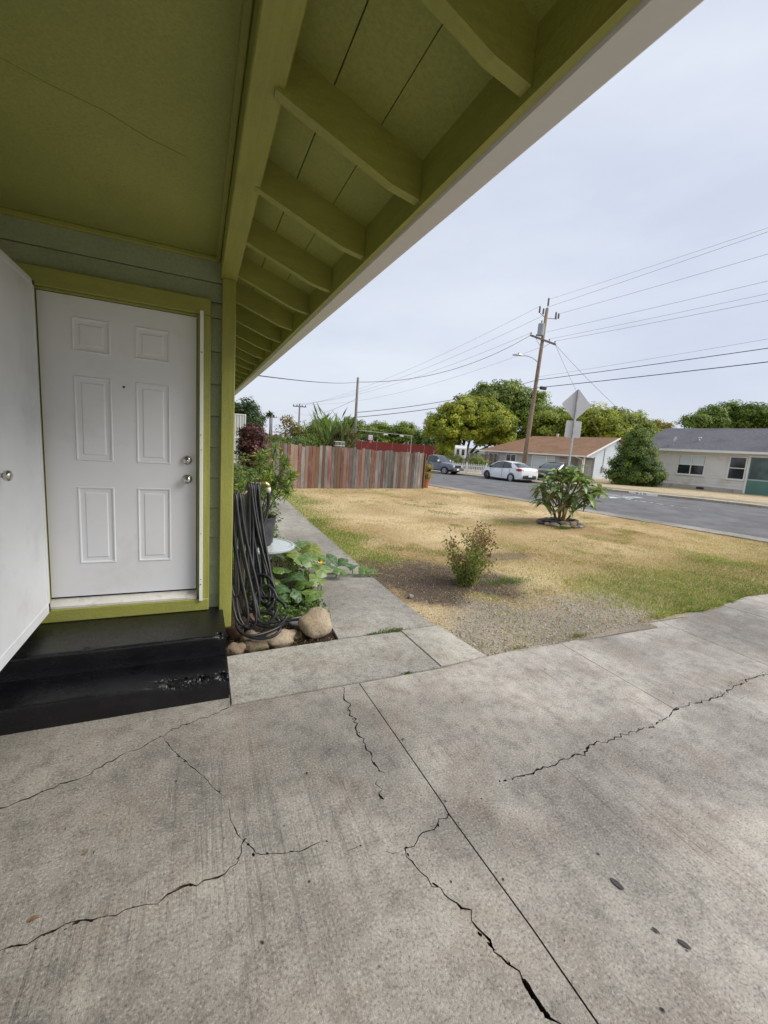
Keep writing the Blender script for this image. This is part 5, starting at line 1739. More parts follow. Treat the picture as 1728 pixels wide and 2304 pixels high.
lm = [long_leaf('long_leaf', .34, .115, .5, [(.075, .155, .035), (.18, .25, .07)], 1), long_leaf('long_leaf', .30, .10, .9, [(.095, .175, .035), (.20, .27, .07)], 2),
      long_leaf('long_leaf', .36, .12, .25, [(.17, .255, .05), (.28, .35, .10)], 3), long_leaf('long_leaf', .27, .10, .6, [(.25, .32, .065), (.34, .39, .11)], 4), long_leaf('long_leaf', .28, .085, 1.1, [(.14, .12, .03), (.2, .18, .06)], 5)]
stm = paint('loquat_stem', (.17, .125, .07), .8, .25, 12, 60, .2)
g = random.Random(12)
heads = []
spec_ = [(.08, 1.42, .3), (.30, 1.36, 1.6), (.28, 1.34, 2.9), (.26, 1.38, 4.2), (.30, 1.30, 5.4), (.45, 1.20, .2), (.47, 1.18, 1.1), (.45, 1.16, 2.2), (.50, 1.20, 3.3), (.44, 1.15, 4.6), (.48, 1.18, 5.7),
         (.70, .98, .0), (.68, .94, .9), (.66, .90, 1.9), (.70, .96, 2.8), (.66, .92, 3.7), (.72, .94, 4.5), (.70, .98, 5.3), (.86, 1.00, 5.9), (.60, .66, .5), (.62, .62, 1.7), (.66, .64, 2.9), (.60, .60, 4.0), (.64, .66, 5.0), (.35, .82, 4.4), (.38, .80, 1.2)]
for k, (rr, h, a) in enumerate(spec_):
    a += g.uniform(-.15, .15); rr *= g.uniform(.9, 1.1); h += g.uniform(-.05, .05)
    tip = Vector((LQ[0] + math.cos(a) * rr + .06, LQ[1] + math.sin(a) * rr, h))
    b0 = Vector((LQ[0] + math.cos(a) * .10, LQ[1] + math.sin(a) * .10, 0))
    if k % 3 == 0 or h < .7:
        mid = b0.lerp(tip, .5) + Vector((-math.cos(a) * .06, -math.sin(a) * .06, .10))
        pth = smooth_path([b0, mid, tip], 2)
        MB().tube(pth, [.026 - .014 * i / (len(pth) - 1) for i in range(len(pth))], 7).build('stem', stm, loq, smooth=True)
    else:
        s0 = Vector((LQ[0] + math.cos(a) * .14, LQ[1] + math.sin(a) * .14, h * .5))
        MB().tube([s0, s0.lerp(tip, .5) + Vector((0, 0, .06)), tip], [.014, .012, .009], 6).build('twig', stm, loq, smooth=True)
    heads.append((tip, a, rr))
for (tip, a, rr) in heads:
    for j in range(11):
        aa = 2 * math.pi * j / 11 + g.uniform(-.25, .25)
        o = bpy.data.objects.new('leaf', lm[g.choice([0, 0, 1, 2, 2, 2, 3, 3] if tip.z > 1.05 else [0, 0, 0, 1, 4, 2])]); COL.objects.link(o); o.parent = loq
        o.location = tip + Vector((0, 0, -.10 * (j % 3) / 2 + g.uniform(-.02, .02))) - loq.location
        s = g.uniform(.9, 1.3)
        o.scale = (s, s, s)
        o.rotation_euler = (g.uniform(-.3, .3), -g.uniform(-.05, .65) + (.35 if j % 3 == 2 else 0), aa)
# ring of stones
rm_ = rock_mesh('soil_mound', .5, .42, .12, 55, .2)
link('soil_mound', rm_, SOIL, loq, world=False, smooth=True)
g = random.Random(13)
mats5 = [ROCKB, ROCKT, ROCKB, ROCKG, ROCKD]
colname = {0: 'brown', 1: 'tan', 2: 'brown', 3: 'grey', 4: 'dark'}
ringst = []
n = 0
for ring_, (rad, cnt, zz) in enumerate(((.56, 15, 0), (.42, 11, .065))):
    for k in range(cnt):
        a = 2 * math.pi * k / cnt + ring_ * .2
        mi = g.randrange(5)
        o = rock('flat fieldstone', LQ[0] + math.cos(a) * rad * g.uniform(.92, 1.08), LQ[1] + math.sin(a) * rad * .85, zz, g.uniform(.09, .15), g.uniform(.07, .10), g.uniform(.04, .06), a + math.pi / 2 + g.uniform(-.4, .4), 20 + n, mats5[mi], 'fieldstone', 'stones ringing the big leaved bush', .3, 'stone')
        rel = a - math.atan2(-LQ[1], -LQ[0])                       # 0 = towards the viewer, growing to the viewer's right
        ringst.append((ring_, int(round(rel / (math.pi / 4))) % 8, rel % (2 * math.pi), mi, o))
        n += 1
octn = ['at the front', 'at the front right', 'at the right side', 'at the back right', 'at the back', 'at the back left', 'at the left side', 'at the front left']
for ring_ in (0, 1):
    for oc in range(8):
        sub = sorted([q for q in ringst if q[0] == ring_ and q[1] == oc], key=lambda q: (q[2] + math.pi) % (2 * math.pi))
        for i_, q in enumerate(sub):
            q[4]['label'] = '%s fieldstone %s of the %s bush ring%s' % (colname[q[3]], octn[oc], ('lower', 'upper')[ring_], '' if len(sub) == 1 else (', first of two clockwise' if i_ else ', second of two clockwise'))
tuft('green grass clump in front of the stone ring', 8.2, 7.5, 380, .09, .14, 14, ((.09, .17, .03), (.15, .23, .05)), name='grass_clump', cat='grass')

# ------------------------------------------------------------------ rose bush
RB = (3.14, 4.30, 0.0)
rose = thing('rose_bush', 'small upright rose bush with reddish leaf tips on the bare earth', 'rose bush', RB)
g = random.Random(21)
rt = []
for k in range(19):
    a = g.uniform(0, 6.28); b0 = Vector((RB[0] + math.cos(a) * .05, RB[1] + math.sin(a) * .05, -.01))
    rr = g.uniform(.05, .38); h = g.uniform(.34, .78)
    tip = b0 + Vector((math.cos(a) * rr, math.sin(a) * rr, h))
    mid = b0.lerp(tip, .55) + Vector((g.uniform(-.03, .03), g.uniform(-.03, .03), .02))
    pth = smooth_path([b0, mid, tip], 2)
    MB().tube(pth, [.006 - .004 * i / (len(pth) - 1) for i in range(len(pth))], 5).build('cane', paint('rose_cane', (.16, .15, .06), .7, .3, 15, 60, .1) if k == 0 else bpy.data.materials['rose_cane'], rose, smooth=True)
    for q in np.linspace(.12, 1, 9): rt.append((b0.lerp(tip, q), q))
ga = np.random.default_rng(22)
nL = 3400
ii = ga.integers(0, len(rt), nL)
base_ = np.array([rt[i][0][:] for i in ii]); qq = np.array([rt[i][1] for i in ii])
c = base_ + ga.normal(0, .028, (nL, 3)) * (0.6 + qq[:, None])
green = np.array([.22, .29, .07]); red = np.array([.24, .10, .075]); yel = np.array([.42, .38, .11])
red_p = (ga.random(nL) < np.clip((qq - .62) * 2.2, 0.03, .75))[:, None]
col = np.where(red_p, red, np.where((ga.random(nL) < .22)[:, None], yel, green)) * ga.uniform(.6, 1.35, (nL, 1))
link('foliage', leaf_mesh('foliage', c, unit(ga.normal(size=(nL, 3))), unit(ga.normal(size=(nL, 3)) + np.array([0, 0, .8])), ga.uniform(.022, .052, nL), ga.uniform(.015, .032, nL), col), FOL, rose)
tuft('green weeds at the foot of the rose bush', 3.75, 4.25, 500, .07, .22, 23, ((.09, .17, .03), (.15, .24, .05)), name='weed_clump', cat='weed')

# ------------------------------------------------------------------ houses across the street
HA = math.atan2(-.976, .219)      # local x runs along the street towards the right, local y into the lot


def loc(root, x, y, z=0.0):
    return root.matrix_basis @ Vector((x, y, z))


def lap_wall(mb, x0, x1, y, z0, z1, step=.2, out=-1, d=.032, axis='x'):
    """lap siding as real steps; wall along local x at depth y (axis x) or along y at x (axis y)"""
    n = max(1, int(round((z1 - z0) / step)))
    for k in range(n):
        a = z0 + (z1 - z0) * k / n; b = z0 + (z1 - z0) * (k + 1) / n
        if axis == 'x':
            vs = [(x0, y + out * d, a), (x1, y + out * d, a), (x1, y + out * .003, b), (x0, y + out * .003, b), (x0, y, a), (x1, y, a)]
        else:
            vs = [(y + out * d, x0, a), (y + out * d, x1, a), (y + out * .003, x1, b), (y + out * .003, x0, b), (y, x0, a), (y, x1, a)]
        mb.add(vs, [(0, 1, 2, 3), (4, 5, 1, 0)])
    return mb


CURT = paint('pale_curtain', (.52, .60, .62), .8, .06, 4, 40, .2, stretch=(6, 6, .2), coord='Object')
BLIND = paint('pale_blind', (.60, .66, .66), .8, .05, 3, 40, .1)
FRAMEW = paint('window_frame_white', (.76, .76, .74), .5, .04, 4, 50, .03)


def window(parent, x0, x1, z0, z1, y, panes, blind=False, fr=.06, sashes=True, glass=None):
    """framed window standing a little proud of the wall; panes = number across"""
    m = MB()
    m.box(x0, x0 + fr, y - .06, y + .02, z0, z1).box(x1 - fr, x1, y - .06, y + .02, z0, z1)
    m.box(x0 + fr, x1 - fr, y - .06, y + .02, z1 - fr, z1).box(x0 + fr, x1 - fr, y - .06, y + .02, z0, z0 + fr)
    w = m.build('window', FRAMEW, parent, world=False)
    iw = (x1 - x0 - 2 * fr) / panes
    for k in range(panes):
        a = x0 + fr + k * iw; b = a + iw
        if k: MB().box(a - .03, a + .03, y - .058, y + .02, z0 + fr, z1 - fr).build('mullion', FRAMEW, w, world=False)
        MB().box(a + .02, b - .02, y - .012, y - .004, z0 + fr, z1 - fr).build('pane', glass or GLASS, w, world=False)
        if sashes:
            zm = (z0 + z1) / 2
            MB().box(a + (.03 if k else 0), b - (.03 if k < panes - 1 else 0), y - .045, y, zm - .03, zm + .03).build('sash_rail', FRAMEW, w, world=False)
            if blind: MB().box(a + .04, b - .04, y - .026, y - .016, zm + .03, z1 - fr).build('blind', BLIND, w, world=False)
    MB().box(x0 - .05, x1 + .05, y - .09, y + .02, z0 - .06, z0 - .002).build('sill', FRAMEW, w, world=False)
    return w


# --- grey roofed house
SIDW = paint('white_siding_paint', (.70, .68, .64), .7, .05, .8, 30, .1, dirt=(.56, .51, .44), dscale=.7, coord='Object')
SHGREY = mat_shingle('roof_shingle_grey', (.10, .10, .11), (.19, .19, .20), 0)
gh = thing('grey_roof_house', 'cream sided bungalow with grey shingle roof and green garage door', 'house', (35.07, 23.2, 0.13), HA)
m = lap_wall(MB(), -1.2, 16, 0, 0.35, 3.0, .215)
m.add([(-1.2, 0.0, .0), (16, 0, .0), (16, 0, 3.0), (-1.2, 0, 3.0)], [(0, 1, 2, 3)])
m.build('front_wall', SIDW, gh, world=False)
MB().box(-1.2, 16, -.03, .0, -.1, .36).build('foundation', paint('foundation_paint', (.46, .42, .37), .85, .12, 2, 20, .2, dirt=(.22, .18, .13), dscale=2.5, coord='Object'), gh, world=False)
MB().box(-1.2, -1.1, 0, 9.4, 0, 3.0).box(15.9, 16, 0, 9.4, 0, 3.0).box(-1.2, 16, 9.3, 9.4, 0, 3.0).build('rear_walls', SIDW, gh, world=False)
rf = MB()
prof = [(-.55, 2.98), (4.7, 5.02), (10.0, 2.98), (10.0, 3.10), (4.7, 5.16), (-.55, 3.10)]
rf.slab(prof, 0, -1.55, 16.5)
roof = rf.build('roof', SHGREY, gh, world=False)
MB().box(-1.6, 16.5, -.66, -.555, 2.94, 3.10).build('fascia', FRAMEW, gh, world=False)
MB().box(-1.55, 16.4, -.55, 0, 2.93, 2.965).build('soffit', FRAMEW, gh, world=False)
MB().slab([(0, 3.0), (4.7, 4.9), (9.4, 3.0)], 0, -1.22, -1.12).build('gable', SIDW, gh, world=False)
window(gh, 1.52, 3.38, 1.16, 2.72, -.02, 2, True)
window(gh, 4.82, 5.86, 1.06, 2.72, -.02, 1, False)
for z in (1.5, 2.32): MB().box(4.88, 5.8, -.03, -.02, z, z + .03).build('window_slat', BLIND, gh, world=False)
window(gh, -1.0, -.35, 1.5, 2.72, -.02, 1, False, sashes=False)
GRN = paint('green_garage_paint', (.09, .20, .165), .55, .12, 1.2, 30, .05, dirt=(.16, .27, .23), dscale=1, coord='Object')
gd = MB().box(6.05, 9.6, -.035, .0, 0.0, 2.72).build('garage_door', GRN, gh, world=False)
MB().box(6.06, 9.6, -.05, -.036, 1.08, 1.16).build('door_rail', paint('pale_rail', (.42, .50, .48), .6), gd, world=False)
MB().box(6.12, 9.5, -.047, -.036, 1.2, 2.66).build('glass_panel', mat_glass('green_dark_glass', (.05, .085, .075), .15), gd, world=False)
MB().box(5.92, 6.04, -.06, .0, 0.02, 2.86).box(6.045, 9.7, -.06, 0, 2.73, 2.86).build('garage_casing', FRAMEW, gh, world=False)
MB().box(3.05, 3.55, -.04, -.031, .10, .27).build('crawl_vent', BLACKP, gh, world=False)
# dish and vents on the roof
dsh = MB()
dsh.lathe([(0, 0), (.15, .015), (.26, .05), (.30, .08)], (0, 0, 0), 20, 'y', cap=False)
me = dsh.mesh('dish'); me.transform(Matrix.Translation((.85, .25, 3.88)) @ Matrix.Rotation(-.9, 4, 'Z') @ Matrix.Rotation(-.3, 4, 'X'))
link('satellite_dish', me, GALV, gh, world=False, smooth=True)
MB().tube([(.85, .3, 3.40), (.85, .3, 3.7), (.85, .28, 3.86)], .025, 6).build('dish_mast', GALV, gh, world=False)
MB().tube([(2.2, 1.6, 3.85), (2.2, 1.6, 4.15)], .05, 8).box(2.1, 2.3, 1.5, 1.7, 4.13, 4.2).build('roof_vent', FRAMEW, gh, world=False)

# --- tan roofed house
SIDG = paint('grey_siding_paint', (.40, .41, .41), .7, .05, .8, 30, .1, coord='Object')
SIDB = paint('pale_blue_siding', (.52, .57, .62), .7, .05, .8, 30, .1, coord='Object')
SHTAN = mat_shingle('roof_shingle_tan', (.19, .105, .062), (.34, .205, .125), 0)
th = thing('tan_roof_house', 'grey sided bungalow with tan shingle roof behind the white car', 'house', (36.7, 32.0, 0.0), HA)
# local x negative runs to the left in the picture (away); x=0 is the right gable end
LW = -13.6
m = lap_wall(MB(), LW, -2.05, .5, 0.3, 2.38, .2)
m.add([(LW, .5, -.1), (-2.05, .5, -.1), (-2.05, .5, 2.38), (LW, .5, 2.38)], [(0, 1, 2, 3)])
m.build('front_wall', SIDG, th, world=False)
m = lap_wall(MB(), -2.05, 0, 2.3, .0, 2.38, .2)
m.add([(-2.05, 2.3, -.1), (0, 2.3, -.1), (0, 2.3, 2.38), (-2.05, 2.3, 2.38)], [(0, 1, 2, 3)]).add([(-2.05, .5, -.1), (-2.05, 2.3, -.1), (-2.05, 2.3, 2.4), (-2.05, .5, 2.4)], [(0, 1, 2, 3)])
m.build('recess_wall', SIDG, th, world=False)
MB().box(-1.8, -.25, 2.24, 2.279, 0, 2.0).build('garage_door', paint('garage_white', (.55, .56, .56), .6, .05, 1, 20, .05), th, world=False)
gw_ = MB()
gw_.add([(-.05, 2.3, -.1), (-.05, 12.6, -.1), (-.05, 12.6, 2.38), (-.05, 6.5, 4.52), (-.05, .5, 2.41), (-.05, .5, 2.2), (-.05, 2.3, 2.2)], [(0, 1, 2, 3, 4, 5, 6)])
lap_wall(gw_, 2.3, 12.6, -.05, -.1, 2.3, .2, 1, .02, 'y')
for k in range(10):
    z = 2.3 + k * .21
    lo_ = .5 + (z - 2.3) / .355; hi_ = 12.6 - (z - 2.3) / .355
    if hi_ - lo_ > .4: lap_wall(gw_, lo_ + .3, hi_ - .3, -.05, z, z + .2, .2, 1, .02, 'y')
gw_.build('gable_wall', SIDB, th, world=False)
MB().box(LW, LW + .1, .5, 12.6, -.1, 2.38).box(LW, 0, 12.5, 12.6, -.1, 2.38).build('rear_walls', SIDG, th, world=False)
# roof: gable at right, hip at left
E0, E1, ZE, ZR = -.0, 13.1, 2.36, 4.66
xl, xr = LW - .55, .35
rv = [(xl, E0, ZE), (xr, E0, ZE), (xr, 6.5, ZR), (xl + 3.4, 6.5, ZR), (xl, E1, ZE), (xr, E1, ZE)]
tk = .10
rvs = rv + [(a, b, c - tk) for a, b, c in rv]
MB().add(rvs, [(0, 1, 2, 3), (3, 2, 5, 4), (0, 3, 4), (6, 9, 8, 7), (9, 10, 11, 8), (6, 10, 9), (0, 6, 7, 1), (1, 7, 8, 2), (2, 8, 11, 5), (5, 11, 10, 4), (4, 10, 6, 0)]).build('roof', SHTAN, th, world=False)
MB().box(xl, xr, E0 - .10, E0 - .005, ZE - .14, ZE + .0).build('gutter', FRAMEW, th, world=False)
bb = MB(); bb.add([(xr + .005, E0 - .1, ZE - .16), (xr + .005, 6.5, ZR - .15), (xr + .005, 6.5, ZR + .03), (xr + .005, E0 - .1, ZE + .02), (xr + .04, E0 - .1, ZE - .16), (xr + .04, 6.5, ZR - .15), (xr + .04, 6.5, ZR + .03), (xr + .04, E0 - .1, ZE + .02)], [(0, 1, 2, 3), (7, 6, 5, 4), (0, 4, 5, 1), (3, 2, 6, 7), (0, 3, 7, 4), (1, 5, 6, 2)])
bb.build('rake_board', FRAMEW, th, world=False)
MB().box(-.22, -.10, .35, .47, -.1, 2.26).build('porch_post', FRAMEW, th, world=False)
MB().tube([(-.9, -.05, 2.22), (-.7, .05, 2.12), (-.3, .3, 1.98), (-.26, .33, 1.85), (-.26, .33, .1)], .045, 8).build('downspout', FRAMEW, th, world=False)
MB().box(-7.4, -7.15, 6.3, 6.55, 4.5, 5.0).build('chimney_pipe', paint('vent_tan', (.55, .42, .30), .7), th, world=False)
window(th, -12.95, -11.45, .85, 2.1, .48, 2, False, .09)
window(th, -10.2, -8.65, 1.15, 2.1, .48, 2, False, .09, sashes=False)
window(th, -6.45, -4.5, .55, 2.1, .48, 1, False, .10, sashes=False, glass=CURT)
window(th, -4.42, -3.55, .55, 2.1, .48, 1, False, .08, sashes=False, glass=CURT)
dr = MB().box(-3.0, -2.2, .44, .5, 0, 2.05).build('front_door', paint('brown_door', (.16, .09, .05), .6, .15, 3), th, world=False)
for k in range(6): MB().box(-2.93 + k * .13, -2.90 + k * .13, .40, .439, .1, 1.95).build('grille_bar', FRAMEW, dr, world=False)
MB().tube([(0.0, 4.2, 3.3), (0.0, 4.2, 1.35)], .035, 6).build('service_conduit', GALV, th, world=False)
MB().bbox(-.03, .12, 4.0, 4.4, .75, 1.4, .01).build('meter_box', GALV, th, world=False)
MB().lathe([(0, .0), (.11, .0), (.11, .1), (.09, .14), (0, .14)], (.12, 4.2, 1.15), 14, 'x').build('meter', GALV, th, world=False)

# ------------------------------------------------------------------ vehicles
TYRE = paint('tyre_rubber', (.018, .018, .019), .8, .2, 10, 60, .1)
RIM = paint('alloy_rim', (.55, .56, .57), .35, .1, 8, 40, .02, metal=.8)
HUBD = paint('dark_hub', (.06, .06, .065), .5, .2, 8)
PLATE = paint('licence_plate', (.75, .76, .78), .5, .1, 40)
TRIMB = paint('black_trim', (.015, .015, .016), .55, .15, 6)
CGL = mat_glass('car_glass', (.035, .045, .045), .08)
LAMPR = paint('tail_lamp_red', (.42, .015, .02), .2, .1, 8, 40, .0)
LAMPC = paint('head_lamp_clear', (.6, .6, .6), .15, .1, 8, 40, .0)


def carpaint(name, col, rough=.25, coat=.6):
    m = paint(name, col, rough, .04, 1.5, 40, .0, rvar=.04)
    b = m.node_tree.nodes['Principled BSDF']; b.inputs['Coat Weight'].default_value = coat; b.inputs['Coat Roughness'].default_value = .08
    return m


def wheel(parent, x, y, rad, w, rim, spokes=10):
    s = 1 if y > 0 else -1
    t_ = MB().lathe([(rad * .62, -w / 2), (rad * .9, -w / 2), (rad, -w * .35), (rad, w * .35), (rad * .9, w / 2), (rad * .62, w / 2)], (x, y, rad), 28, 'y', cap=False)
    wo = t_.build('wheel', TYRE, parent, world=False, smooth=True)
    autosmooth(wo, 50)
    MB().lathe([(0, s * w * .30), (rad * .62, s * w * .30)], (x, y, rad), 24, 'y', cap=False).build('hub_back', HUBD, wo, world=False)
    m = MB().lathe([(rad * .54, s * w * .30), (rad * .56, s * w * .52), (rad * .64, s * w * .52), (rad * .63, s * w * .30)], (x, y, rad), 28, 'y', cap=False)
    for k in range(spokes):
        a = 2 * math.pi * k / spokes
        c, q = math.cos(a), math.sin(a)
        px, pz = -q, c
        ww = rad * .055
        pts = []
        for rr in (rad * .08, rad * .57):
            for e in (-1, 1): pts.append((x + c * rr + px * ww * e, rad + q * rr + pz * ww * e))
        yy = y + s * w * .47
        m.add([(p[0], yy, p[1]) for p in pts] + [(p[0], yy - s * .03, p[1]) for p in pts], [(0, 1, 3, 2), (4, 6, 7, 5), (0, 2, 6, 4), (1, 5, 7, 3)])
    m.lathe([(0, s * w * .5), (rad * .14, s * w * .5), (rad * .15, s * w * .4)], (x, y, rad), 12, 'y')
    m.build('rim', rim, wo, world=False)
    # dark wheel arch
    ar = MB()
    n = 22
    for q0, q1 in ((rad * 1.02, rad * 1.17),):
        vs = []
        for k in range(n + 1):
            a = math.pi * (-.08 + 1.16 * k / n)
            for rr in (q0, q1):
                for yy in (y + s * w * .46, y - s * w * .6): vs.append((x + math.cos(a) * rr, yy, rad * 1.0 + math.sin(a) * rr))
        fs = []
        for k in range(n):
            b0 = 4 * k
            fs += [(b0, b0 + 2, b0 + 6, b0 + 4), (b0 + 2, b0 + 3, b0 + 7, b0 + 6), (b0 + 3, b0 + 1, b0 + 5, b0 + 7), (b0 + 1, b0, b0 + 4, b0 + 5)]
        ar.add(vs, fs)
    ar.build('wheel_arch', TRIMB, parent, world=False)
    return wo


def ring_body(x, W, zb, zt, crown_=.03, sill=.05):
    return [(x, -W * .80, zb), (x, -W * .97, zb + sill), (x, -W * 1.0, zb + (zt - zb) * .45), (x, -W * .985, zb + (zt - zb) * .72), (x, -W * .93, zt - .035), (x, -W * .80, zt), (x, 0, zt + crown_),
            (x, W * .80, zt), (x, W * .93, zt - .035), (x, W * .985, zb + (zt - zb) * .72), (x, W * 1.0, zb + (zt - zb) * .45), (x, W * .97, zb + sill), (x, W * .80, zb)]


def sedan(name, label, pos, rz, pmat, wheelm, group=None, rear_plate=True):
    t = thing(name, label, 'car', pos, rz, group)
    W = .86
    st = [(-2.18, .70, .50, .86), (-2.16, .78, .36, .95), (-2.08, .84, .26, 1.03), (-1.9, .855, .22, 1.06), (-1.55, .86, .20, 1.05), (-1.0, .86, .18, 1.0), (-.3, .86, .17, .965), (.5, .86, .17, .935), (1.05, .86, .18, .92), (1.45, .855, .20, .885), (1.8, .835, .22, .80), (2.02, .79, .25, .70), (2.14, .70, .30, .60), (2.18, .60, .36, .54)]
    bo = MB().loft([ring_body(x, w, zb, zt) for x, w, zb, zt in st]).build('body', pmat, t, world=False)
    autosmooth(bo, 40)
    # glass house
    def gring(x, wb, wt, zb, zt): return [(x, -wb, zb), (x, -(wb + wt) / 2 - .01, (zb + zt) / 2), (x, -wt, zt - .02), (x, -wt * .8, zt), (x, wt * .8, zt), (x, wt, zt - .02), (x, (wb + wt) / 2 + .01, (zb + zt) / 2), (x, wb, zb)]
    gs = [(-1.88, .70, .66, 1.03, 1.06), (-1.45, .78, .62, 1.0, 1.22), (-1.0, .81, .60, .98, 1.36), (-.5, .815, .60, .95, 1.43), (0.0, .815, .60, .93, 1.445), (.4, .81, .60, .91, 1.40), (.9, .79, .62, .90, 1.19), (1.32, .76, .68, .88, .93)]
    gl = MB().loft([gring(*g_) for g_ in gs]).build('glass', CGL, t, world=False)
    autosmooth(gl, 50)
    # roof skin over the glass, pillars
    def rring(x, wt, zt): return [(x, -wt - .012, zt - .055), (x, -wt - .006, zt - .012), (x, -wt * .8, zt + .012), (x, 0, zt + .02), (x, wt * .8, zt + .012), (x, wt + .006, zt - .012), (x, wt + .012, zt - .055), (x, 0, zt - .03)]
    autosmooth(MB().loft([rring(-1.05, .60, 1.345), rring(-.5, .60, 1.43), rring(0, .60, 1.445), rring(.42, .60, 1.395)]).build('roof', pmat, t, world=False), 50)
    for s in (-1, 1):
        def bar(pts, r_): return MB().tube([(x, s * y, z) for x, y, z in pts], r_, 6)
        bar([(.42, .605, 1.37), (.9, .70, 1.16), (1.34, .775, .90)], .035).build('pillar', pmat, t, world=False)
        bar([(-.28, .61, 1.40), (-.30, .80, 1.0)], .028).build('pillar', TRIMB, t, world=False)
        # broad rear pillar
        MB().add([(-1.0, s * .618, 1.34), (-1.28, s * .645, 1.27), (-1.80, s * .76, 1.04), (-1.28, s * .825, 1.0), (-1.05, s * .72, 1.2)], [(0, 1, 2, 3, 4)]).build('rear_pillar', pmat, t, world=False)
        MB().bbox(.78, .95, s * .86 - .0 if s > 0 else -1.0, 1.0 if s > 0 else -.86, .93, 1.06, .02).build('mirror', TRIMB, t, world=False)
        for x in (-.42, .62):
            MB().box(x, x + .16, s * .855 if s > 0 else -.875, .875 if s > 0 else -.855, .80, .83).build('door_handle', pmat, t, world=False)
        for x in (-.30, .98, -1.08):
            MB().box(x - .006, x + .006, s * .852 if s > 0 else -.864, .864 if s > 0 else -.852, .30, .92).build('door_gap', TRIMB, t, world=False)
        MB().loft([[(-1.70, s * .858, .94), (-1.70, s * .868, .90), (-1.70, s * .858, .86)], [(-1.95, s * .856, 1.0), (-1.95, s * .872, .90), (-1.95, s * .86, .80)], [(-2.12, s * .80, .99), (-2.14, s * .82, .89), (-2.13, s * .80, .80)], [(-2.16, s * .60, .95), (-2.19, s * .60, .88), (-2.18, s * .60, .82)]]).build('tail_light', LAMPR, t, world=False)
        MB().loft([[(1.70, s * .80, .80), (1.72, s * .845, .72), (1.72, s * .835, .66)], [(2.0, s * .72, .71), (2.05, s * .77, .66), (2.05, s * .77, .60)], [(2.13, s * .52, .62), (2.17, s * .54, .58), (2.17, s * .54, .54)]]).build('headlight', LAMPC, t, world=False)
    MB().loft([[(-2.195, -.62, .32), (-2.21, -.62, .44), (-2.195, -.62, .54)], [(-2.21, 0, .30), (-2.235, 0, .44), (-2.21, 0, .58)], [(-2.195, .62, .32), (-2.21, .62, .44), (-2.195, .62, .54)]]).build('rear_bumper', TRIMB, t, world=False)
    MB().box(-2.245, -2.236, -.17, .17, .46, .60).build('licence_plate', PLATE, t, world=False)
    MB().box(-1.7, 1.75, -.74, .74, .14, .22).build('underbody', TRIMB, t, world=False)
    MB().box(2.16, 2.20, -.45, .45, .36, .50).build('grille', TRIMB, t, world=False)
    for (x, s) in ((1.30, 1), (1.30, -1), (-1.27, 1), (-1.27, -1)):
        wheel(t, x, s * .775, .31, .20, HUBD if (x > 0 and wheelm is not None and s > 0 and name == 'white_car') else wheelm, 10 if name == 'white_car' else 5)
    return t


cz = hzf(20.7, 26.0) - .078
STA = math.atan2(.981, -.196)
sedan('white_car', 'white sedan parked at the far kerb by the utility pole', (20.86, 24.70, cz), STA - .16, carpaint('white_car_paint', (.80, .81, .82)), RIM)
sedan('black_car', 'black sedan mostly hidden behind the big leaved bush', (25.7, 24.75, hzf(25.7, 24.75) + .07), math.radians(-165), carpaint('black_car_paint', (.012, .012, .014)), RIM)

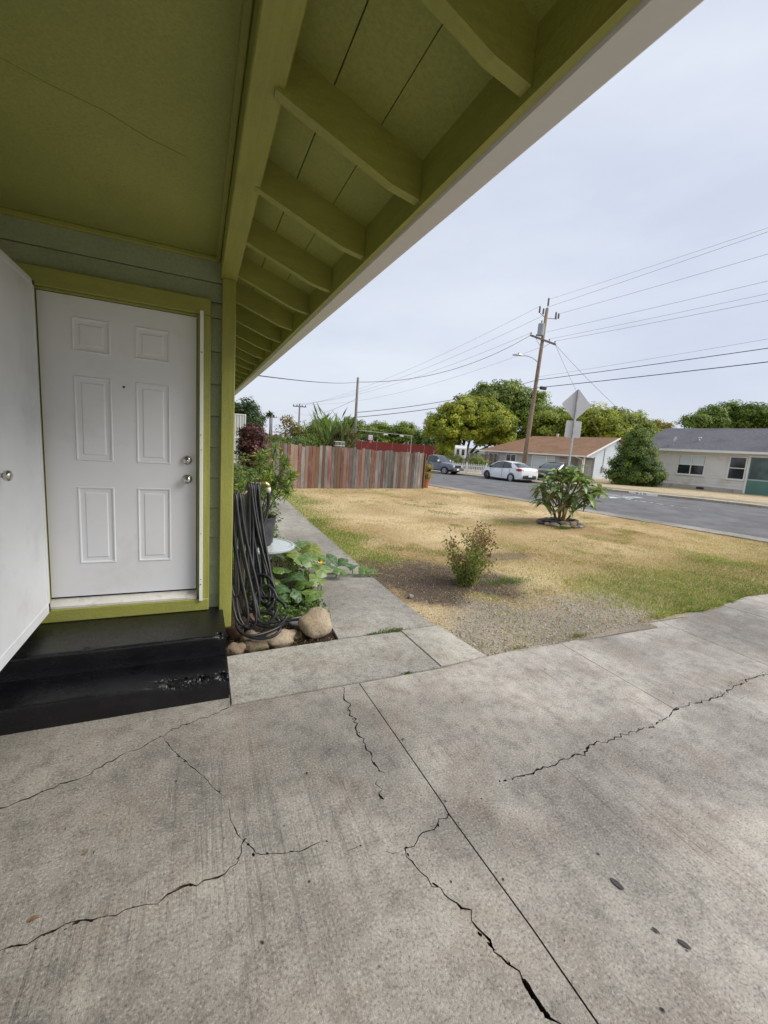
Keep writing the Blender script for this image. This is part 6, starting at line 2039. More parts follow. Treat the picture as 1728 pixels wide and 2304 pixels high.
# pickup
def pickup(pos, rz):
    t = thing('pickup_truck', 'grey primered pickup truck with black grille beyond the fence end', 'pickup truck', pos, rz)
    pm = paint('grey_primer', (.19, .21, .235), .5, .08, 2, 40, .03)
    pm2 = paint('dark_bumper_grey', (.07, .07, .072), .6, .2, 5)
    W = .81
    # bed
    autosmooth(MB().loft([ring_body(x, w, zb, zt, 0.0) for x, w, zb, zt in ((-2.25, .78, .42, .98), (-2.2, .81, .40, 1.0), (-.35, .81, .38, 1.0))]).build('cargo_bed', pm, t, world=False), 35)
    MB().box(-2.1, -.5, -.66, .66, 1.003, 1.012).build('bed_floor', TRIMB, t, world=False)
    autosmooth(MB().loft([ring_body(x, w, zb, zt) for x, w, zb, zt in ((-.33, .81, .34, 1.0), (.45, .81, .32, .99), (.95, .81, .32, 1.0), (1.3, .81, .36, .98), (1.9, .79, .40, .93), (2.12, .77, .44, .86), (2.16, .75, .46, .80))]).build('cab_body', pm, t, world=False), 40)
    def gring(x, wb, wt, zb, zt): return [(x, -wb, zb), (x, -wt, zt - .03), (x, -wt * .85, zt), (x, wt * .85, zt), (x, wt, zt - .03), (x, wb, zb)]
    MB().loft([gring(-.34, .76, .62, .98, 1.50), gring(-.1, .765, .62, .98, 1.55), gring(.40, .77, .62, .98, 1.53), gring(.98, .75, .68, .97, 1.03)]).build('glass', CGL, t, world=False)
    autosmooth(MB().loft([[(x, -.64, z - .05), (x, -.6, z), (x, 0, z + .025), (x, .6, z), (x, .64, z - .05), (x, 0, z - .03)] for x, z in ((-.40, 1.49), (-.1, 1.56), (.44, 1.53))]).build('roof', pm, t, world=False), 50)
    for s in (-1, 1):
        MB().tube([(.42, s * .63, 1.51), (.99, s * .735, 1.0)], .032, 6).build('pillar', pm, t, world=False)
        MB().tube([(-.36, s * .63, 1.50), (-.36, s * .77, .98)], .045, 6).build('pillar', pm, t, world=False)
        MB().bbox(.72, .84, min(s * .82, s * 1.0), max(s * .82, s * 1.0), 1.03, 1.2, .02).build('mirror', FRAMEW, t, world=False)
        MB().bbox(2.13, 2.185, min(s * .5, s * .73), max(s * .5, s * .73), .66, .80, .01).build('headlight', LAMPC, t, world=False)
        MB().box(-.34, -.325, min(s * .812, s * .82), max(s * .812, s * .82), .42, .97).build('door_gap', TRIMB, t, world=False)
        MB().box(.78, .79, min(s * .812, s * .82), max(s * .812, s * .82), .42, .97).build('door_gap', TRIMB, t, world=False)
        MB().box(-.22, -.06, min(s * .812, s * .835), max(s * .812, s * .835), .84, .88).build('door_handle', TRIMB, t, world=False)
    MB().bbox(2.14, 2.18, -.49, .49, .60, .82, .01).build('grille', TRIMB, t, world=False)
    MB().bbox(2.15, 2.28, -.80, .80, .38, .58, .03).build('front_bumper', pm2, t, world=False)
    MB().box(2.282, 2.29, -.30, .02, .42, .56).build('licence_plate', PLATE, t, world=False)
    MB().box(-2.1, 2.0, -.6, .6, .28, .42).build('underbody', TRIMB, t, world=False)
    for (x, s) in ((1.38, 1), (1.38, -1), (-1.30, 1), (-1.30, -1)): wheel(t, x, s * .72, .325, .2, RIM, 6)
    return t


pk = pickup((18.75, 31.45, hzf(18.75, 31.45) - .07), 0)
pk.rotation_euler = (0, 0, math.atan2(-.976, .219) + .22)

# ------------------------------------------------------------------ white picket fence
A, B = Vector((20.75, 31.9, 0)), Vector((23.05, 30.2, 0))
pf = thing('picket_fence', 'low white picket fence between the pickup and the white car', 'fence', A[:], math.atan2(B.y - A.y, B.x - A.x))
pl = (B - A).length
nP = 19
pm_ = None
for k in range(nP):
    x = .06 + (pl - .12) * k / (nP - 1)
    if pm_ is None:
        pm_ = MB().slab([(-.035, .06), (.035, .06), (.035, .82), (0, .90), (-.035, .82)], 1, -.01, .01).mesh('picket'); pm_.materials.append(WHITE)
    o = bpy.data.objects.new('picket', pm_); COL.objects.link(o); o.parent = pf; o.location = (x, 0, 0)
for z in (.25, .68): MB().box(0, pl, .011, .04, z - .035, z + .035).build('rail', WHITE, pf, world=False)
for x in (-.04, pl * .42, pl + .04): MB().bbox(x - .045, x + .045, .041, .12, 0, 1.0, .01).build('post', WHITE, pf, world=False)

# dark board fence beyond
A, B = Vector((25.5, 43.5, 0)), Vector((33.0, 41.0, 0))
df = thing('board_fence', 'dark weathered board fence with stepped top beside the tan roof house', 'fence', A[:], math.atan2(B.y - A.y, B.x - A.x))
dl = (B - A).length
x = 0; k = 0
while x < dl:
    h = 1.15 if x < dl * .52 else 1.85
    MB().box(x + .01, x + .19, -.01, .01, -.05, h + random.uniform(-.02, .02)).build('board', FW['d' if k % 3 else 'g'], df, world=False)
    x += .2; k += 1
for z in (.3, 1.0): MB().box(0, dl, .011, .05, z, z + .09).build('rail', FW['d'], df, world=False)
for q in (0, .52, 1.0): MB().box(dl * q - .05, dl * q + .05, .051, .15, -.05, 1.9).build('post', FW['g'], df, world=False)

# white camper behind the dark fence
cp = thing('camper_trailer', 'small white camper half hidden under the spreading tree', 'camper', (31.9, 47.6, 0), math.atan2(-.5, .86))
autosmooth(MB().slab([(-1.0, .6), (-1.0, 2.4), (-.75, 2.75), (.8, 2.75), (1.1, 2.3), (1.1, .6)], 0, -.75, .75).build('body', WHITE, cp, world=False), 30)
for (x0, x1) in ((-.55, -.2), (.12, .48)): MB().box(x0, x1, -1.03, -1.005, 1.5, 2.25).build('window', GLASS, cp, world=False)
for s in (-1.01, 1.11): MB().lathe([(0, -.1), (.33, -.1), (.33, .1), (0, .1)], (0, s * .9, .33), 20, 'y').build('wheel', TYRE, cp, world=False)

# ------------------------------------------------------------------ red court fence, hoop, floodlights, chain-link posts
REDP = paint('red_windscreen', (.22, .035, .03), .8, .12, .6, 4, .2, dirt=(.29, .075, .06), dscale=.5)
A, B = Vector((19.5, 84.0, 0)), Vector((39.6, 65.3, 0))
rfz = thing('red_court_fence', 'tall dark red windscreen fence of a sports court beyond the planks', 'fence', A[:], math.atan2(B.y - A.y, B.x - A.x))
rl = (B - A).length
nn_ = 9
for k in range(nn_):
    MB().box(rl * k / nn_ + .03, rl * (k + 1) / nn_ - .03, -.02, .02, .1, 2.75 + .05 * (k % 2)).build('panel', REDP, rfz, world=False)
for k in range(nn_ + 1): MB().tube([(rl * k / nn_, .06, -.1), (rl * k / nn_, .06, 3.3 if k % 2 else 2.9)], .05, 6).build('post', GALV, rfz, world=False)
hp = thing('basketball_hoop', 'white basketball backboard with red net above the red fence', 'basketball hoop', (26.3, 66.0, 0))
MB().tube([(26.5, 66.6, -.1), (26.5, 66.6, 3.1)], .06, 8).build('post', TRIMB, hp)
R_ = Matrix.Translation((26.3, 66.0, 3.3)) @ Matrix.Rotation(-.38, 4, 'Z')
def hpm(mb, name, mat):
    me = mb.mesh(name); me.transform(R_); return link(name, me, mat, hp)
hpm(MB().bbox(-.62, .62, -.02, .03, -.40, .45, .01), 'backboard', paint('backboard_blue', (.045, .05, .12), .5))
hpm(MB().bbox(-.34, .34, -.03, -.021, -.36, .43, .004), 'white_panel', WHITE)
hpm(MB().lathe([(.20, -.035), (.24, -.035), (.24, -.031), (.20, -.031), (.20, -.035)], (0, 0, .02), 20, 'y', cap=False), 'target_ring', BLACKP)
hpm(MB().lathe([(.22, 0), (.245, 0), (.245, .02), (.22, .02), (.22, 0)], (0, -.28, -.36), 20, cap=False), 'rim', paint('rim_orange', (.5, .12, .04), .5))
hpm(MB().lathe([(.225, 0), (.17, -.25), (.15, -.5)], (0, -.28, -.36), 12, cap=False), 'net', paint('net_red', (.45, .16, .13), .9))
fl = thing('light_frame', 'thin metal frame with two lamps rising above the red fence', 'light frame', (23.0, 64.0, 0))
MB().tube([(23.6, 70.5, 0), (23.6, 70.5, 4.6)], .06, 6).build('post', GALV, fl)
MB().tube([(33.7, 65.5, 0), (33.7, 65.5, 4.2)], .06, 6).build('post', GALV, fl)
MB().tube([(23.6, 70.5, 4.55), (33.7, 65.5, 4.15)], .05, 6).build('cross_rail', GALV, fl)
for q in (.6, .85): 
    p = Vector((23.6, 70.5, 4.5)).lerp(Vector((33.7, 65.5, 4.1)), q)
    MB().bbox(p.x - .35, p.x + .35, p.y - .15, p.y + .15, p.z - .25, p.z - .06, .03).build('lamp_head', FRAMEW, fl)

# ------------------------------------------------------------------ street sign seen from behind
SP = Vector((12.42, 11.44, 0))
sg = thing('street_sign', 'back of a diamond road sign with a small plate below on a post', 'road sign', SP[:], math.radians(-18))
MB().bbox(-.03, .03, -.03, .03, -.1, 4.20, .004).build('post', GALV, sg, world=False)
dm = [(0, .545), (.035, .53), (.53, .035), (.545, 0), (.53, -.035), (.035, -.53), (0, -.545), (-.035, -.53), (-.53, -.035), (-.545, 0), (-.53, .035), (-.035, .53)]
MB().slab([(x, z + 3.68) for x, z in dm], 1, .033, .037).build('diamond_plate', ALU, sg, world=False)
MB().slab([(x, z + 2.815) for x, z in [(-.27, .30), (-.30, .27), (-.30, -.27), (-.27, -.30), (.27, -.30), (.30, -.27), (.30, .27), (.27, .30)]], 1, .033, .037).build('lower_plate', ALU, sg, world=False)
for z in (3.95, 3.45, 2.95, 2.68): MB().lathe([(0, -.045), (.014, -.045), (.014, -.03)], (0, 0, z), 8, 'y').build('bolt', GALV, sg, world=False)

# ------------------------------------------------------------------ utility poles and wires
PB, PTp = Vector((24.62, 27.35, 0)), Vector((26.58, 28.9, 14.1))
up = thing('utility_pole', 'leaning wooden utility pole with transformer, crossarm and street lamp behind the white car', 'utility pole', PB[:])
def pp(z): return PB.lerp(PTp, z / 14.1)
MB().tube([pp(-.2), pp(4), pp(9), pp(14.1)], [.19, .175, .15, .125], 12).build('pole', POLEW, up, smooth=True)
CA = Vector((.90, -.40, -.27)).normalized()
c0 = pp(11.45)
ax = MB()
a0, a1 = c0 - CA * 1.15, c0 + CA * 1.15
off = Vector((-.1, -.16, 0))
for P0 in (a0,):
    n_ = Vector((0, 0, 1)); s_ = CA.cross(n_).normalized() * .055; n_ = s_.cross(CA).normalized() * .065
    vs = [(q + off + s_ * i + n_ * j)[:] for q in (a0, a1) for i, j in ((-1, -1), (1, -1), (1, 1), (-1, 1))]
    ax.add(vs, [(3, 2, 1, 0), (4, 5, 6, 7), (0, 1, 5, 4), (1, 2, 6, 5), (2, 3, 7, 6), (3, 0, 4, 7)])
ax.build('crossarm', POLEG, up)
for q in (-1, 1): MB().tube([c0 + CA * .7 * q + off, pp(10.75) + off * .6], .02, 5).build('brace', GALV, up)
for q in (-1.08, -.6, .55, 1.05):
    p = c0 + CA * q + off
    MB().lathe([(.02, .06), (.02, .12), (.05, .14), (.055, .19), (.03, .24), (0, .25)], p[:], 10).build('insulator', TRIMB, up, smooth=True)
tc_ = pp(12.25) + Vector((-.42, -.1, 0))
autosmooth(MB().lathe([(0, -.48), (.25, -.48), (.26, -.42), (.26, .38), (.27, .42), (.22, .47), (0, .50)], tc_[:], 20).build('transformer', paint('transformer_grey', (.36, .40, .44), .5, .08, 4), up))
MB().lathe([(.04, 0), (.06, .04), (.04, .08), (.06, .12), (.04, .16), (.06, .20), (.03, .25)], (tc_ + Vector((0, 0, .48)))[:], 10).build('bushing', POLEG, up, smooth=True)
for dx, dy, dz, h in ((-.55, .25, 13.75, .5), (-.28, .1, 13.65, .45), (.75, -.3, 13.35, .55), (.95, -.4, 13.4, .4), (.05, 0, 14.35, .6)):
    p = pp(14.1) + Vector((dx, dy, dz - 14.1))
    MB().lathe([(.02, -.05), (.07, 0), (.075, h * .9), (.03, h)], p[:], 10).build('insulator', POLEG, up, smooth=True)
MB().tube([pp(13.3), pp(14.1) + Vector((.85, -.35, -.75))], .035, 5).build('insulator_arm', GALV, up)
MB().tube([pp(13.3), pp(14.1) + Vector((-.5, .2, -.4))], .035, 5).build('insulator_arm', GALV, up)
MB().tube([pp(13.9), pp(14.1) + Vector((.05, 0, .3))], .03, 5).build('insulator_arm', GALV, up)
lp0 = pp(9.55)
MB().tube(smooth_path([lp0, lp0 + Vector((-.5, .2, .38)), lp0 + Vector((-1.05, .42, .52)), lp0 + Vector((-1.3, .55, .5))], 2), .035, 6).build('lamp_arm', GALV, up, smooth=True)
LH = lp0 + Vector((-1.72, .72, .48))
me = MB().loft([[(-.42 + .84 * q, -w, h * .3), (-.42 + .84 * q, -w * .7, h), (-.42 + .84 * q, w * .7, h), (-.42 + .84 * q, w, h * .3), (-.42 + .84 * q, 0, -.03)] for q, w, h in ((0, .06, .06), (.25, .16, .1), (.6, .17, .14), (.85, .1, .12), (1, .05, .06))]).mesh('lamp_head')
me.transform(Matrix.Translation(LH) @ Matrix.Rotation(math.atan2(-.40, 1.0), 4, 'Z'))
link('lamp_head', me, GALV, up)
MB().lathe([(0, 0), (.05, 0), (.05, .1), (0, .12)], (LH + Vector((.08, 0, .12)))[:], 8).build('photocell', TRIMB, up)
jb = pp(7.5) - TV * .75
MB().bbox(jb.x - .3, jb.x + .3, jb.y - .12, jb.y + .12, jb.z - .2, jb.z + .05, .04).build('splice_box', TRIMB, up)

def simple_pole(name, label, x, y, h, r_, arm=None, armlen=2.2, az=0):
    t = thing(name, label, 'utility pole', (x, y, 0), 0, None)
    MB().tube([(x, y, -.2), (x, y, h)], [r_ * 1.2, r_ * .8], 10).build('pole', POLEG, t, smooth=True)
    if arm:
        c, s = math.cos(az) * armlen / 2, math.sin(az) * armlen / 2
        MB().tube([(x - c, y - s, arm), (x + c, y + s, arm)], .09, 4).build('crossarm', POLEG, t)
        for q in (-.92, -.4, .4, .92): MB().lathe([(.05, .05), (.09, .12), (.05, .32), (0, .33)], (x + c * q, y + s * q, arm), 8).build('insulator', TRIMB, t)
    return t


simple_pole('slim_utility_pole', 'slim grey wooden pole standing just behind the plank fence', 10.28, 28.9, 6.45, .10)
simple_pole('distant_utility_pole', 'distant pole with crossarm above the yellow shrubs', 15.9, 73.5, 8.2, .16, 7.75, 2.2, -.3)
simple_pole('distant_utility_pole', 'farther pole with crossarm between the palm and the yellow shrubs', 17.75, 115, 8.3, .2, 7.75, 2.6, -.3)

WIRE = paint('cable_black', (.03, .03, .035), .6)
WIREG = paint('wire_grey', (.24, .24, .27), .5)
def wire(label, a, b, sag, r_, mat=WIREG, n=26):
    a, b = Vector(a), Vector(b)
    pts = [a.lerp(b, q) - Vector((0, 0, sag * 4 * q * (1 - q))) for q in np.linspace(0, 1, n)]
    return tag(MB().tube(pts, r_, 5).build('overhead_wire', mat), label, 'wire', 'overhead wires of the utility poles')


ND = Vector((-TV.x, -TV.y, 0)) * 46       # next pole along the street, behind the camera's right
def nx_(p, dz=0): q = Vector(p) + ND; q.z = p[2] + dz; return q
top = pp(14.1)
def pz(z): q = pp(min(z, 14.1)).copy(); q.z = z; return q
wire('uppermost thin wire right of the leaning pole', pz(14.8), nx_(pz(14.8), 2.85), .3, .008)
wire('second wire from the top right of the leaning pole', pz(14.2), nx_(pz(14.2), 4.1), .3, .010)
wire('third wire from the top right of the leaning pole', top + Vector((.95, -.4, -.35)), nx_(top + Vector((.95, -.4, -.35)), 2.75), .3, .010)
wire('wire leaving the transformer height to the right', pp(12.1), nx_(pp(12.1), 1.7), .3, .010)
wire('upper of two wires leaving the crossarm to the right', c0 + CA * .55 + off + Vector((0, 0, .24)), nx_(c0 + CA * .55 + Vector((0, 0, .3)), 1.5), .3, .009)
wire('lower of two wires leaving the crossarm to the right', c0 + CA * 1.05 + off + Vector((0, 0, .24)), nx_(c0 + CA * 1.05 + Vector((0, 0, .3)), 1.1), .3, .011)
wire('faint thin wire above the two thick cables on the right', pp(8.4), nx_(pp(8.4), 2.9), .3, .008)
wire('upper thick black cable right of the leaning pole', pp(8.15), nx_(pp(8.15), 2.08), .3, .022, WIRE)
wire('lower thick black cable right of the leaning pole', pp(7.5), nx_(pp(7.5), 1.73), .3, .026, WIRE)
far = Vector((15.9, 73.5, 7.95))
wire('top wire running left from the leaning pole to the distant poles', top + Vector((-.5, .2, .2)), far + Vector((1, -.3, .2)), 1.0, .010)
wire('second wire running left from the leaning pole to the distant poles', top + Vector((-.3, .1, -.6)), far + Vector((.4, -.1, .2)), 1.2, .010)
wire('wire from the left crossarm end to the distant poles', c0 - CA * 1.08 + off + Vector((0, 0, .2)), far + Vector((-.4, .1, .2)), 1.2, .010)
wire('lower thin wire running left under the street lamp', pp(10.9), far + Vector((-1, .3, .2)), 1.6, .009)
sp = Vector((10.28, 28.9, 0))
wire('upper thick cable running left from the leaning pole to the slim pole', pp(8.15), sp + Vector((0, 0, 4.05)), .35, .022, WIRE)
wire('lower thick cable running left from the leaning pole to the slim pole', pp(7.5), sp + Vector((0, 0, 3.72)), .3, .024, WIRE)
wire('service cable sagging from the crossarm to the top of the slim pole', c0 - CA * 1.1 + off, sp + Vector((0, 0, 6.15)), 1.0, .018, WIRE)
wire('service cable from the slim pole to the near house eave', sp + Vector((0, 0, 6.15)), (0.84, 8.6, 2.86), .12, .011, WIRE)
wire('thin wire from the slim pole away to the left', sp + Vector((0, 0, 5.0)), far + Vector((-.9, 0, -1.2)), .8, .012)
wire('left service drop from the crossarm towards the tan roof house', c0 + CA * 1.1 + off, loc(th, -1.0, 5.5, 4.4), .4, .012)
wire('right service drop from the crossarm towards the grey roof house', c0 + CA * 1.1 + off, loc(gh, -1.2, 2.0, 3.9), .3, .014)

# ------------------------------------------------------------------ trees and shrubs beyond
YG = [(.14, .18, .02), (.27, .32, .03), (.42, .45, .045), (.56, .56, .07)]
MG = [(.08, .13, .025), (.15, .215, .035), (.24, .31, .045), (.35, .41, .07)]
GG = [(.11, .155, .025), (.20, .26, .035), (.31, .37, .05), (.44, .48, .08)]
tree('broad_tree', 'yellow green spreading tree in front, left of the tan roof', 'tree', (35.0, 51.3, 0),
     [(-3.61, 0.38, 5.25, 2.54, 2.54, 2.05), (-0.77, 0.78, 7.37, 2.83, 2.83, 2.3), (2.58, 0.68, 7.81, 2.69, 2.69, 2.17), (3.1, -2.51, 6.07, 2.54, 2.54, 2.05), (0.4, -0.09, 5.27, 2.69, 2.69, 2.17), (-1.67, 1.78, 2.89, 1.79, 1.79, 1.46), (-2.86, -0.58, 1.5, 1.2, 1.2, 0.96), (5.04, -2.33, 4.36, 1.65, 1.65, 1.33), (3.18, -0.19, 4.22, 1.94, 1.94, 1.57)], 52000, .32, YG, .34, 61, .85, 'trees across the street', .3)
tree('broad_tree', 'tallest rounded green tree behind the tan roof house', 'tree', (49.7, 61.8, 0),
     [(-3.11, 0.61, 10.95, 3.67, 3.67, 2.97), (0.7, 0.38, 11.88, 3.83, 3.83, 3.1), (4.45, -0.14, 10.92, 3.83, 3.83, 3.1), (5.25, -3.49, 8.89, 3.5, 3.5, 2.83), (2.16, -0.93, 7.92, 3.83, 3.83, 3.1), (-0.7, 1.66, 7.74, 3.67, 3.67, 2.97), (4.19, -3.47, 6.11, 3.0, 3.0, 2.43)], 38000, .42, MG, .5, 62, 1.25, 'trees across the street', .3)
tree('broad_tree', 'green tree just right of the leaning utility pole behind the tan roof', 'tree', (52.4, 53.1, 0),
     [(-2.01, -0.84, 6.85, 2.72, 2.72, 2.2), (1.52, -0.99, 7.5, 2.87, 2.87, 2.32), (1.14, 0.09, 4.98, 3.02, 3.02, 2.45), (2.19, -2.96, 5.43, 2.57, 2.57, 2.08)], 16000, .38, GG, .4, 63, 1.1, 'trees across the street', .3)
tree('broad_tree', 'yellow green tree right behind the road sign', 'tree', (56.3, 47.0, 0),
     [(-2.09, 1.46, 7.64, 2.64, 2.64, 2.14), (1.46, 1.32, 8.43, 2.79, 2.79, 2.26), (1.22, 2.3, 5.65, 3.08, 3.08, 2.49), (1.99, -0.58, 6.39, 2.79, 2.79, 2.26)], 16000, .36, YG, .36, 64, 1.0, 'trees across the street', .3)
tree('broad_tree', 'green tree between the road sign and the dark conical shrub', 'tree', (64.6, 46.9, 0),
     [(-1.72, 2.24, 8.56, 2.8, 2.8, 2.27), (1.74, 1.97, 8.27, 2.64, 2.64, 2.14), (1.51, 3.07, 6.28, 3.11, 3.11, 2.52), (2.27, 0.14, 6.71, 2.33, 2.33, 1.89)], 15000, .38, GG, .4, 65, 1.1, 'trees across the street', .3)
tree('airy_tree', 'thin airy tree with golden leaves above the roof end of the grey house', 'tree', (71.2, 46.3, 0),
     [(-1.02, 1.78, 8.58, 1.44, 1.44, 1.17), (1.71, 1.87, 8.51, 1.44, 1.44, 1.17), (2.08, 2.82, 7.19, 1.92, 1.92, 1.55), (1.38, 0.52, 7.51, 0.96, 0.96, 0.78)], 3800, .32, [(.16, .13, .025), (.30, .24, .04), (.40, .32, .06)], .22, 66, .8, 'trees across the street', .3)
tree('umbrella_tree', 'wide umbrella shaped green tree above the grey roof at right', 'tree', (93.3, 48.9, 0),
     [(-8.18, 1.65, 10.55, 2.13, 2.13, 1.73), (-3.94, 1.3, 11.91, 2.49, 2.49, 2.01), (0.93, 0.59, 12.84, 2.67, 2.67, 2.16), (1.58, -2.41, 12.52, 2.67, 2.67, 2.16), (5.96, -3.09, 12.33, 2.67, 2.67, 2.16), (9.97, -3.68, 11.57, 2.49, 2.49, 2.01), (-4.52, -0.08, 10.01, 2.31, 2.31, 1.87), (0.71, -1.06, 10.26, 2.31, 2.31, 1.87), (5.26, -1.72, 10.62, 2.31, 2.31, 1.87)], 28000, .40, [(.06, .12, .02), (.12, .20, .03), (.20, .28, .045), (.29, .36, .065)], .5, 67, 1.1, 'trees across the street', .3)
# conical shrub at the corner of the grey house
t = thing('conical_shrub', 'tall dark green conical shrub at the left corner of the grey house', 'shrub', (31.4, 22.3, .12))
lob = [(31.4, 22.3, .95, 1.75, 1.6, 1.15), (31.4, 22.4, 1.9, 1.65, 1.5, 1.1), (31.42, 22.5, 2.8, 1.35, 1.25, 1.0), (31.44, 22.6, 3.6, .95, .9, .85), (31.46, 22.7, 4.25, .5, .5, .5), (30.2, 22.9, 1.2, .8, .8, 1.1), (32.5, 21.7, 1.2, .8, .8, 1.0)]
limbs(MB(), (31.4, 22.3, .1), lob, .12, 68).build('trunk', BARK, t, smooth=True)
crown('crown', t, lob, 24000, .15, [(.045, .085, .018), (.09, .15, .028), (.17, .24, .045), (.30, .36, .07)], 68, .40, .55, low=True)
# hedge-like row behind the red court
for k, (x, y, h, w) in enumerate(((30.5, 108, 8.3, 4.6), (36.5, 105, 8.9, 4.4), (42.5, 101, 8.2, 4.3), (48.5, 98, 8.6, 4.4), (54.5, 94, 6.6, 4.4))):
    tree('row_tree', ['round tree behind the slim pole, leftmost of the row beyond the red fence', 'second tree from the slim pole in the row beyond the red fence', 'middle tree of the row beyond the red fence', 'fourth tree from the slim pole in the row beyond the red fence', 'feathery light green tree at the right end of the row'][k], 'tree', (x, y, 0),
         [(-1.6, .8, h * .62, w * .75, w * .75, h * .30), (1.6, -.9, h * .62, w * .75, w * .75, h * .30), (0, 0, h * .80, w * .6, w * .6, h * .2), (0, 0, h * .38, w * .9, w * .9, h * .28)], 9000, .42, MG if k < 4 else [(.07, .12, .025), (.12, .18, .04), (.18, .23, .06)], .3, 70 + k, 1.1, 'trees beyond the red fence', .3)
tree('dark_tree', 'dark rounded tree beyond the house corner, above the white window guard', 'tree', (5.6, 64, 0),
     [(-2.2, .5, 4.2, 2.6, 2.6, 2.6), (.6, 0, 5.0, 2.4, 2.4, 2.2), (-.6, 0, 3.0, 3.2, 3, 2.4), (1.6, 0, 3.2, 1.6, 1.6, 2.0)], 12000, .34, [(.02, .045, .014), (.04, .08, .022), (.075, .125, .032)], .3, 76, 1.0, None, .3)
# palms far away
for k, (x, y, h) in enumerate(((22.5, 150, 10.6), (20.0, 150, 9.0))):
    t = thing('palm_tree', ['taller of two thin distant palms left of the poles', 'shorter of two thin distant palms left of the poles'][k], 'palm tree', (x, y, 0), 0, 'distant palms')
    MB().tube([(x, y, 0), (x + .1, y, h * .6), (x, y, h)], [.3, .24, .2], 8).build('trunk', BARK, t, smooth=True)
    ga = np.random.default_rng(90 + k); n = 70
    d = unit(ga.normal(size=(n, 3)) * np.array([1, 1, .5]) + np.array([0, 0, .1])); d2 = d.copy(); d2[:, 2] -= .45
    link('fronds', leaf_mesh('fronds', np.array([x, y, h]) + d2 * .9, d2, unit(ga.normal(size=(n, 3)) + np.array([0, 0, 1.2])), np.full(n, 2.0), np.full(n, .45), np.full((n, 3), .05) * np.array([.9, 1.2, .6])), FOL, t)

# plants behind the plank fence: strap-leaved clump, banana, yellowing shrubs
def strap_clump(name, label, cat, base, n, h, spread, lw, cols, seed, leafl=(.5, .9), arch=.5):
    t = thing(name, label, cat, base)
    g = np.random.default_rng(seed)
    stems = MB()
    C, A_, N_, L_, W_, K_ = [], [], [], [], [], []
    cols = np.array(cols)
    for k in range(n):
        a = g.uniform(0, 6.28); rr = spread * math.sqrt(g.random())
        b0 = np.array([base[0] + math.cos(a) * rr * .4, base[1] + math.sin(a) * rr * .4, 0])
        hh = h * g.uniform(.6, 1.0)
        tip = np.array([base[0] + math.cos(a) * rr, base[1] + math.sin(a) * rr, hh])
        stems.tube([b0, (b0 + tip) / 2 + np.array([0, 0, .1]), tip], [.025, .02, .008], 5)
        m = 13
        for j in range(m):
            q = .25 + .75 * j / (m - 1)
            p = b0 * (1 - q) + tip * q
            aa = (j % 2) * math.pi + g.uniform(-.5, .5) + a
            up = .45 + .9 * q
            d = np.array([math.cos(aa), math.sin(aa), up]); d /= np.linalg.norm(d)
            l = g.uniform(*leafl)
            C.append(p + d * l * .5); A_.append(d); N_.append([-d[0] * .5, -d[1] * .5, 1] + g.normal(0, .2, 3)); L_.append(l); W_.append(lw * g.uniform(.7, 1.2))
            K_.append(cols[g.integers(0, len(cols))] * g.uniform(.7, 1.25))
    stems.build('stems', BARK, t, smooth=True)
    link('leaves', leaf_mesh('leaves', np.array(C), np.array(A_), np.array(N_), np.array(L_), np.array(W_), np.clip(np.array(K_), 0, 1)), FOL, t)
    return t


strap_clump('ginger_clump', 'tall clump of upright strap leaved plants behind the plank fence', 'plant', (5.55, 18.2, 0), 46, 2.85, .95, .085, [(.07, .14, .03), (.12, .21, .04), (.18, .27, .06), (.10, .17, .05)], 91)
crown('dead_leaves', bpy.data.objects['ginger_clump'], [(5.85, 17.8, 1.95, .45, .4, .42)], 500, .22, [(.16, .10, .05), (.25, .17, .09), (.11, .07, .04)], 92, .25, .3, droop=.8)
tree('yellow_shrub', 'loose yellow green shrub behind the plank fence, left of the strap leaves', 'shrub', (4.5, 18.4, 0), [(-.4, .0, 1.7, .8, .7, .65), (.35, -.1, 1.5, .7, .7, .6), (0, .1, 2.1, .55, .55, .42)], 3600, .085, [(.10, .15, .03), (.20, .25, .04), (.30, .33, .06)], .05, 93, .25, 'shrubs behind the plank fence', .3)
tree('golden_shrub', 'tall golden leaved shrub behind the fence at its left part', 'shrub', (3.45, 18.5, 0), [(.05, 0, 2.45, .36, .36, .40), (.3, 0, 2.1, .42, .42, .4), (-.2, .1, 1.6, .6, .6, .5)], 2000, .09, [(.18, .10, .025), (.28, .20, .04), (.20, .22, .05)], .04, 94, .2, 'shrubs behind the plank fence', .4)
tree('green_shrub_mass', 'low bright green shrub above the fence behind the purple topiary', 'shrub', (2.5, 16.6, 0), [(-.5, 0, 1.35, .7, .6, .5), (.4, .1, 1.45, .8, .6, .42), (1.2, .2, 1.5, .7, .6, .45)], 3200, .09, [(.05, .10, .025), (.10, .18, .035), (.17, .25, .05)], .05, 95, .25, 'shrubs behind the plank fence', .3)
ban = thing('banana_plant', 'young banana plant with broad leaves behind the yellow green shrub', 'plant', (4.75, 20.2, 0))
ga = np.random.default_rng(96)
st_pts = MB(); st_pts.tube([(4.75, 20.2, 0), (4.75, 20.2, 2.2)], [.1, .06], 8); st_pts.build('stem', bpy.data.materials['green_stem'], ban, smooth=True)
bl = []
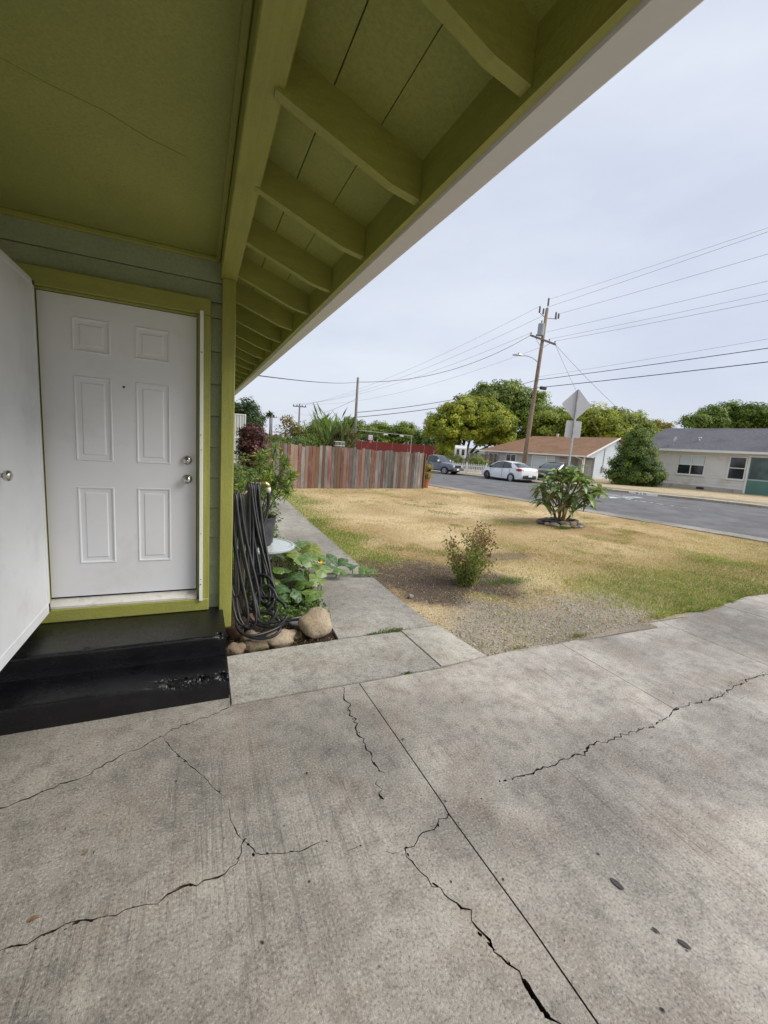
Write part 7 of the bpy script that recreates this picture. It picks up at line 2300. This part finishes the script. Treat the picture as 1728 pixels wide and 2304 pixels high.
for k, (dx, dz) in enumerate(((-.5, .75), (-.15, 1.0), (.35, .8), (.7, .45), (-.8, .3))):
    v, fcs = [], []
    for i in range(9):
        q = i / 8
        cx = 4.75 + dx * q; cz_ = 2.1 + dz * (q - .35 * q * q)
        hw = .17 * math.sin(math.pi * min(1, .08 + q * .92)) + .01
        for s in (-1, 0, 1): v.append((cx + s * hw * dz * .4, 20.2 + s * hw * .8 + .1 * q, cz_ - s * hw * dx * .5 - abs(s) * .03))
    for i in range(8):
        for s in range(2): fcs.append((i * 3 + s, i * 3 + s + 1, i * 3 + 4 + s, i * 3 + 3 + s))
    o = MB().add(v, fcs).build('leaf', bpy.data.materials.get('banana_leaf') or paint('banana_leaf', (.12, .19, .07), .45, .2, 5, 40, .1), ban, smooth=True)
# wire crate resting on the fence rail
cr_ = thing('wire_crate', 'small white wire crate sitting behind the top of the plank fence', 'crate', (5.05, 15.95, 1.5))
m = MB()
x0, x1, y0, y1, z0, z1 = 4.88, 5.24, 15.82, 16.1, 1.50, 1.80
for (a, b) in (((x0, y0), (x1, y0)), ((x1, y0), (x1, y1)), ((x1, y1), (x0, y1)), ((x0, y1), (x0, y0))):
    for z in (z0, (z0 + z1) / 2, z1): m.tube([(a[0], a[1], z), (b[0], b[1], z)], .009, 5)
m.build('frame', WHITE, cr_)
for q in np.linspace(0, 1, 7):
    MB().tube([(x0 + (x1 - x0) * q, y0, z0), (x0 + (x1 - x0) * q, y0, z1)], .006, 5).build('bar', WHITE, cr_)
MB().tube([(5.0, 16.0, 0), (5.0, 16.0, 1.5)], .03, 6).build('stake', FW['g'], cr_)
# small roadside plants across the street
tree('feathery_shrub', 'pale feathery shrub in front of the tan roof house window', 'shrub', (26.2, 36.0, 0), [(0, 0, .9, .9, .8, .75), (.7, -.3, .7, .6, .6, .55)], 2200, .14, [(.13, .19, .04), (.22, .28, .07), (.30, .34, .11)], .05, 97, .3, None, .3)
tree('round_shrub', 'small round shrub in front of the dark board fence', 'shrub', (25.4, 38.4, 0), [(0, 0, .9, .8, .7, .7)], 1400, .13, [(.10, .14, .03), (.19, .23, .05)], .05, 98, .3, None, .3)
# low hills on the horizon
hv, hf = [], []
for i in range(61):
    a = math.radians(-40 + 100 * i / 60)
    hgt = 45 + 45 * mnoise.noise(Vector((i * .17, 3, 0))) + 20 * mnoise.noise(Vector((i * .5, 7, 0)))
    for (d, z) in ((2600, -2), (3000, hgt * .7), (3300, hgt), (3700, -2)): hv.append((math.sin(a) * d, math.cos(a) * d, z))
for i in range(60):
    for k in range(3): hf.append((i * 4 + k, i * 4 + k + 1, i * 4 + 5 + k, i * 4 + 4 + k))
MB().add(hv, hf).build('hills', paint('hill_brush', (.10, .11, .07), .95, .3, .004, .05, 0), smooth=True)['kind'] = 'structure'
